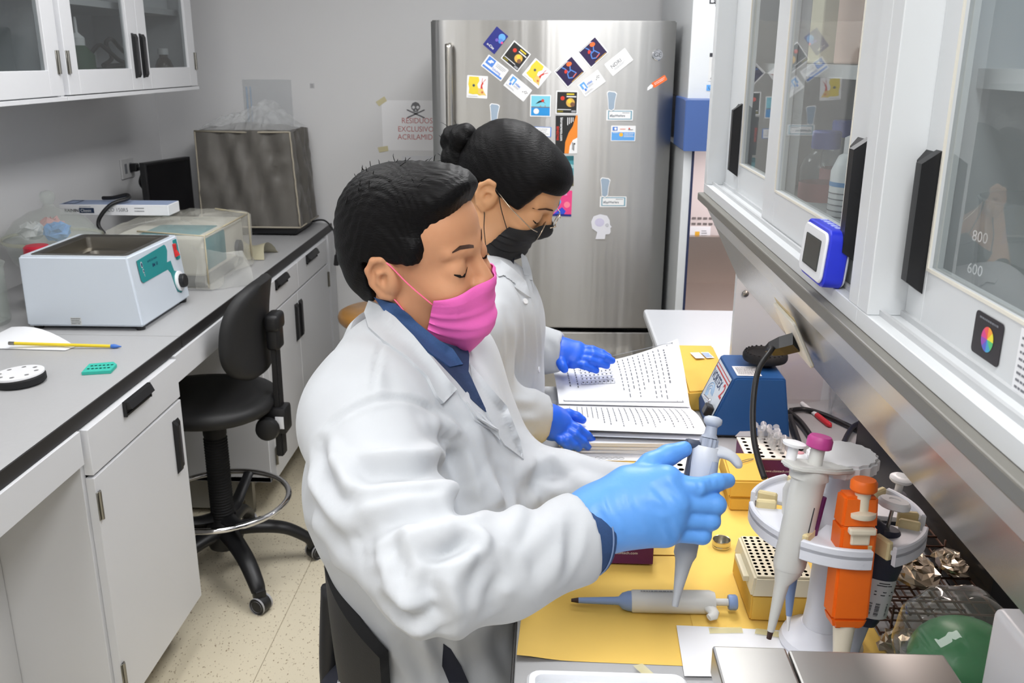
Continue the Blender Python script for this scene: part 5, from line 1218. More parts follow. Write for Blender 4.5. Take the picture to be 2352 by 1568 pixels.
tube_rack('purple and white tube rack holding the clear microtubes', .358, .434, 1.508, 1.602, 4, 6)
tube_rack('purple and white tube rack behind the denim cuff', .06, .163, 1.212, 1.312, 5, 5)
tube_rack('purple and white tube rack hidden behind the gloved thumb', .205, .285, 1.425, 1.52, 4, 5)
# clear microtubes standing in the rack, lids open
prof_tube = [(.0015, -.022), (.0035, -.01), (.0046, 0), (.0046, .014), (.0062, .0145), (.0062, .0165), (.0044, .0165), (.0044, .002)]
MT = pane_mat('tube_plastic', (.9, .91, .92), 1.45, .28, (226, 226, 228))
k = 0; first = None
for i, (x, y) in enumerate([(.398, 1.594), (.410, 1.594), (.398, 1.578), (.412, 1.578), (.424, 1.578), (.412, 1.562), (.425, 1.562), (.412, 1.545), (.425, 1.545), (.425, 1.53)]):
    c = Vector((x, y, .955)); R = Matrix.Rotation(math.radians(random.uniform(-10, 10)), 3, 'X') @ Matrix.Rotation(math.radians(random.uniform(-10, 10)), 3, 'Y') @ Matrix.Rotation(random.uniform(-.6, .6), 3, 'Z')
    M = Matrix.Translation(c) @ R.to_4x4()
    lab_ = 'clear microtube with open lid standing in the purple tube rack'
    if first is None:
        first = thing('microtube', lab_, 'tube', tuple(c), R, group='clear microtubes in the tube rack')
        build(MB().lathe(prof_tube, None, 12, cap=False), 'body', MT, first, local=True, smooth=50)
        build(MB().lathe([(.0058, 0), (.0058, .0025), (.004, .003), (0, .003)], Matrix.Translation((0, .012, .0165)) @ Matrix.Rotation(math.radians(40), 4, 'X'), 12).box((-.0015, .005, .015), (.0015, .008, .0162)), 'lid', MT, first, local=True, smooth=50)
    else: dup(first, M=M)
# aluminium cap
t = thing('metal_cap', 'small silver screw cap lying open on the yellow sheet', 'cap', (.274, 1.272, .9025))
build(MB().lathe([(.0125, .003), (.0138, .0033), (.014, .006), (.0135, .007), (.014, .008), (.014, .014), (.0135, .0155), (.0128, .015), (.0125, .006), (0, .006)], Matrix.Translation((.274, 1.272, .9)), 32, cap=False), 'shell', steel('aluminium', (206, 202, 190), .25), t, smooth=35)
# tip box wrapped in kraft paper
t = thing('tip_box', 'cream pipette tip rack in a yellow kraft box', 'tip box', (.31, 1.11, .9))
TX0, TX1, TY0, TY1 = .277, .362, 1.078, 1.198
build(MB().hull8([(TX0, TY0-.002, .9035), (TX1, TY0-.004, .9035), (TX1+.002, TY1, .9035), (TX0, TY1, .9035), (TX0+.001, TY0, .94), (TX1-.001, TY0-.001, .94), (TX1, TY1-.002, .94), (TX0+.001, TY1-.002, .94)], .002), 'kraft_base', M_kraft2, t)
build(MB().hull8([(TX0-.001, TY0-.001, .937), (TX1+.001, TY0-.001, .937), (TX1, TY1, .937), (TX0, TY1, .937), (TX0+.004, TY0+.003, .966), (TX1-.004, TY0+.003, .966), (TX1-.004, TY1-.004, .966), (TX0+.004, TY1-.004, .966)], .003, 2), 'rack', M_cream, t, smooth=35)
bx('side_clip', (TX0-.006, 1.105, .945), (TX0+.002, 1.165, .953), M_cream, t, .001); bx('side_clip', (TX1-.002, 1.105, .945), (TX1+.006, 1.165, .953), M_cream, t, .001)
for i in range(8):
    for j in range(12):
        x = TX0+.011+(TX1-TX0-.022)*i/7; y = TY0+.012+(TY1-TY0-.024)*j/11
        if i > 5 and j > 3: continue
        build(MB().lathe([(.0026, .9664), (0, .9664)], Matrix.Translation((x, y, 0)), 8), 'hole', M_hole, t)
tipm = mat('tip_yellow', (232, 220, 96), .3)
for i in (6, 7):
    for j in range(4, 12):
        x = TX0+.011+(TX1-TX0-.022)*i/7; y = TY0+.012+(TY1-TY0-.024)*j/11
        build(MB().lathe([(.0035, .966), (.0042, .978), (.0036, .979), (.003, .968)], Matrix.Translation((x, y, 0)), 8, cap=False), 'tip', tipm, t, smooth=50)

# ---- pipettes
def axis_M(p0, p1, side):
    """matrix whose +z runs from p0 to p1 and +x is near side"""
    z = (Vector(p1)-Vector(p0)).normalized(); x = Vector(side); x = (x-z*x.dot(z)).normalized(); y = z.cross(x); o = Vector(p0)
    return Matrix(((x.x, y.x, z.x, o.x), (x.y, y.y, z.y, o.y), (x.z, y.z, z.z, o.z), (0, 0, 0, 1)))
M_pgrey = mat('pipette_grey', (206, 206, 202), .4); M_pblue = mat('pipette_blue', (128, 152, 196), .45); M_pdk = mat('pipette_tip_black', (60, 40, 36), .6)
def oval(mb, M, stations, n=20):
    """loft of ellipses: (z, rx, ry, cx)"""
    P = []
    for z, rx, ry, cx in stations: P.append([M @ Vector((cx+rx*math.cos(2*math.pi*k/n), ry*math.sin(2*math.pi*k/n), z)) for k in range(n)]+[M @ Vector((cx+rx, 0, z))])
    mb.grid(P); mb.poly(P[0][:-1][::-1]); mb.poly(P[-1][:-1]); bmesh.ops.remove_doubles(mb.bm, verts=mb.bm.verts[:], dist=1e-6); bmesh.ops.recalc_face_normals(mb.bm, faces=mb.bm.faces[:]); return mb
# lying pipette
A = onz(1312, 1378, .912); B = onz(1693, 1383, .918); L0 = (B-A).length; Ml = axis_M(A, B, (0, -1, -.05))
t = thing('lying_pipette', 'white and blue pipette lying on the yellow sheet', 'pipette', tuple(onz(1500, 1385, .902)))
s_ = L0/.225
def S(L): return [(a*s_, b*s_) for a, b in L]
build(MB().lathe(S([(.0022, 0), (.0035, .008), (.004, .011)]), Ml, 16), 'nozzle', M_pdk, t, smooth=40)
build(MB().lathe(S([(.004, .01), (.0055, .06), (.006, .065), (.011, .07), (.0135, .078), (.014, .084)]), Ml, 24), 'shaft', M_pblue, t, smooth=40)
build(oval(MB(), Ml, [(.082*s_, .0145, .014, 0), (.084*s_, .0155, .015, 0), (.17*s_, .0165, .0155, 0), (.188*s_, .0165, .0155, 0), (.195*s_, .014, .013, 0)]), 'handle_body', M_pgrey, t, smooth=40)
build(MB().tube([Ml @ Vector(p) for p in [(.012, 0, .186*s_), (.024, 0, .19*s_), (.031, 0, .188*s_), (.034, 0, .182*s_)]], [.009, .008, .007, .0055], 10, flat=.6), 'finger_rest', M_pgrey, t, smooth=60)
build(MB().lathe(S([(.005, .19), (.005, .215)]), Ml, 16), 'plunger', M_pgrey, t, smooth=40)
build(MB().lathe(S([(.0095, .213), (.0105, .215), (.0105, .223), (.009, .225), (0, .225)]), Ml, 20), 'plunger_button', M_pblue, t, smooth=40)
build(MB().tube([Ml @ Vector(p) for p in [(-.012, 0, .188*s_), (-.02, 0, .192*s_), (-.021, 0, .186*s_)]], .004, 8), 'ejector_button', M_pblue, t, smooth=60)
fl_ = Fr(Ml @ Vector((.0, -.0165 if False else 0, .09*s_))+Vector((0, 0, .0158)), Ml.to_3x3() @ Vector((0, 0, 1)), (0, 1, 0))
build(textlines(fl_, .004, .05, -.003, .001, 1, .5, .0006, seed=4), 'fine_print', M_inkg, t)

# pipette carousel
M_stand = mat('stand_white', (218, 220, 228), .35); M_foam = mat('aged_foam', (216, 200, 154), .7)
SX, SY = .358, 1.03
zr = ony(1925, 1178, SY).z
t = thing('pipette_carousel', 'white rotary pipette stand with scalloped knob', 'pipette stand', (SX, SY, .9))
build(MB().lathe([(.05, 0), (.052, .004), (.049, .012), (.034, .02), (.026, .03)], Matrix.Translation((SX, SY, .9032)), 36), 'base', M_stand, t, smooth=40)
build(MB().lathe([(.026, .925), (.0225, .96), (.02, zr-.05), (.022, zr-.035), (.034, zr-.01), (.036, zr), (.028, zr+.012), (.016, zr+.028), (.014, zr+.05), (.018, zr+.066)], Matrix.Translation((SX, SY, 0)), 36), 'column', M_stand, t, smooth=50)
sc2 = []
for k in range(72): q = 2*math.pi*k/72; r = .041+.0012*math.cos(18*q); sc2.append((r*math.cos(q), r*math.sin(q)))
build(MB().prism(sc2, .018, Matrix.Translation((SX, SY, zr+.062)), .003, 2), 'knob', M_white, t, smooth=35)
for k in range(6):   # six separate holder segments with slots between
    a0_ = math.radians(-128+60*k); a1_ = a0_+math.radians(44); ro, rm, ri = .104, .098, .03
    n = 10; pol = [(ro*math.cos(a0_+(a1_-a0_)*i/n), ro*math.sin(a0_+(a1_-a0_)*i/n)) for i in range(n+1)]
    inner = [(ri*math.cos(a0_+(a1_-a0_)*f_), ri*math.sin(a0_+(a1_-a0_)*f_)) for f_ in (.9, .5, .1)]
    build(MB().prism(pol+inner, .006, Matrix.Translation((SX, SY, zr-.006)), .001), 'holder_plate', M_stand, t)
    rimp = pol+[(rm*math.cos(a0_+(a1_-a0_)*i/n), rm*math.sin(a0_+(a1_-a0_)*i/n)) for i in range(n, -1, -1)]
    build(MB().prism(rimp, .025, Matrix.Translation((SX, SY, zr-.018)), .0015), 'holder_rim', M_stand, t, smooth=30)
    for aa in (a0_, a1_):
        d = Vector((math.cos(aa), math.sin(aa), 0)); c_ = Vector((SX, SY, zr-.002))+d*.083
        build(MB().box((-.012, -.004, -.012), (.012, .004, .012), .002, 1, Matrix.Translation(c_) @ Matrix.Rotation(aa, 4, 'Z')), 'foam_pad', M_foam, t)
# 1: grey pipette with magenta button
tip, top = ony(1766, 1466, .955), ony(1876, 1000, .985); Mp = axis_M(tip, top, (1, .3, 0)); Lp = (top-tip).length
t = thing('grey_pipette', 'light grey pipette with magenta button hanging in the stand', 'pipette', tuple(tip))
build(MB().lathe([(.003, 0), (.0032, .004), (.0038, .012)], Mp, 14), 'nozzle', M_pdk, t, smooth=40)
build(oval(MB(), Mp, [(.01, .0042, .0042, 0), (Lp*.28, .0085, .0085, 0), (Lp*.33, .016, .0125, .004), (Lp*.36, .0185, .014, .004)]), 'shaft', M_pgrey, t, smooth=45)
build(oval(MB(), Mp, [(Lp*.355, .0185, .014, .004), (Lp*.38, .0205, .015, .004), (Lp*.7, .0205, .016, .003), (Lp*.79, .021, .0165, .003), (Lp*.8, .024, .018, .003), (Lp*.845, .022, .017, .002)]), 'handle_body', M_pgrey, t, smooth=40)
build(MB().prism([(-.03, -.012), (-.02, -.018), (.025, -.018), (.055, -.008), (.058, 0), (.055, .008), (.025, .018), (-.02, .018), (-.03, .012)], .007, Mp @ Matrix.Translation((0, 0, Lp*.84)), .002, 2), 'finger_hook', M_pgrey, t, smooth=35)
build(MB().lathe([(.0085, Lp*.84), (.008, Lp*.95)], Mp @ Matrix.Translation((.006, 0, 0)), 18), 'plunger', M_pgrey, t, smooth=40)
build(MB().lathe([(.013, Lp*.945), (.0145, Lp*.95), (.0145, Lp*.985), (.012, Lp*1.0), (0, Lp*1.0)], Mp @ Matrix.Translation((.006, 0, 0)), 24), 'plunger_button', mat('magenta_button', (172, 60, 128), .45), t, smooth=40)
build(MB().lathe([(.006, Lp*.83), (.006, Lp*.93), (.013, Lp*.932), (.0135, Lp*.945), (.009, Lp*.95), (0, Lp*.95)], Mp @ Matrix.Translation((-.018, .012, 0)), 20), 'ejector_button', M_white, t, smooth=40)
build(MB().tube([Mp @ Vector((.0245, -.004, Lp*.5)), Mp @ Vector((.0255, -.004, Lp*.72))], .0035, 6), 'purple_strip', M_purp, t)
build(MB().box((-.0006, -.0158, Lp*.56), (.0006, -.0152, Lp*.68), 0, 1, Mp @ Matrix.Translation((.008, 0, 0))), 'scale_line', M_ink, t)
fc = Fr(Mp @ Vector((.004, -.0158, Lp*.45)), Mp.to_3x3() @ Vector((1, 0, 0)), Mp.to_3x3() @ Vector((0, 0, 1)));
if fc.n.dot(Vector((0, -1, 0))) > 0: text('CE', fc, 0, 0, .01, M_inkg, t)
# 2: orange pipette
tip, top = ony(1934, 1480, .94), ony(1975, 1096, .958); Mp = axis_M(tip, top, (1, .05, 0)); Lp = (top-tip).length; M_or = mat('orange_body', (240, 110, 24), .42); M_crm = mat('ivory', (232, 222, 200), .45)
t = thing('orange_pipette', 'bright orange pipette with ivory plunger in the stand', 'pipette', tuple(tip))
build(MB().lathe([(.0085, -.02), (.012, .02), (.014, Lp*.16)], Mp, 20), 'tip_cone', M_crm, t, smooth=45)
def sq(z0, z1, w0, w1, d0, d1, bev=.003): return MB().hull8([Mp @ Vector(p) for p in ((-w0, -d0, z0), (w0, -d0, z0), (w0, d0, z0), (-w0, d0, z0), (-w1, -d1, z1), (w1, -d1, z1), (w1, d1, z1), (-w1, d1, z1))], bev, 2)
build(sq(Lp*.13, Lp*.2, .017, .021, .013, .016), 'lower_body', M_or, t, smooth=30)
build(sq(Lp*.19, Lp*.74, .021, .0205, .016, .016), 'body', M_or, t, smooth=30)
build(sq(Lp*.73, Lp*.91, .0205, .019, .014, .013), 'upper_body', M_or, t, smooth=30)
build(MB().box((-.014, -.024, Lp*.71), (.016, -.014, Lp*.745), .002, 2, Mp).box((-.01, -.018, Lp*.64), (.012, -.01, Lp*.72), .002, 2, Mp), 'thumb_latch', M_crm, t)
build(MB().lathe([(.0155, Lp*.79), (.0165, Lp*.8), (.0165, Lp*.82), (.009, Lp*.83), (.0085, Lp*.95)], Mp @ Matrix.Translation((.003, -.006, 0)), 22), 'plunger', M_crm, t, smooth=35)
build(MB().lathe([(.013, Lp*.935), (.0148, Lp*.945), (.0148, Lp*.985), (.0125, Lp), (0, Lp)], Mp @ Matrix.Translation((.003, -.006, 0)), 24), 'plunger_button', M_or, t, smooth=40)
# 3: dark blue pipette with printed label
tip, top = ony(1962, 1488, .97), ony(2058, 1140, .99); Mp = axis_M(tip, top, (1, .1, 0)); Lp = (top-tip).length; M_nv = mat('navy_body', (38, 40, 58), .45)
t = thing('navy_pipette', 'dark navy pipette with white barcode label in the stand', 'pipette', tuple(tip))
build(MB().lathe([(.005, -.02), (.0075, .01), (.0105, Lp*.2)], Mp, 18), 'shaft', mat('pipette_slate', (164, 168, 178), .45), t, smooth=45)
build(oval(MB(), Mp, [(Lp*.18, .0145, .014, .002), (Lp*.22, .018, .016, .002), (Lp*.45, .021, .018, .004), (Lp*.58, .0235, .018, .006), (Lp*.74, .021, .018, .002), (Lp*.8, .014, .014, 0)]), 'handle_body', M_nv, t, smooth=40)
build(MB().tube([Mp @ Vector((.0, 0, Lp*.72)), Mp @ Vector((-.02, -.0, Lp*.8)), Mp @ Vector((-.035, .0, Lp*.84))], [.014, .012, .008], 12), 'finger_hook', M_nv, t, smooth=60)
fb_ = Fr(Mp @ Vector((-.012, -.0185, Lp*.26)), Mp.to_3x3() @ Vector((1, -.15, 0)), Mp.to_3x3() @ Vector((0, -.03, 1)))
lbv = []
for z in (0, .2, .4, .6, .8, 1.0): lbv.append([Mp @ Vector((.004+.0225*math.cos(q), .0185*math.sin(q), Lp*(.25+.25*z))) for q in [math.radians(-128+i*13) for i in range(9)]])
build(MB().grid(lbv), 'barcode_label', mat('label_grey2', (196, 196, 198), .6), t, smooth=180)
lb = MB()
for z, a_, b_ in ((.92, -105, -70), (.86, -110, -60), (.7, -112, -48), (.62, -112, -55)):
    lb.grid([[Mp @ Vector((.004+.0229*math.cos(math.radians(q)), .0189*math.sin(math.radians(q)), Lp*(.25+.25*(z+dz)))) for q in (a_, (a_+b_)/2, b_)] for dz in (0, .025)])
R9 = random.Random(3)
for z in range(12):
    lb.grid([[Mp @ Vector((.004+.0229*math.cos(math.radians(q)), .0189*math.sin(math.radians(q)), Lp*(.25+.25*(.08+z*.03+dz)))) for q in (-118, -90, -55)] for dz in (0, R9.choice((.008, .016, .02)))])
build(lb, 'label_print', M_ink, t)
build(MB().lathe([(.0022, Lp*.78), (.0022, Lp*.93), (.0045, Lp*.935)], Mp, 12), 'plunger_rod', M_hinge, t, smooth=40)
build(MB().lathe([(.015, Lp*.93), (.0185, Lp*.94), (.0185, Lp*.965), (.016, Lp*.98), (.007, Lp*.98), (.006, Lp*.975), (0, Lp*.975)], Mp, 26), 'plunger_button', M_white, t, smooth=40)
# 4: pipettes on the far side of the stand
for nm, lab_, (p0, y0), (p1, y1), colb, capc in (('blue_shaft_pipette', 'slim pale blue tipped pipette behind the grey one', ((1810, 1448), 1.0), ((1833, 1040), 1.04), M_pgrey, mat('rose_button', (214, 150, 156), .5)),
        ('back_pipette', 'navy and white pipette at the far side of the stand', ((2010, 1330), 1.12), ((2072, 1092), 1.11), M_nv, M_clear)):
    tip, top = ony(*p0, y0), ony(*p1, y1); Mp = axis_M(tip, top, (1, .2, 0)); Lp = (top-tip).length
    t = thing(nm, lab_, 'pipette', tuple(tip))
    build(MB().lathe([(.0012, 0), (.003, .02), (.0034, .022)], Mp, 12), 'tip', M_white, t, smooth=45)
    build(MB().lathe([(.0036, .02), (.006, Lp*.22), (.0095, Lp*.36)], Mp, 16), 'shaft', M_pblue, t, smooth=45)
    build(oval(MB(), Mp, [(Lp*.35, .012, .011, 0), (Lp*.4, .015, .013, 0), (Lp*.8, .016, .014, 0), (Lp*.84, .011, .011, 0)]), 'handle_body', colb, t, smooth=40)
    build(MB().lathe([(.005, Lp*.83), (.005, Lp*.96)], Mp, 14), 'plunger', M_white, t, smooth=40)
    build(MB().lathe([(.013, Lp*.95), (.0145, Lp*.96), (.0145, Lp*.98), (.0125, Lp*.99), (.008, Lp)], Mp, 22), 'button_rim', M_white, t, smooth=40); build(MB().lathe([(.008, Lp*.995), (.007, Lp*1.005), (0, Lp*1.005)], Mp, 18), 'plunger_button', capc, t, smooth=40)

# steel instrument in the foreground
M_st2 = steel('balance_steel', (178, 176, 172), .32)
t = thing('steel_box', 'brushed steel instrument lid in the near foreground', 'instrument', (.26, .6, .9))
x0, x1, y0, y1 = .168, .392, .45, .785; zt_ = 1.068
bx('case', (x0+.004, y0, .905), (x1-.004, y1-.004, zt_-.03), mat('case_grey', (206, 206, 204), .4), t, .004)
bx('steel_lid', (x0, y0, zt_-.032), (x0+.072, y1, zt_), M_st2, t, .0025); bx('steel_lid', (x0+.0735, y0, zt_-.032), (x1, y1-.002, zt_-.001), M_st2, t, .0025)
for x, y in ((x0+.03, y0+.03), (x1-.03, y0+.03), (x0+.03, y1-.03), (x1-.03, y1-.03)): build(MB().lathe([(.012, 0), (.012, .006)], Matrix.Translation((x, y, .9)), 12), 'foot', M_black, t)
# white device at the right edge
t = thing('white_device', 'white rounded instrument corner at the bottom right edge', 'instrument', (.6, .6, .9))
build(MB().box((.452, .35, .9), (.78, .822, 1.098), .008, 3), 'housing', mat('device_white', (226, 227, 230), .3), t, smooth=40)
# clear bag with green contents
t = thing('green_bag', 'clear round bag with green contents beside the steel box', 'plastic bag', (.49, .93, .9))
mb = MB().sphere((.487, .945, .966), (.07, .068, .068), seg=32, rings=20)
for v in mb.bm.verts: v.co += (v.co-Vector((.487, .945, .957))).normalized()*(.0022*math.sin(v.co.x*130+v.co.z*90)+.0016*math.sin(v.co.y*170)); v.co.z = max(v.co.z, .9005)
build(mb, 'clear_skin', pane_mat('bag_skin', (.95, .96, .94), 1.6, .09, (214, 214, 206)), t, smooth=180)
mb = MB().sphere((.493, .937, .95), (.062, .058, .048), seg=32, rings=20)
for v in mb.bm.verts: v.co.z = max(v.co.z, .902)
build(mb, 'green_contents', mat('green_fill', (40, 142, 82), .35), t, smooth=180)
# wire rack with foil
M_rust = mat('rusty_wire', (84, 56, 42), .55, var=.3, vscale=80)
t = thing('wire_rack', 'rusty brown wire rack under the slanted fascia', 'wire rack', (.53, 1.18, .9))
wx0, wx1, wy0, wy1 = .44, .572, 1.02, 1.36
def wire(a, b, nm='wire'): return build(MB().tube([a, b], .0016, 5), nm, M_rust, t, smooth=180)
for z in (.907, .955):
    for i in range(7): x = wx0+(wx1-wx0)*i/6; wire((x, wy0, z), (x, wy1, z))
    for i in range(13): y = wy0+(wy1-wy0)*i/12; wire((wx0, y, z+.0025), (wx1, y, z+.0025))
for x in (wx0, wx1):
    for y in (wy0, (wy0+wy1)/2, wy1): wire((x, y, .9), (x, y, .968), 'post')
M_foil = mat('foil', (172, 160, 142), .28, 1.0)
for k, (x, y, z, a, b, c, lab_) in enumerate(((.452, 1.005, .935, .03, .02, .02, 'crumpled foil packet in front of the wire rack'), (.49, 1.1, .972, .03, .045, .012, 'crumpled foil strip on the near wires of the rack'), (.52, 1.24, .972, .035, .05, .012, 'crumpled foil strip on the far wires of the rack'), (.55, 1.12, .972, .02, .035, .01, 'small crumpled foil piece on the outer wires'))):
    mb = MB().sphere((x, y, z), (a, b, c), seg=18, rings=12); RR = random.Random(k)
    for v in mb.bm.verts: v.co += Vector((RR.uniform(-.004, .004), RR.uniform(-.004, .004), RR.uniform(-.003, .003)))
    zz = min(v.co.z for v in mb.bm.verts); zm = .9005 if k == 0 else .9605
    for v in mb.bm.verts: v.co.z += max(0, zm-zz) if k else (zm-zz)
    build(mb, 'foil_piece', M_foil, label=lab_, cat='foil', group='crumpled foil pieces')
t = thing('black_tray', 'long black tray behind the wire rack', 'tray', (.66, 1.25, .9))
build(MB().box((.582, 1.07, .9), (.7, 1.62, .985), .006, 2), 'tray_body', M_black, t, smooth=35); bx('white_edge', (.5825, 1.08, .985), (.597, 1.25, .9895), M_white, t, .001)
# clear tub with blue gloves, pen, bag by the end panel
t = thing('clear_tub', 'clear round tub holding blue gloves under the cabinet', 'tub', (.66, 1.83, .9)); Mt = Matrix.Translation((.662, 1.82, .9))
build(MB().lathe([(.06, 0), (.068, .006), (.072, .09), (.075, .095), (.071, .094), (.066, .008), (0, .008)], Mt, 36, cap=False), 'tub', M_clear, t, smooth=45)
mb = MB().sphere((.66, 1.825, .972), (.058, .052, .046), seg=26, rings=16)
for v in mb.bm.verts: v.co += (v.co-Vector((.66, 1.825, .972))).normalized()*(.008*math.sin(v.co.x*120+v.co.z*60)+.006*math.sin(v.co.y*140+1))
build(mb, 'glove_heap', mat('glove_royal', (42, 74, 235), .45), smooth=180, label='crumpled royal blue glove inside the clear tub', cat='glove')
t = thing('marker_pen', 'white pen with red end lying under the cabinet', 'pen', (.58, 1.8, .9)); a, b = onz(1842, 926, .905), onz(1908, 978, .905); d = b-a
build(MB().tube([a, a+d*.55], .0048, 10), 'barrel', M_white, t, smooth=60); build(MB().tube([a+d*.54, a+d*.95, a+d], [.006, .0062, .003], 10), 'cap', mat('pen_red', (196, 44, 56), .35), t, smooth=60)
t = thing('clear_pouch', 'clear plastic pouch standing against the white end panel', 'plastic bag', (.56, 1.92, .9))
rows = [[(.505+.1*u, 1.915-.01*math.sin(3*v+u*4)-.008*v*(1-v)*4, .901+.13*v) for v in [k/10 for k in range(11)]] for u in [k/8 for k in range(9)]]
build(MB().grid(rows), 'pouch', pane_mat('pouch_film', (.95, .92, .92), 1.5, .12, (236, 214, 212)), t, smooth=180)

# ---- open notebook: stacked sheets, curled pages with print that follows the page
t = thing('open_notebook', 'open notebook of printed protocols under the royal blue gloves', 'notebook', (.16, 1.8, .9))
st_ = random.Random(4)
for k in range(9):
    z = .9005+k*.0034; j = lambda a: a+st_.uniform(-.004, .004)
    build(MB().prism([(j(.03), j(1.6)), (j(.3), j(1.605)), (j(.302), j(1.95)), (j(.025), j(1.95))], .0027, Matrix.Translation((0, 0, z))), 'page_block', mat('page_edge', (222, 224, 230), .8), t)
def page_near(u, v):   # u 0..1 from spine towards the camera, v 0..1 from left to right
    x = .028+.27*v+.012*u*(v-.3); y = 1.786-.168*u-.01*v*u
    z = .934+.014*math.sin(u*math.pi*.9)*(.4+.6*v)+.012*u*u*(1 if v > .2 else v*5)*(1.1-v*.3)-.003*(1-u)
    return Vector((x, y, z))
def page_far(u, v):    # u 0..1 from spine away
    x = .028+.27*v-.014*u+.01*u*v; y = 1.79+.2*u-.004*v; z = .934+u*(.012+.062*v*v+.012*v)+.008*math.sin(math.pi*u)
    return Vector((x, y, z))
def page_mesh(fn, name):
    rows = [[fn(i/14, j/14) for j in range(15)] for i in range(15)]; return build(MB().grid(rows), name, mat('page_white', (236, 237, 240), .75), t, smooth=180)
page_mesh(page_near, 'near_page'); page_mesh(page_far, 'far_page')
rows = [[page_near(i/10, j/10)-Vector((0, .006*i/10, .0045+.005*i/10)) for j in range(11)] for i in range(11)]; build(MB().grid(rows), 'under_page', mat('page_blueish', (206, 212, 226), .75), t, smooth=180)
def page_print(fn, spans, name, m, up=.0008):
    # tiny print: one sheet of marks
    """spans: (u0,v0,u1,v1) little bars laid on the page"""
    mb = MB()
    for u0, v0, u1, v1 in spans:
        q = [fn(u0, v0), fn(u1, v0), fn(u1, v1), fn(u0, v1)]; mb.poly([p+Vector((0, -.0002, up)) for p in q])
    return build(mb, name, m, t, kind='stuff')
def columns(v0, v1, u0, u1, n, seed, thick=.3, rag=.3):
    thick *= .62
    R = random.Random(seed); out = []; st = (v1-v0)/n
    for i in range(n):
        v = v1-(i+.5)*st; u = u0; end = u1-(u1-u0)*R.random()*rag
        while (u < end) if u1 > u0 else (u > end):
            w = (u1-u0)*R.uniform(.025, .075); e = u+w
            out.append((u, v-st*thick/2, e, v+st*thick/2)); u = e+(u1-u0)*.035
    return out
page_print(page_far, columns(.5, .86, .94, .1, 9, 1, .32)+columns(.86, .9, .9, .3, 1, 3, .5, .1)+columns(.08, .2, .9, .2, 2, 5, .25), 'printed_lines', mat('ink_print', (112, 114, 120), .8))
tab = []
for i in range(9): v = .2+.26*i/8; tab.append((.85, v, .4, v+.0025))
for i in range(6): u = .85-.09*i; tab.append((u, .2, u-.006, .462))
page_print(page_far, tab, 'table_lines', M_inkg)
page_print(page_far, [(.82-.09*j, .21+.0325*i, .80-.09*j, .222+.0325*i) for i in range(8) for j in range(5) if not (j == 0 and i % 3 == 2)], 'table_figures', M_ink)
page_print(page_far, [(.97, .04, .96, .96), (.06, .04, .05, .96), (.97, .04, .05, .046), (.97, .95, .05, .956), (.97, .91, .05, .914)], 'page_frame', M_inkg)
page_print(page_near, columns(.3, .94, .08, .9, 15, 7, .26)+columns(.12, .3, .06, .7, 5, 9, .26), 'printed_lines', mat('ink_print', (112, 114, 120), .8)); page_print(page_near, [(.05, .97, .95, .974), (.05, .08, .5, .083)], 'page_frame', M_inkg)
fb2 = Fr((.09, 1.588, .9004), (1, 0, 0), (0, 1, 0))
build(MB().prism([(.05, 1.578), (.3, 1.582), (.3, 1.62), (.05, 1.62)], .0012, Matrix.Translation((0, 0, .903))), 'bottom_sheet', mat('page_white2', (232, 233, 237), .75), t)
for k in range(9):
    c = (.1+.011*k+(.03 if k > 4 else 0), 1.588); build(MB().tube([(c[0]+.005*math.cos(q), c[1]+.0045*math.sin(q), .9046) for q in [2*math.pi*i/12 for i in range(12)]], .0003, 4, closed=True), 'hexagon_print', M_inkg, t)
bx('loose_sheet', (-.012, 1.86, .9005), (.03, 2.0-.05, .914), mat('sheet_plain', (226, 228, 232), .75), label='plain stack of white sheets under the notebook edge', cat='paper')

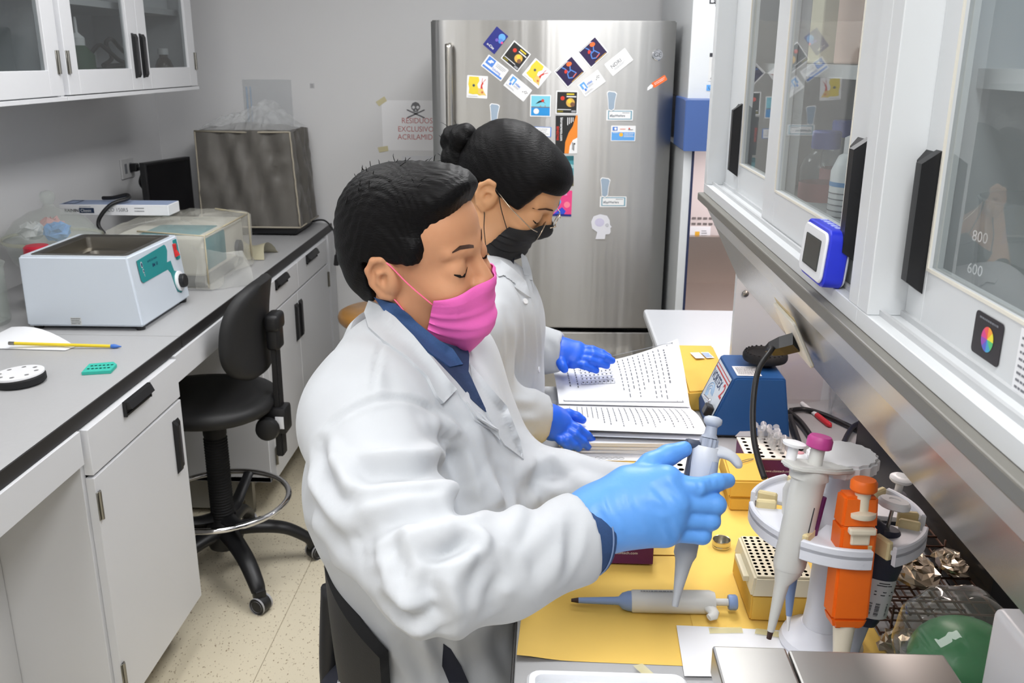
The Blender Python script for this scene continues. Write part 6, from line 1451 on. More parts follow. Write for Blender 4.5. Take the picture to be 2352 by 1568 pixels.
# ------------------------------------------------------------------ soft bodies: distance fields meshed by surface nets
class Field:
    def __init__(s, lo, hi, h):
        s.lo = np.array(lo, np.float32); s.h = h; s.n = np.ceil((np.array(hi)-np.array(lo))/h).astype(int)+1
        s.F = np.full(s.n, 1.0, np.float32)
    def _reg(s, lo, hi):
        a = np.maximum(np.floor((np.array(lo)-s.lo)/s.h).astype(int), 0); b = np.minimum(np.ceil((np.array(hi)-s.lo)/s.h).astype(int)+1, s.n)
        if (b <= a).any(): return None
        ax = [s.lo[i]+s.h*np.arange(a[i], b[i], dtype=np.float32) for i in range(3)]
        return tuple(slice(a[i], b[i]) for i in range(3)), ax[0][:, None, None], ax[1][None, :, None], ax[2][None, None, :]
    def _mix(s, sl, d, k, op):
        A = s.F[sl]
        if op == 'u':
            h_ = np.clip(.5+.5*(d-A)/k, 0, 1); s.F[sl] = d*(1-h_)+A*h_-k*h_*(1-h_)   # smooth union
        else:
            h_ = np.clip(.5-.5*(A+d)/k, 0, 1); s.F[sl] = A*(1-h_)-d*h_+k*h_*(1-h_)   # smooth subtraction
    def cone(s, a, b, ra, rb, k=.01, op='u'):
        a = np.array(a, np.float32); b = np.array(b, np.float32); m = max(ra, rb)+k+.02
        r = s._reg(np.minimum(a, b)-m, np.maximum(a, b)+m)
        if r is None: return s
        sl, X, Y, Z = r; d = b-a; L = float(d@d)+1e-12
        t = np.clip(((X-a[0])*d[0]+(Y-a[1])*d[1]+(Z-a[2])*d[2])/L, 0, 1)
        dist = np.sqrt((X-a[0]-t*d[0])**2+(Y-a[1]-t*d[1])**2+(Z-a[2]-t*d[2])**2)-(ra+(rb-ra)*t)
        s._mix(sl, dist, k, op); return s
    def chain(s, pts, rad, k=.01, op='u'):
        for i in range(len(pts)-1): s.cone(pts[i], pts[i+1], rad[i], rad[i+1], k, op)
        return s
    def ell(s, c, r, R=None, k=.01, op='u'):
        c = np.array(c, np.float32); m = max(r)+k+.02; g = s._reg(c-m, c+m)
        if g is None: return s
        sl, X, Y, Z = g; x, y, z = X-c[0], Y-c[1], Z-c[2]
        if R is not None:
            R = np.array(R, np.float32); x, y, z = (R[0, 0]*x+R[1, 0]*y+R[2, 0]*z), (R[0, 1]*x+R[1, 1]*y+R[2, 1]*z), (R[0, 2]*x+R[1, 2]*y+R[2, 2]*z)
        k0 = np.sqrt((x/r[0])**2+(y/r[1])**2+(z/r[2])**2); k1 = np.sqrt((x/r[0]**2)**2+(y/r[1]**2)**2+(z/r[2]**2)**2)+1e-9
        s._mix(sl, np.where(k0 < 1e-4, -min(r), k0*(k0-1)/k1), k, op); return s
    def half(s, fn, k=.006):
        """cut away where fn(X,Y,Z) < 0 (a signed distance)"""
        sl, X, Y, Z = s._reg(s.lo, s.lo+s.h*s.n); s._mix(sl, fn(X, Y, Z), k, 's'); return s
    def mesh(s, T=None, smooth=2):
        F = s.F; h = s.h; C = [(i, j, k) for i in (0, 1) for j in (0, 1) for k in (0, 1)]
        n = np.array(F.shape)-1; sg = F < 0
        def sl(c): return tuple(slice(c[i], c[i]+n[i]) for i in range(3))
        cnt = np.zeros(n, np.int8)
        for c in C: cnt += sg[sl(c)]
        mixed = (cnt > 0) & (cnt < 8); ijk = np.argwhere(mixed); idx = np.full(n, -1, np.int64); idx[mixed] = np.arange(len(ijk))
        P = np.zeros((len(ijk), 3)); w = np.zeros(len(ijk))
        for a in C:
            for ax in range(3):
                if a[ax]: continue
                b = list(a); b[ax] = 1
                fa = F[ijk[:, 0]+a[0], ijk[:, 1]+a[1], ijk[:, 2]+a[2]]; fb = F[ijk[:, 0]+b[0], ijk[:, 1]+b[1], ijk[:, 2]+b[2]]
                cr = (fa < 0) != (fb < 0); t = np.where(cr, fa/np.where(cr, fa-fb, 1), 0); p = np.array(a, float)[None]+np.zeros((len(ijk), 3)); p[:, ax] += t
                P[cr] += p[cr]; w[cr] += 1
        V = s.lo+h*(ijk+P/w[:, None]); Q = []
        for ax in range(3):
            o1, o2 = [(1, 2), (2, 0), (0, 1)][ax]
            A = sg[tuple(slice(0, -1) if i == ax else slice(None) for i in range(3))]; B = sg[tuple(slice(1, None) if i == ax else slice(None) for i in range(3))]
            e = np.argwhere(A != B); e = e[(e[:, o1] > 0) & (e[:, o2] > 0) & (e[:, o1] < n[o1]) & (e[:, o2] < n[o2])]
            def cell(d1, d2): q = e.copy(); q[:, o1] += d1; q[:, o2] += d2; return idx[q[:, 0], q[:, 1], q[:, 2]]
            quad = np.stack([cell(-1, -1), cell(0, -1), cell(0, 0), cell(-1, 0)], 1); ins = A[e[:, 0], e[:, 1], e[:, 2]]
            quad[~ins] = quad[~ins][:, ::-1]; Q.append(quad)
        Q = np.concatenate(Q); Q = Q[(Q >= 0).all(1)]
        for _ in range(smooth): V = lap(V, Q)
        if T is not None: T = np.array(T); V = V@T[:3, :3].T+T[:3, 3]
        return V, Q
def lap(V, Q, f=.5):
    S = np.zeros_like(V); N = np.zeros(len(V))
    for i in range(4):
        a, b = Q[:, i], Q[:, (i+1) % 4]; np.add.at(S, a, V[b]); np.add.at(N, a, 1); np.add.at(S, b, V[a]); np.add.at(N, b, 1)
    return V*(1-f)+f*S/np.maximum(N, 1)[:, None]
def normals(V, Q):
    d = np.cross(V[Q[:, 2]]-V[Q[:, 0]], V[Q[:, 3]]-V[Q[:, 1]]); N = np.zeros_like(V)
    for i in range(4): np.add.at(N, Q[:, i], d)
    return N/np.maximum(np.linalg.norm(N, axis=1), 1e-9)[:, None]
def to_mesh(V, Q, name='m'):
    me = bpy.data.meshes.new(name); me.vertices.add(len(V)); me.vertices.foreach_set('co', V.astype(np.float32).ravel())
    me.loops.add(len(Q)*4); me.loops.foreach_set('vertex_index', Q.astype(np.int32).ravel()); me.polygons.add(len(Q))
    me.polygons.foreach_set('loop_start', np.arange(0, len(Q)*4, 4, dtype=np.int32)); me.update(calc_edges=True); me.validate(); return me
def tree(V, Q): return BVHTree.FromPolygons([tuple(v) for v in V], [tuple(int(i) for i in q) for q in Q])
def hit(bv, px, py):
    d = ray(px, py).normalized(); h_ = bv.ray_cast(CAM, d); return (h_[0], h_[1]) if h_[0] is not None else (None, None)
def dense(P, step=6):
    out = []
    for a, b in zip(P, P[1:]):
        n = max(1, int(math.hypot(b[0]-a[0], b[1]-a[1])/step)); out += [(a[0]+(b[0]-a[0])*i/n, a[1]+(b[1]-a[1])*i/n) for i in range(n)]
    return out+[P[-1]]
def folds(V, Q, L):
    """press creases and raise ridges along lines that lie on the cloth. L = [(pixels of the line, amplitude, width)]"""
    bv = tree(V, Q); N = normals(V, Q); D = np.zeros(len(V))
    for P, amp, wid in L:
        P2 = [tuple(p) for p in spline([(x, y, 0) for x, y in P], 6)]; pts = []
        for x, y, _ in P2:
            p, _n = hit(bv, x, y)
            if p is not None: pts.append(p)
        if len(pts) < 2: continue
        pts = np.array([tuple(p) for p in pts]); lo, hi = pts.min(0)-4*wid, pts.max(0)+4*wid
        sel = np.where(((V > lo) & (V < hi)).all(1))[0]
        if not len(sel): continue
        best = np.full(len(sel), 9.0); along = np.zeros(len(sel)); X = V[sel]
        for i in range(len(pts)-1):
            a, b = pts[i], pts[i+1]; d = b-a; t = np.clip(((X-a)@d)/(d@d+1e-12), 0, 1); q = np.linalg.norm(X-a-t[:, None]*d, axis=1)
            m = q < best; best[m] = q[m]; along[m] = (i+t[m])/(len(pts)-1)
        fade = np.sin(np.pi*np.clip(along, .04, .96))**.5
        r = best/wid
        D[sel] += amp*fade*(np.exp(-r*r)-.55*np.exp(-((r-1.9)/.8)**2))
    return V+N*D[:, None]
def frame_from(c, yaw, pit, rol, sc=1.0):
    R = Matrix.Rotation(yaw, 3, 'Z') @ Matrix.Rotation(pit, 3, 'Y') @ Matrix.Rotation(rol, 3, 'X')
    M = (R*sc).to_4x4(); M.translation = Vector(c); return M
def patch(bv, poly, name, m, parent, off=.003, th=.0025, step=7, smooth=60, label=None, rng=.12):
    """a flat cloth piece (lapel, pocket, opening) whose outline lies on the garment: real sheet with its own thickness"""
    xs = [p[0] for p in poly]; ys = [p[1] for p in poly]; verts = []; ids = {}; faces = []
    P2 = dense(poly+[poly[0]], step)[:-1]
    bm_ = bmesh.new(); vs = [bm_.verts.new((x, y, 0)) for x, y in P2]; f = bm_.faces.new(vs)
    bmesh.ops.triangulate(bm_, faces=[f]); 
    for _ in range(2): bmesh.ops.subdivide_edges(bm_, edges=[e for e in bm_.edges if e.calc_length() > step*1.6], cuts=1, use_grid_fill=False); bmesh.ops.triangulate(bm_, faces=bm_.faces[:])
    for _ in range(3): bmesh.ops.smooth_vert(bm_, verts=[v for v in bm_.verts if not v.is_boundary], factor=.5, use_axis_x=True, use_axis_y=True)
    bm_.verts.ensure_lookup_table(); pos = []; ok = []
    for v in bm_.verts:
        p, n = hit(bv, v.co.x, v.co.y); ok.append(p is not None); pos.append((p, n) if p is not None else None)
    good = [i for i, o in enumerate(ok) if o]
    for i, v in enumerate(bm_.verts):
        if pos[i] is None:
            j = min(good, key=lambda g: (bm_.verts[g].co-v.co).length) if good else None
            p, n = pos[j]; w = (p-CAM).dot(CF); pos[i] = (at(v.co.x, v.co.y, w), n)
    sh = Vector()
    w0 = [(pos[i][0]-CAM).dot(CF) for i in range(len(pos))]; w = list(w0); md = sorted(w0)[len(w0)//2]
    bm_.verts.index_update(); nbr = [[e.other_vert(v).index for e in v.link_edges] for v in bm_.verts]
    w = [min(max(a, md-rng), md+rng) for a in w]
    for _ in range(14): w = [.35*w[i]+.65*sum(w[j] for j in nbr[i])/max(1, len(nbr[i])) for i in range(len(w))]
    newco = [at(v.co.x, v.co.y, (min(w[i], w0[i]) if ok[i] and w0[i] > md-rng else w[i])-off) for i, v in enumerate(bm_.verts)]
    for v, c in zip(bm_.verts, newco): v.co = c
    bmesh.ops.recalc_face_normals(bm_, faces=bm_.faces[:])
    if bm_.faces and sum((CAM-f_.calc_center_median()).dot(f_.normal) for f_ in bm_.faces) < 0: bmesh.ops.reverse_faces(bm_, faces=bm_.faces[:])
    if th:
        geo = bmesh.ops.solidify(bm_, geom=bm_.faces[:], thickness=th)
    mb = MB(); mb._merge(bm_); return build(mb, name, m, parent, smooth=smooth, label=label)

# ------------------------------------------------------------------ materials of the people
def skin_mat(name, rgb):
    m = mat(name, rgb, .5, var=.07, vscale=9, sss=.12, spec=.35, bump=.06, bscale=600); return m
M_skin1 = skin_mat('skin_near', (196, 142, 106)); M_skin2 = skin_mat('skin_far', (208, 156, 114))
def hair_mat():
    m = mat('black_hair', (9, 8, 9), .5, spec=.16); nt = m.node_tree; b = nt.nodes['Principled BSDF']
    tc = nt.nodes.new('ShaderNodeTexCoord'); mp = nt.nodes.new('ShaderNodeMapping'); mp.inputs['Scale'].default_value = (40, 520, 520)
    n = nt.nodes.new('ShaderNodeTexNoise'); n.inputs['Scale'].default_value = 1; n.inputs['Detail'].default_value = 3
    nt.links.new(tc.outputs['Object'], mp.inputs[0]); nt.links.new(mp.outputs[0], n.inputs['Vector'])
    bp = nt.nodes.new('ShaderNodeBump'); bp.inputs['Strength'].default_value = .5; bp.inputs['Distance'].default_value = .002
    nt.links.new(n.outputs['Fac'], bp.inputs['Height']); nt.links.new(bp.outputs[0], b.inputs['Normal']); return m
M_hair = hair_mat(); M_brow = mat('brow_hair', (84, 58, 46), .8); M_lash = mat('lash', (28, 20, 18), .6)
M_coat = mat('coat_cotton', (190, 193, 197), .8, var=.015, vscale=30, bump=.12, bscale=1500, sheen=.15)
M_denim = mat('denim', (52, 80, 124), .85, var=.18, vscale=500, bump=.2, bscale=1800)
M_glove1 = mat('nitrile_light', (96, 158, 232), .42, var=.05, vscale=25, bump=.12, bscale=160); M_glove2 = mat('nitrile_royal', (40, 104, 236), .42, var=.05, vscale=25, bump=.12, bscale=160)
M_pinkm = mat('mask_pink', (246, 110, 192), .75, bump=.12, bscale=900); M_bmask = mat('mask_black', (30, 30, 32), .75, bump=.15, bscale=900)
M_pink2 = mat('strap_pink', (255, 112, 150), .6); M_trous = mat('trousers', (34, 36, 48), .85)

# ------------------------------------------------------------------ heads (local: x forward, y left, z up)
def head_field(fem=False, neck_to=(-.06, 0, -.23)):
    F = Field((-.17, -.115, -.25), (.15, .115, .15), .0028)
    F.ell((-.016, 0, .03), (.094, .073, .084), k=.02)
    F.ell((.03, 0, -.03), (.06, .058, .082), k=.03)
    F.ell((.048, 0, .055), (.046, .056, .052), k=.03)          # forehead
    F.cone((-.005, .047, -.05), (.058, .012, -.1), .024, .02, .03); F.cone((-.005, -.047, -.05), (.058, -.012, -.1), .024, .02, .03)
    F.ell((.07, 0, -.1), (.02, .022, .018), k=.02)
    F.cone((.084, 0, .028), (.106, 0, -.022), .0075, .0115, .014); F.ell((.104, .01, -.027), (.009, .008, .008), k=.006); F.ell((.104, -.01, -.027), (.009, .008, .008), k=.006)
    for s in (1, -1):
        F.ell((.1, s*.033, .006), (.02, .02, .014), k=.012, op='s')          # eye socket
        F.ell((.076, s*.033, .006), (.0165, .0165, .0145), k=.004)           # lidded eye
        F.cone((.088, s*.014, .026), (.077, s*.044, .029), .0075, .004, .016)   # brow ridge
        F.ell((.066, s*.04, -.03), (.026, .022, .02), k=.03)                 # cheekbone
        # ear: rim, bowl, lobe
        c = (-.014, s*.079, -.004)
        F.ell((-.016, s*.076, .0), (.0215, .009, .0335), Matrix.Rotation(.18, 3, 'Y'), .006)
        F.ell((-.004, s*.074, -.005), (.012, .012, .024), k=.008)
        F.ell((-.012, s*.09, .004), (.0105, .0105, .0185), Matrix.Rotation(.18, 3, 'Y'), .004, 's')
        q = [(-.003, s*.077, .02), (-.01, s*.083, .03), (-.022, s*.086, .028), (-.033, s*.087, .012), (-.031, s*.084, -.01), (-.019, s*.08, -.027), (-.008, s*.076, -.031)]
        F.chain(q, [.0042, .0045, .0048, .0046, .0044, .006, .0062], .004)
        F.chain([(-.005, s*.082, .012), (-.017, s*.085, .008), (-.02, s*.084, -.006), (-.012, s*.082, -.017)], [.003]*4, .004)
        F.ell((.001, s*.08, -.008), (.004, .004, .006), k=.004)              # tragus
    F.cone((-.035, 0, -.05), neck_to, .052 if not fem else .046, .056 if not fem else .048, .03)
    return F
def hair_field(kind):
    F = Field((-.16, -.13, -.14), (.15, .13, .17), .0025)
    if kind == 'short':
        F.ell((-.024, 0, .044), (.102, .085, .096), k=.02)
        F.ell((.035, 0, .102), (.066, .066, .036), Matrix.Rotation(-.12, 3, 'Y'), .03)      # swept fringe
        F.ell((-.06, 0, -.005), (.06, .074, .075), k=.03)
        F.cone((.035, .068, .045), (.02, .075, -.012), .01, .006, .014); F.cone((.035, -.068, .045), (.02, -.075, -.012), .01, .006, .014)
        # face opening: cut along a slanted hairline
        F.half(lambda X, Y, Z: _hairline(X, Y, Z))
    else:
        F.ell((-.022, 0, .038), (.104, .083, .096), k=.02)
        F.ell((.04, 0, .075), (.062, .067, .045), k=.03)
        F.ell((-.055, 0, -.01), (.062, .072, .07), k=.03)
        F.ell((.025, .05, .03), (.055, .03, .05), k=.02); F.ell((.025, -.05, .03), (.055, .03, .05), k=.02)
        F.half(lambda X, Y, Z: _hairline2(X, Y, Z))
    return F
def _hairline(X, Y, Z):
    # remove the face: forward of the temple line and below the fringe, and around the ear
    front = (X-(.03+.62*np.clip(Z, -.02, .12)))*.85; low = (.121-.06*(np.abs(Y)/.07)**2+.10*(X-.06))-Z
    face = np.minimum(front, low)
    ear = np.minimum(.0, 0*X)+np.minimum(np.minimum(X+.045, .018-Z+0*X), .06-np.abs(X+.0))    # ear notch
    neck = (-.075-.25*(X+.1))-Z+0*Y
    return -np.maximum(np.maximum(face, np.minimum(np.minimum(X+.045, .02-Z), .047-X)), neck+0*X)
def _hairline2(X, Y, Z):
    front = X-(.05+.35*np.clip(Z, -.1, .06)); low = (.066-.10*(X-.05))-Z
    face = np.minimum(front, low+.0*Y)
    ear = np.minimum(np.minimum(X+.045, .012-Z), .02-X)
    neck = (-.062-.1*(X+.1))-Z
    side = np.minimum(X-.02, .008-Z)
    return -np.maximum(np.maximum(np.maximum(face, ear), neck+0*X), side+0*Y)
def groove_hair(V, Q, amp=.0035, f=130, mode='short'):
    N = normals(V, Q); x, y, z = V.T
    if mode == 'short': a = np.arctan2(z-.03, np.abs(y)+.02)*.09+.25*x; w = np.sin(f*(y*.9+a)+14*np.sin(x*38+y*20))+.6*np.sin(f*2.1*(y+a*.6)+3*np.sin(x*60))
    else: w = np.sin(f*(z*1.1+.35*x+.2*y)+5*np.sin(x*30))+.5*np.sin(f*2.3*(z+.3*x)+2*np.sin(y*50))
    return V+N*(amp*.5*w)[:, None]
def tufts(root_pts, dirs, L, parent, name='tuft', r=.0011, seed=1):
    R = random.Random(seed); mb = MB()
    for p, d in zip(root_pts, dirs):
        d = Vector(d).normalized(); b = Vector((R.uniform(-1, 1), R.uniform(-1, 1), R.uniform(-.6, .2)))*.6
        l = L*R.uniform(.6, 1.2); q = [Vector(p)-d*.004, Vector(p)+d*l*.5+b*l*.12, Vector(p)+d*l*.8+b*l*.4]
        mb.tube(spline(q, 3), [r, r, r*.95, r*.9, r*.7, r*.5, r*.25], 4)
    o = build(mb, name, M_hair, parent, smooth=180); o['kind'] = 'stuff'; return o
def mask_mesh(Vl, Ql, top, bot, side, pleats=True, nt_=44, nz_=26, off=.0045, bulge=.0):
    """Vl,Ql: head in local frame. The sheet hugs nose, cheeks and chin; top/bot/side give its outline by angle"""
    bv = tree(Vl, Ql); R = np.zeros((nz_+1, nt_+1)); TH = np.linspace(-side, side, nt_+1); Zs = np.zeros_like(R)
    for j, th0 in enumerate(TH):
        for i in range(nz_+1):
            v = i/nz_; th = th0*(.86+.24*v); z = top(th)+(bot(th)-top(th))*v; Zs[i, j] = z
            d = Vector((math.cos(th), math.sin(th), 0)); o = Vector((.012, 0, max(z, -.105)))+d*.3; h_ = bv.ray_cast(o, -d, .3)
            r = (h_[0]-Vector((.012, 0, h_[0].z))).length if h_[0] is not None else .05
            if z < -.1: r = r-(-.1-z)*.6
            R[i, j] = r
    S = R.copy()
    for _ in range(30):
        T_ = S.copy(); T_[1:-1] = (S[2:]+S[:-2])/2; S = np.maximum(R, .5*S+.5*T_); T_ = S.copy(); T_[:, 1:-1] = (S[:, 2:]+S[:, :-2])/2; S = np.maximum(R, .6*S+.4*T_)
    for _ in range(2):
        T_ = S.copy(); T_[1:-1] = (S[2:]+S[:-2])/2; S = T_.copy(); S[:, 1:-1] = (T_[:, 2:]+T_[:, :-2])/2
    V = []
    for i in range(nz_+1):
        for j, th in enumerate(TH):
            v = i/nz_; e = 1-(abs(th)/side)**2; th = th*(.86+.24*v)
            r = S[i, j]+off+bulge*math.sin(math.pi*v)*e
            if pleats:
                for vp in (.36, .55, .73): r += .0028*math.exp(-((v-vp)/.03)**2)*(.4+.6*abs(th)/side)-.0016*math.exp(-((v-vp-.05)/.025)**2)
                r += .002*math.exp(-((v-.03)/.03)**2)+.001*math.exp(-((v-.12)/.015)**2)
            V.append((.012+r*math.cos(th), r*math.sin(th), Zs[i, j]))
    W_ = nt_+1; Q = [(i*W_+j, i*W_+j+1, (i+1)*W_+j+1, (i+1)*W_+j) for i in range(nz_) for j in range(nt_)]
    return np.array(V), np.array(Q), (nz_, W_)
def shell(V, Q, M, name, m, parent, th=.0015, smooth=60):
    mb = MB(); vs = [mb.bm.verts.new(M @ Vector(v)) for v in V]
    for q in Q: mb.bm.faces.new([vs[i] for i in q])
    bmesh.ops.recalc_face_normals(mb.bm, faces=mb.bm.faces[:]); bmesh.ops.solidify(mb.bm, geom=mb.bm.faces[:], thickness=th)
    return build(mb, name, m, parent, smooth=smooth)
def ribbon(bvl, pts, M, w, name, m, parent, off=.0012):
    """thin strip on the face (local points raycast from outside)"""
    mb = MB(); A = []; B = []
    for k, (p, ww) in enumerate(zip(pts, w)):
        c = Vector((.0, 0, p[2])); d = (Vector(p)-c).normalized(); h_ = bvl.ray_cast(c+d*.3, -d, .3); q = h_[0] if h_[0] is not None else Vector(p)
        q = q+d*off; A.append(M @ (q+Vector((0, 0, ww)))); B.append(M @ (q-Vector((0, 0, ww))))
    mb.grid([A, B]); bmesh.ops.solidify(mb.bm, geom=mb.bm.faces[:], thickness=.001); return build(mb, name, m, parent, smooth=180)

def make_hand(P, wrist, fingers, thumb, palm_r, M, parent, name='glove', h=.0022, k=.006, extra=None, wr=.026):
    allp = [Vector(p) for p in [wrist]+[q for f in fingers for q in f[0]]+list(thumb[0])]
    lo = [min(p[i] for p in allp)-.05 for i in range(3)]; hi = [max(p[i] for p in allp)+.05 for i in range(3)]
    F = Field(lo, hi, h)
    for pts, rad in fingers: F.cone(wrist, pts[0], wr, rad[0]*palm_r, .016)
    for a, b in zip(fingers, fingers[1:]): F.cone(a[0][0], b[0][0], a[1][0]*1.15, b[1][0]*1.15, .012)
    F.cone(wrist, thumb[0][0], wr, thumb[1][0]*1.25, .016); F.cone(thumb[0][0], fingers[0][0][0], thumb[1][0]*.8, fingers[0][1][0]*.8, .016)
    if extra: extra(F)
    for pts, rad in fingers: F.chain(pts, rad, k)
    F.chain(thumb[0], thumb[1], k*1.4)
    V, Q = F.mesh(); return V, Q

# ------------------------------------------------------------------ near person: pink mask, pipetting
PM = frame_from(at(964, 590, 1.25), math.radians(-23), math.radians(0), math.radians(12), .925)
Hf = head_field(False, tuple(PM.inverted() @ Vector((-.2, 1.2, 1.19)))); HV, HQ = Hf.mesh(smooth=2)
HWV = HV@np.array(PM)[:3, :3].T+np.array(PM)[:3, 3]
man = build(to_mesh(HWV, HQ), 'person', M_skin1, smooth=180, label='person in white lab coat and pink face mask pipetting at the bench', cat='person')
hbv = tree(HV, HQ)
V, Q = hair_field('short').mesh(smooth=2); V = groove_hair(V, Q, .0009, 230)
hair = build(to_mesh(V@np.array(PM)[:3, :3].T+np.array(PM)[:3, 3], Q), 'hair', M_hair, man, smooth=180)
R = random.Random(2); rp, rd = [], []
Nn = normals(V, Q); cand = [i for i in range(len(V)) if V[i, 2] > .1 and -.09 < V[i, 0] < .05]
for i in R.sample(cand, 40):
    n = Vector(Nn[i]); c = Vector((.9, .0, .35)) if V[i, 0] > -.02 else Vector((.3, -.2, .8)); rp.append(PM @ Vector(V[i])); rd.append(PM.to_3x3() @ (n*.22+c*.6+Vector((R.uniform(-.6, .6), R.uniform(-.7, .7), R.uniform(-.1, .4)))))
tufts(rp, rd, .012, hair, 'hair_tufts', .0005, 3)
# brows, lashes, mask with straps
for s in (1, -1):
    ribbon(hbv, [(.1, s*.012, .031), (.098, s*.02, .034), (.09, s*.034, .037), (.082, s*.045, .034)], PM, [.0022, .003, .003, .001], 'eyebrow', M_brow, man)
    ribbon(hbv, [(.1, s*.018, .0), (.098, s*.026, -.003), (.095, s*.035, -.0045), (.09, s*.044, -.002), (.085, s*.05, .002)], PM, [.0008, .002, .0028, .0024, .001], 'eyelashes', M_lash, man, .0008)
side = math.radians(66)
mv, mq, (nz_, W_) = mask_mesh(HV, HQ, lambda th: -.019-.016*abs(th/side)**1.3, lambda th: -.148+.046*abs(th/side)**1.6, side, True, bulge=.017)
msk = shell(mv, mq, PM, 'face_mask', M_pinkm, man, .0016)
for s, j in ((1, W_-1), (-1, 0)):
    tl = Vector(mv[2*W_+j]); bl = Vector(mv[(nz_-2)*W_+j])
    for p0, ea, nm in ((tl, [(-.002, s*.081, .024), (-.022, s*.082, .03)], 'upper'), (bl, [(-.005, s*.076, -.033), (-.028, s*.078, -.026)], 'lower')):
        pts = [p0+Vector((0, s*.001, 0)), (p0+Vector(ea[0]))/2+Vector((0, s*.003, 0)), Vector(ea[0]), Vector(ea[1])]
        build(MB().tube([PM @ p for p in spline(pts, 6)], .0016, 6, flat=.6), 'ear_loop', M_pink2, man, smooth=180)

# ---- lab coat: torso, both sleeves
RS, RE, RW = at(838, 985, 1.13), at(1000, 1322, .955), at(1324, 1236, 1.045)
LS, LE, LW = Vector((-.15, 1.36, 1.165)), at(1165, 1085, 1.4), at(1440, 1128, 1.29)
F = Field((-.42, .76, .56), (.2, 1.5, 1.36), .0044)
F.ell((-.15, 1.18, .74), (.125, .16, .14), k=.03)
F.ell((-.168, 1.18, .89), (.13, .16, .16), k=.06)
F.ell((-.182, 1.19, 1.035), (.160, .172, .155), k=.06)
F.ell((-.195, 1.2, 1.15), (.125, .175, .085), k=.05)
F.cone(RS+Vector((-.005, .05, .01)), LS, .078, .07, .06)
F.cone(RS+Vector((.0, .09, .03)), (-.22, 1.2, 1.225), .05, .05, .05); F.cone(LS+Vector((0, -.06, .03)), (-.21, 1.2, 1.22), .045, .048, .05)
F.ell((-.13, 1.17, .97), (.118, .135, .13), k=.05)                       # front drape
F.cone((-.19, 1.09, .72), (.12, 1.06, .70), .105, .085, .05); F.cone((-.19, 1.27, .72), (.12, 1.27, .70), .105, .085, .05)   # lap
F.chain([RS, (RS+RE)/2+Vector((-.012, -.012, -.012)), RE], [.08, .069, .058], .035)
F.chain([RE, at(1165, 1302, 1.0), RW], [.056, .05, .0515], .03)
F.chain([LS, LE, (LE+LW)/2+Vector((0, 0, -.006)), LW], [.07, .056, .044, .04], .03)
# neck opening

d = (RW-RE).normalized(); 
F.half(lambda X, Y, Z: -((X-RW.x)*d.x+(Y-RW.y)*d.y+(Z-RW.z)*d.z-.006) if False else np.maximum(-((X-RW.x)*d.x+(Y-RW.y)*d.y+(Z-RW.z)*d.z-.004), np.sqrt((X-RW.x)**2+(Y-RW.y)**2+(Z-RW.z)**2)-.09), .004)
F.cone(RW-d*.016, RW+d*.05, .04, .041, .004, 's')                          # hollow cuff
CV, CQ = F.mesh(smooth=3)
def z2(L): return [(650+x*.5536, 700+y*.5536) for x, y in L]
FO = [
 (z2([(255, 690), (430, 690), (600, 684), (715, 664)]), -.0085, .013), (z2([(300, 640), (450, 632), (600, 640), (690, 630)]), .003, .016),
 (z2([(300, 940), (400, 918), (560, 872), (770, 842)]), -.008, .012), (z2([(330, 990), (440, 1000)]), -.004, .012),
 (z2([(655, 540), (700, 610), (722, 700), (735, 800), (745, 850)]), -.011, .014), (z2([(600, 500), (690, 520), (720, 560)]), .005, .013),
 (z2([(500, 1110), (560, 1040), (640, 1000), (780, 965)]), -.008, .010), (z2([(560, 1170), (590, 1090), (650, 1030), (770, 985)]), -.008, .009), (z2([(610, 1180), (640, 1100), (700, 1035), (790, 1000)]), -.006, .009),
 (z2([(495, 1150), (478, 1050), (440, 935)]), -.006, .011), (z2([(640, 1340), (600, 1240), (560, 1150)]), -.006, .012), (z2([(670, 1320), (640, 1220), (625, 1140)]), -.005, .01),
 (z2([(860, 1240), (875, 1160), (935, 1100)]), -.005, .012), (z2([(790, 1190), (815, 1110), (860, 1040)]), -.005, .011), (z2([(1010, 1130), (1080, 1040), (1120, 960)]), -.003, .012),
 (z2([(150, 600), (175, 700), (220, 780), (285, 835)]), -.009, .012), (z2([(200, 640), (250, 720), (290, 800)]), .005, .014), (z2([(120, 830), (230, 950), (350, 980)]), -.006, .016), (z2([(105, 960), (220, 1010), (400, 1080)]), -.005, .016),
 (z2([(155, 560), (230, 470), (360, 405), (480, 388), (600, 425), (690, 520)]), -.0028, .005), (z2([(412, 150), (385, 260), (370, 390)]), -.002, .004), (z2([(380, 270), (385, 380)]), .002, .012),
 (z2([(730, 520), (760, 620), (800, 760)]), -.006, .016), (z2([(800, 700), (880, 780), (930, 870), (830, 960)]), .006, .018), (z2([(900, 720), (930, 830), (870, 950)]), -.005, .012),
 (z2([(1000, 700), (1060, 640), (1180, 600)]), .003, .015), (z2([(1010, 760), (1100, 700), (1230, 690)]), -.005, .014), (z2([(1060, 620), (1100, 690), (1180, 730)]), -.004, .012), (z2([(1180, 640), (1290, 690), (1400, 740)]), -.003, .012),
 (z2([(430, 1240), (500, 1290), (560, 1300), (600, 1290)]), -.008, .010), (z2([(500, 1400), (560, 1480), (620, 1560)]), -.005, .014), (z2([(640, 1360), (660, 1450), (700, 1568)]), -.005, .012), (z2([(800, 1380), (850, 1480), (880, 1568)]), .004, .018),
 (z2([(1160, 1110), (1200, 1000), (1210, 880)]), -.0025, .008), (z2([(1130, 870), (1100, 960), (1150, 1130)]), .0025, .016),
]
CV = folds(CV, CQ, [(p_, a_*1.35, w_*.9) for p_, a_, w_ in FO])
n_ = normals(CV, CQ); x, y, z = CV.T
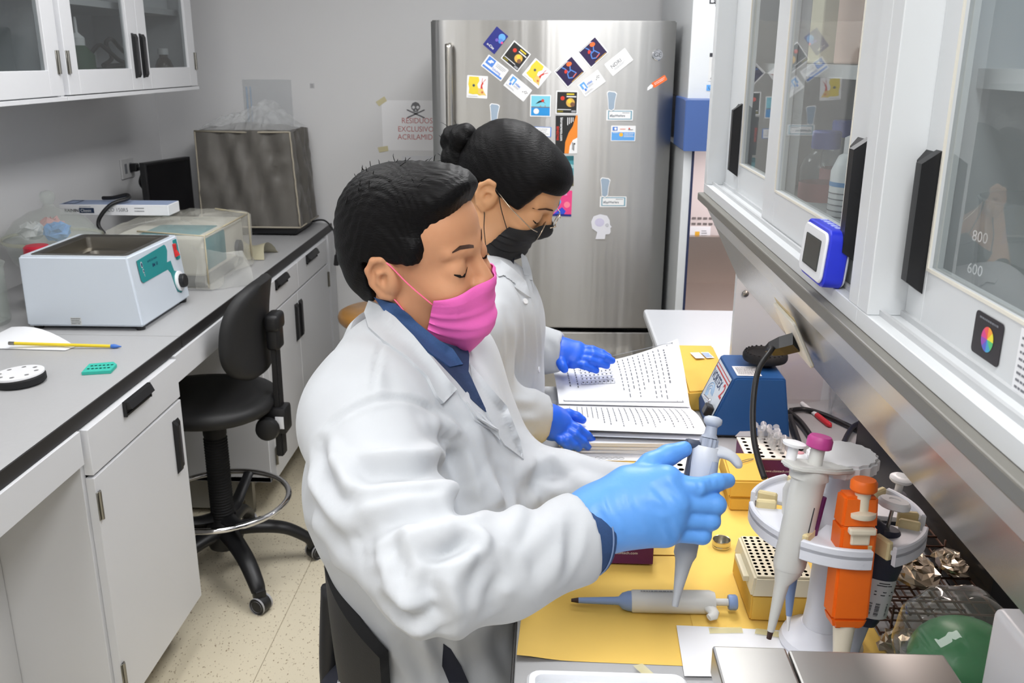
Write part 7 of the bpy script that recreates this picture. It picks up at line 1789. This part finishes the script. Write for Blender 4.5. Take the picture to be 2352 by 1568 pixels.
CV = CV+n_*(.0016*np.sin(31*x+17*z+3*np.sin(23*y))*np.sin(27*z-19*y)+.0009*np.sin(70*x-40*y+55*z))[:, None]
CV = lap(CV, CQ, .15)
coat = build(to_mesh(CV, CQ), 'lab_coat', M_coat, man, smooth=180)
cbv = tree(np.concatenate([CV, HWV]), np.concatenate([CQ, HQ+len(CV)]))
# shirt opening, lapels, pocket edge, trouser gap
patch(cbv, [(862, 684), (900, 700), (945, 738), (1000, 780), (1048, 795), (1072, 790), (1078, 815), (1076, 852), (1100, 905), (1122, 952), (1085, 918), (1050, 875), (1010, 833), (960, 780), (905, 730)], 'shirt_front', mat('denim_dark', (40, 56, 88), .85, var=.2, vscale=500), man, .002, .002)
patch(cbv, [(858, 682), (905, 699), (960, 742), (1010, 782), (1040, 800), (1064, 836), (1034, 842), (985, 806), (930, 752), (880, 712)], 'shirt_collar', M_denim, man, .007, .004)
lap1 = patch(cbv, [(846, 690), (866, 698), (905, 725), (950, 770), (995, 825), (1030, 870), (1050, 893), (1020, 925), (1006, 910), (983, 864), (935, 818), (880, 780), (846, 750), (836, 716)], 'lapel', M_coat, man, .01, .006)
patch(cbv, z2([(722, 352), (752, 395), (800, 470), (890, 525), (900, 560), (860, 520), (800, 480), (780, 440), (740, 385)]), 'lapel_edge', M_coat, man, .004, .003)
patch(cbv, z2([(775, 240), (850, 330), (930, 420), (985, 560), (1000, 640), (920, 580), (880, 520), (850, 450), (790, 330)]), 'far_lapel', M_coat, man, .006, .004)
patch(cbv, z2([(665, 1408), (695, 1430), (740, 1500), (770, 1568), (690, 1568), (662, 1500)]), 'trouser_gap', M_trous, man, .002, .002)
# denim shirt collar round the neck, denim cuff at the wrist
rows = []
nb = PM @ Vector((-.05, 0, -.135)); ax_ = (PM @ Vector((-.03, 0, -.05))-PM @ Vector((-.06, 0, -.2))).normalized()
e1 = (PM.to_3x3() @ Vector((1, 0, 0))); e1 = (e1-ax_*e1.dot(ax_)).normalized(); e2 = ax_.cross(e1)
# coat collar: turned-over band standing behind the neck
rows = []
for k, (hh_, rr_) in enumerate(((-.05, .076), (-.01, .07), (.01, .069), (.016, .073), (.006, .081), (-.025, .092), (-.05, .1))):
    row = []
    for i in range(41):
        th = math.radians(104+146*i/40); dip = .012*math.cos(th)
        row.append(nb+e1*(rr_*math.cos(th)*.98-.004)+e2*(rr_*math.sin(th)*1.0)+ax_*(hh_-dip-.022))
    rows.append(row)
build(MB().grid(rows), 'coat_collar', M_coat, man, smooth=60)
d = (RW-RE).normalized(); s1 = d.cross(Vector((0, 0, 1))).normalized(); s2 = s1.cross(d)
rows = []
for a_, r_ in ((-.014, .0395), (.022, .0415), (.024, .04), (.022, .038), (-.014, .038)):
    rows.append([RW+d*(a_+.006*math.sin(th))+s1*(r_*1.06*math.cos(th))+s2*(r_*1.12*math.sin(th)) for th in [2*math.pi*i/36 for i in range(37)]])
build(MB().grid(rows), 'shirt_cuff', M_denim, man, smooth=60)
build(MB().tube([RW+d*.018+s1*(.0418*1.06*math.cos(th))+s2*(.0418*1.12*math.sin(th))+d*.006*math.sin(th) for th in [2*math.pi*i/40 for i in range(40)]], .0011, 5, closed=True), 'cuff_stitching', mat('denim_thread', (120, 140, 176), .8), man)
# trousers below the bench
F = Field((-.42, .9, .03), (.42, 1.46, .82), .011)
for yy in (1.09, 1.27): F.chain([(-.2, yy, .68), (.2, yy-.02, .665), (.22, yy-.02, .3), (.2, yy-.02, .08)], [.09, .07, .052, .042], .03); F.ell((.24, yy-.02, .06), (.11, .045, .04), k=.02)
F.ell((-.2, 1.18, .69), (.14, .17, .09), k=.04)
V, Q = F.mesh(smooth=3); build(to_mesh(V, Q), 'trousers', M_trous, man, smooth=180)

# ---- gripping hand and the pipette in it
def h4(x, y, w): return at(1250+x*.3062, 920+y*.3062, w)
wrist = h4(400, 890, 1.058)
fing = [([h4(930, 610, 1.045), h4(1150, 650, 1.04), h4(1300, 612, 1.052), h4(1378, 598, 1.062)], [.0118, .011, .0102, .0088]),
        ([h4(985, 760, 1.04), h4(1290, 780, 1.045), h4(1285, 775, 1.082), h4(1180, 760, 1.102)], [.012, .0115, .0108, .009]),
        ([h4(960, 880, 1.043), h4(1250, 900, 1.048), h4(1245, 895, 1.084), h4(1150, 880, 1.102)], [.0114, .011, .0102, .0088]),
        ([h4(915, 985, 1.048), h4(1185, 1010, 1.053), h4(1180, 1000, 1.084), h4(1110, 985, 1.098)], [.0108, .0104, .0096, .0082])]
thumb = ([h4(640, 640, 1.062), h4(800, 475, 1.076), h4(930, 410, 1.084), h4(1050, 362, 1.088)], [.0165, .0135, .0125, .0098])
def ex(F):
    F.cone(wrist, h4(700, 830, 1.05), .03, .03, .02); F.cone(h4(560, 780, 1.056), h4(860, 800, 1.046), .028, .02, .02); F.cone(h4(560, 950, 1.056), h4(880, 960, 1.05), .018, .014, .02)
    F.cone(h4(640, 640, 1.062), h4(880, 600, 1.056), .017, .013, .02); F.cone(h4(215, 1010, 1.05), wrist, .0315, .029, .02)
V, Q = make_hand(None, wrist, fing, thumb, 1.1, None, man, extra=ex, wr=.03, k=.0034)
def z4(L): return [(1250+x*.3062, 920+y*.3062) for x, y in L]
V = folds(V, Q, [(z4([(480, 690), (500, 800), (560, 930)]), -.0016, .004), (z4([(530, 680), (560, 800), (640, 960)]), -.0014, .004), (z4([(830, 640), (900, 720), (960, 800)]), -.0013, .004), (z4([(880, 620), (960, 700), (1040, 770)]), -.0013, .004),
    (z4([(760, 760), (820, 800), (900, 830)]), -.0009, .004), (z4([(920, 900), (960, 980), (980, 1030)]), -.0014, .004), (z4([(1150, 600), (1165, 650), (1150, 690)]), -.001, .003), (z4([(1250, 590), (1265, 630)]), -.0008, .0025), (z4([(400, 820), (480, 930), (530, 1020)]), -.0016, .005), (z4([(600, 700), (640, 820), (720, 950)]), -.0012, .005)])
build(to_mesh(V, Q), 'glove', M_glove1, man, smooth=180)
# other hand, hidden behind the gripping one
w2 = LW; fx = Vector((.985, -.17, 0)); fz = Vector((0, 0, 1)); fyv = fz.cross(fx)
fl2 = []
for i, o in enumerate((.03, .01, -.01, -.028)):
    b = w2+fx*.07+fyv*o+fz*-.004; fl2.append(([b, b+fx*.022+fz*-.014, b+fx*.018+fz*-.034, b+fx*-.002+fz*-.038], [.0112, .0105, .0095, .0082]))
tb = w2+fx*.03+fyv*.03; V, Q = make_hand(None, w2+fx*.01, fl2, ([tb, tb+fx*.03+fyv*.018, tb+fx*.045+fyv*.015, tb+fx*.055+fyv*.006], [.014, .0125, .0115, .009]), 1.1, None, man, wr=.028, h=.003)
build(to_mesh(V, Q), 'glove', M_glove1, man, smooth=180)

# held pipette: top (button) to tip
tip, top = at(1550, 1392, 1.085), at(1636, 955, 1.098); Mp = axis_M(tip, top, (1, .1, 0)); Lp = (top-tip).length
M_hp = mat('held_grey', (208, 212, 220), .35); M_hp2 = mat('held_slate', (158, 166, 182), .45); M_hp3 = mat('held_cone', (166, 168, 172), .45)
t = thing('held_pipette', 'grey single-channel pipette gripped in the light blue glove', 'pipette', tuple(tip))
build(MB().lathe([(.0036, 0), (.0042, .004), (.0046, Lp*.06), (.0088, Lp*.2), (.0105, Lp*.24), (.0135, Lp*.27), (.0135, Lp*.34)], Mp, 22), 'shaft', M_hp3, t, smooth=40)
build(oval(MB(), Mp, [(Lp*.32, .0125, .012, 0), (Lp*.42, .0135, .013, 0), (Lp*.66, .0155, .0145, 0), (Lp*.74, .0175, .0155, 0), (Lp*.81, .0185, .016, 0), (Lp*.838, .016, .0135, .001)]), 'handle_body', M_hp, t, smooth=45)
build(oval(MB(), Mp, [(Lp*.6, .0085, .0152, .009), (Lp*.72, .0088, .0165, .0095), (Lp*.77, .0075, .0168, .0095)]), 'grip_inlay', M_hp2, t, smooth=45)
hk = [Vector((.004, 0, Lp*.815)), Vector((.018, -.002, Lp*.825)), Vector((.031, -.003, Lp*.815)), Vector((.04, -.004, Lp*.785)), Vector((.042, -.004, Lp*.762))]
build(MB().tube([Mp @ p for p in spline(hk, 5)], [.0125, .0125, .012, .0118, .0115, .011, .0108, .0106, .0104, .0102, .01, .0098, .0096, .0094, .0092, .009, .0086, .008, .007, .006, .0042], 14, flat=.6), 'finger_hook', M_hp, t, smooth=180)
rb = []
for k in range(48): q = 2*math.pi*k/48; r = .0108+.0007*math.cos(12*q); rb.append((r*math.cos(q), r*math.sin(q)))
build(MB().prism(rb, Lp*.06, Mp @ Matrix.Translation((.002, 0, Lp*.83)), .002, 2).lathe([(.0108, Lp*.885), (.0075, Lp*.905), (.0066, Lp*.95)], Mp @ Matrix.Translation((.002, 0, 0)), 20), 'plunger_sleeve', M_hp2, t, smooth=35)
build(MB().lathe([(.0066, Lp*.945), (.0105, Lp*.962), (.0112, Lp*.975), (.0105, Lp*.99), (.006, Lp), (0, Lp*1.002)], Mp @ Matrix.Translation((.002, 0, 0)), 24), 'plunger_button', mat('button_pale', (184, 192, 206), .45), t, smooth=180)
build(MB().box((-.026, -.008, Lp*.815), (-.008, .008, Lp*.86), .004, 2, Mp).box((-.019, -.006, Lp*.6), (-.0135, .006, Lp*.82), .002, 2, Mp), 'ejector_lever', mat('ejector_dark', (66, 74, 92), .45), t, smooth=40)

# ---- chair of the near person
t = thing('task_chair', 'black task chair holding the person in the pink mask', 'chair', (-.2, 1.2, 0))
rows = []
for k in range(13):
    v = k/12; z0_ = .6+.36*v; row = []
    for i in range(25):
        u = i/24; th = math.radians(128+120*u); top_ = 1-.2*max(0, (u-.5)/.5)**1.6-.2*max(0, (.4-u)/.4)**1.6
        z = .6+(.355*top_)*v; rr_ = .118+.034*v+.008*math.sin(math.pi*v)
        row.append((-.142+rr_*math.cos(th)*1.0, 1.175+(rr_+.02)*math.sin(th), z))
    rows.append(row)
mb = MB().grid(rows); bmesh.ops.recalc_face_normals(mb.bm, faces=mb.bm.faces[:]); bmesh.ops.solidify(mb.bm, geom=mb.bm.faces[:], thickness=-.018)
build(mb, 'backrest', M_chair, t, smooth=60)
build(MB().tube(spline([(-.315, 1.2, .86), (-.32, 1.18, .7), (-.3, 1.18, .56), (-.2, 1.18, .53)], 6), .018, 10), 'back_post', M_black, t, smooth=180)
build(MB().tube(spline([(-.272, 1.1, .9), (-.278, 1.1, .77), (-.28, 1.11, .6), (-.22, 1.13, .54)], 6), .011, 10), 'arm_tube', M_black, t, smooth=180)
build(pad(-.17, 1.18, .58, .2, .2, .06, 2.4, .004), 'seat', M_chair, t, smooth=60)
build(MB().lathe([(.05, .1), (.06, .12), (.03, .15), (.03, .35), (.022, .36), (.022, .55)], Matrix.Translation((-.18, 1.18, 0)), 24), 'column', M_black, t, smooth=40)
for k in range(5):
    q = .3+k*2*math.pi/5; dd_ = Vector((math.cos(q), math.sin(q), 0)); c = Vector((-.18, 1.18, 0))
    lg_ = build(MB().tube(spline([c+dd_*.03+Vector((0, 0, .13)), c+dd_*.14+Vector((0, 0, .12)), c+dd_*.27+Vector((0, 0, .07))], 4), [.03, .028, .026, .024, .022, .022, .02, .02, .018], 8, flat=.7), 'leg', M_black, t, smooth=60)
    build(MB().lathe([(.012, -.02), (.026, -.018), (.026, .018), (.012, .02)], Matrix.Translation(c+dd_*.28+Vector((0, 0, .0265))) @ Vector((-dd_.y, dd_.x, 0)).to_track_quat('Z', 'Y').to_matrix().to_4x4(), 18), 'caster', M_black, lg_, smooth=40)

# ------------------------------------------------------------------ far person: black mask, reading the notebook
PW = frame_from(at(1172, 437, 1.86), math.radians(-20), math.radians(33), math.radians(6), 1.0)
Wf = head_field(True, tuple(PW.inverted() @ Vector((-.13, 1.785, 1.18)))); WV, WQ = Wf.mesh(smooth=2)
def tw(V): return V@np.array(PW)[:3, :3].T+np.array(PW)[:3, 3]
wom = build(to_mesh(tw(WV), WQ), 'person', M_skin2, smooth=180, label='person in white lab coat, eyeglasses and black face mask reading a notebook', cat='person')
wbv = tree(WV, WQ)
V, Q = hair_field('bun').mesh(smooth=2); V = groove_hair(V, Q, .0008, 190, 'long')
whair = build(to_mesh(tw(V), Q), 'hair', M_hair, wom, smooth=180)
F = Field((-.22, -.09, -.11), (-.05, .09, .12), .003)
F.ell((-.128, 0, -.014), (.036, .042, .037), k=.008); F.ell((-.136, -.012, .034), (.028, .032, .03), k=.006); F.cone((-.09, 0, .015), (-.12, 0, .006), .026, .02, .012); F.ell((-.162, .01, .01), (.026, .03, .03), k=.006); F.ell((-.11, .0, -.036), (.028, .032, .026), k=.008); F.ell((-.098, -.012, .036), (.018, .022, .018), k=.006)
bV, bQ = F.mesh(smooth=2); bV = groove_hair(bV, bQ, .002, 200, 'long'); build(to_mesh(tw(bV), bQ), 'hair_bun', M_hair, wom, smooth=180)
R = random.Random(5); rp, rd = [], []; Nn = normals(bV, bQ)
for i in R.sample(range(len(bV)), 26): rp.append(PW @ Vector(bV[i])); rd.append(PW.to_3x3() @ (Vector(Nn[i])+Vector((R.uniform(-.6, .6), R.uniform(-.6, .6), R.uniform(-.6, .6)))))
tufts(rp, rd, .02, whair, 'loose_strands', .0005, 8)
for s in (1, -1):
    ribbon(wbv, [(.1, s*.012, .027), (.098, s*.02, .029), (.09, s*.034, .031), (.082, s*.046, .028), (.074, s*.054, .023)], PW, [.0014, .002, .002, .0016, .0006], 'eyebrow', M_brow, wom)
    ribbon(wbv, [(.1, s*.018, .0), (.098, s*.026, -.003), (.095, s*.035, -.0045), (.09, s*.044, -.002), (.085, s*.05, .002)], PW, [.0006, .0016, .002, .0018, .0006], 'eyelashes', M_lash, wom, .0008)
side = math.radians(68)
mv, mq, (nz_, W_) = mask_mesh(WV, WQ, lambda th: -.002-.036*abs(th/side)**1.3, lambda th: -.107+.022*abs(th/side)**2, side, True, bulge=.004)
shell(mv, mq, PW, 'face_mask', M_bmask, wom, .0016)
for s, j in ((1, W_-1), (-1, 0)):
    tl = Vector(mv[2*W_+j]); bl = Vector(mv[(nz_-2)*W_+j])
    for p0, ea in ((tl, [(-.002, s*.081, .024), (-.022, s*.082, .03)]), (bl, [(-.005, s*.076, -.033), (-.028, s*.078, -.026)])):
        pts = [p0+Vector((0, s*.001, 0)), (p0+Vector(ea[0]))/2+Vector((0, s*.004, 0)), Vector(ea[0]), Vector(ea[1])]
        build(MB().tube([PW @ p for p in spline(pts, 6)], .0015, 6, flat=.6), 'ear_loop', M_bmask, wom, smooth=180)
# eyeglasses slipping down the nose
gm = steel('gold_wire', (206, 190, 168), .22)
for s in (1, -1):
    ring_ = [PW @ Vector((.118-.02*abs(math.cos(q)*.023*s+s*.036)/.06, s*.036+.023*math.cos(q), -.012+.019*math.sin(q))) for q in [2*math.pi*i/28 for i in range(28)]]
    build(MB().tube(ring_, .0009, 6, closed=True), 'lens_rim', gm, wom, smooth=180)
    build(MB().poly(ring_), 'lens', M_clear2, wom)
    build(MB().tube([PW @ Vector(p) for p in [(.106, s*.059, -.008), (.095, s*.072, -.004), (.04, s*.08, .008), (-.008, s*.083, .024)]], .0011, 6), 'temple_arm', gm, wom, smooth=180)
build(MB().tube([PW @ Vector(p) for p in [(.114, .014, -.006), (.12, 0, -.002), (.114, -.014, -.006)]], .0011, 6), 'nose_bridge', gm, wom, smooth=180)

# ---- lab coat
WRS, WRE, WRW = Vector((-.13, 1.6, 1.14)), at(1115, 945, 1.7), at(1250, 962, 1.73)
WLS, WLE, WLW = Vector((-.11, 1.95, 1.13)), at(1180, 800, 2.02), at(1288, 808, 2.0)
F = Field((-.42, 1.42, .55), (.12, 2.14, 1.32), .0062)
F.ell((-.19, 1.77, .74), (.15, .17, .15), k=.03); F.ell((-.165, 1.775, .92), (.135, .155, .16), k=.06); F.ell((-.15, 1.775, 1.06), (.135, .155, .13), k=.06)
F.ell((-.1, 1.775, 1.12), (.092, .13, .1), k=.05); F.ell((-.13, 1.775, .97), (.122, .14, .12), k=.05)
F.cone(WRS+Vector((0, .04, .01)), WLS+Vector((0, -.03, .01)), .068, .068, .06)
F.cone(WRS+Vector((.01, .08, .03)), (-.13, 1.78, 1.185), .045, .046, .05); F.cone(WLS+Vector((.01, -.08, .03)), (-.13, 1.78, 1.185), .045, .046, .05)
F.cone((-.18, 1.69, .7), (.08, 1.69, .69), .1, .08, .05); F.cone((-.18, 1.87, .7), (.08, 1.87, .69), .1, .08, .05)
F.chain([WRS, WRE, (WRE+WRW)/2, WRW], [.068, .056, .05, .047], .03); F.chain([WLS, WLE, (WLE+WLW)/2, WLW], [.068, .052, .047, .044], .03)
dR = (WRW-WRE).normalized(); dL = (WLW-WLE).normalized()
for c_, d_ in ((WRW, dR), (WLW, dL)):
    F.half(lambda X, Y, Z, c_=c_, d_=d_: np.maximum(-((X-c_.x)*d_.x+(Y-c_.y)*d_.y+(Z-c_.z)*d_.z-.004), np.sqrt((X-c_.x)**2+(Y-c_.y)**2+(Z-c_.z)**2)-.075), .004); F.cone(c_-d_*.02, c_+d_*.04, .03, .031, .004, 's')
V, Q = F.mesh(smooth=3)
V = folds(V, Q, [([(1180, 640), (1205, 700), (1215, 800), (1205, 900)], -.006, .012), ([(1165, 720), (1170, 820), (1150, 900)], -.005, .012), ([(1225, 650), (1232, 740), (1240, 850)], -.003, .008), ([(1190, 590), (1215, 660), (1225, 700)], -.004, .007),
    ([(1140, 930), (1190, 945), (1230, 940)], -.004, .01), ([(1150, 950), (1190, 975), (1215, 985)], -.004, .01), ([(1255, 785), (1270, 800), (1275, 830)], -.003, .008)])
wcoat = build(to_mesh(V, Q), 'lab_coat', M_coat, wom, smooth=180); wcb = tree(np.concatenate([V, tw(WV)]), np.concatenate([Q, WQ+len(V)]))
patch(wcb, [(1130, 606), (1150, 596), (1180, 618), (1208, 645), (1220, 684), (1196, 668), (1160, 644), (1136, 625)], 'lapel', M_coat, wom, .007, .005, rng=.035)
patch(wcb, [(1158, 575), (1170, 570), (1182, 590), (1180, 606), (1165, 590)], 'dark_shirt', M_trous, wom, .003, .002, rng=.03)
patch(wcb, [(1196, 580), (1210, 590), (1220, 620), (1230, 675), (1222, 690), (1212, 655), (1200, 615)], 'far_lapel', M_coat, wom, .004, .003, rng=.03)
for px_, py_ in ((1206, 692), (1237, 848)):
    p, n = hit(wcb, px_, py_)
    if p is not None: build(MB().lathe([(.0055, 0), (.006, .001), (.0055, .0022), (.002, .0018), (0, .0018)], Matrix.Translation(p) @ n.to_track_quat('Z', 'Y').to_matrix().to_4x4(), 14), 'button', M_white, wom, smooth=50)
F = Field((-.4, 1.5, .03), (.38, 2.06, .82), .012)
for yy in (1.69, 1.87): F.chain([(-.2, yy, .68), (.16, yy, .66), (.18, yy, .3), (.16, yy, .08)], [.085, .066, .05, .04], .03); F.ell((.2, yy, .055), (.1, .042, .038), k=.02)
F.ell((-.2, 1.78, .69), (.13, .16, .09), k=.04)
V, Q = F.mesh(smooth=3); build(to_mesh(V, Q), 'trousers', M_trous, wom, smooth=180)

# ---- gloved hands
def zz(L, w): return [at(x, y, d_) for (x, y), d_ in zip(L, w)]
wr = at(1262, 968, 1.735)
fi = [(zz([(1296, 968), (1328, 984), (1348, 999), (1360, 1009)], [1.742, 1.73, 1.734, 1.742]), [.0098, .009, .0082, .0072]),
      (zz([(1289, 978), (1320, 999), (1339, 1015), (1350, 1025)], [1.735, 1.72, 1.724, 1.732]), [.01, .0092, .0084, .0074]),
      (zz([(1280, 988), (1304, 1009), (1320, 1022), (1329, 1029)], [1.728, 1.714, 1.716, 1.722]), [.0096, .0088, .008, .0072]),
      (zz([(1270, 994), (1289, 1012), (1301, 1022), (1308, 1027)], [1.722, 1.71, 1.712, 1.716]), [.009, .0082, .0074, .0066])]
th_ = (zz([(1281, 955), (1306, 951), (1325, 957), (1338, 964)], [1.755, 1.762, 1.762, 1.76]), [.012, .0105, .0095, .008])
V, Q = make_hand(None, wr, fi, th_, 1.1, None, wom, h=.0022, wr=.024, k=.003, extra=lambda F: F.cone(at(1245, 962, 1.732), wr, .027, .025, .02)); build(to_mesh(V, Q), 'glove', M_glove2, wom, smooth=180)
wr = at(1298, 812, 2.005)
fi = [(zz([(1328, 800), (1360, 803), (1383, 811), (1398, 819)], [2.0, 1.99, 1.99, 1.996]), [.0102, .0094, .0086, .0076]),
      (zz([(1328, 811), (1362, 814), (1388, 821), (1406, 828)], [1.992, 1.98, 1.98, 1.986]), [.0104, .0096, .0088, .0078]),
      (zz([(1323, 822), (1355, 827), (1378, 834), (1394, 840)], [1.985, 1.974, 1.976, 1.982]), [.01, .0092, .0084, .0074]),
      (zz([(1316, 832), (1340, 839), (1358, 846), (1370, 851)], [1.98, 1.97, 1.972, 1.976]), [.0094, .0086, .0078, .0068])]
th_ = (zz([(1290, 818), (1287, 830), (1292, 841), (1297, 848)], [1.985, 1.97, 1.962, 1.96]), [.0125, .0108, .0098, .0084])
V, Q = make_hand(None, wr, fi, th_, 1.1, None, wom, h=.0023, wr=.024, k=.003, extra=lambda F: F.cone(at(1282, 806, 2.003), wr, .027, .025, .02)); build(to_mesh(V, Q), 'glove', M_glove2, wom, smooth=180)
# stool under the far person
t = thing('lab_stool', 'black lab stool under the person in eyeglasses', 'stool', (-.17, 1.78, 0))
build(pad(-.19, 1.78, .575, .18, .18, .05, 2.2), 'seat', M_chair, t, smooth=60); build(MB().lathe([(.05, .1), (.06, .12), (.026, .15), (.022, .56)], Matrix.Translation((-.19, 1.78, 0)), 22), 'column', M_black, t, smooth=40)
for k in range(5):
    q = .6+k*2*math.pi/5; dd_ = Vector((math.cos(q), math.sin(q), 0)); build(MB().tube([Vector((-.19, 1.78, .12)), Vector((-.19, 1.78, .05))+dd_*.24, Vector((-.19, 1.78, .012))+dd_*.25], [.024, .018, .014], 8), 'leg', M_black, t, smooth=60)
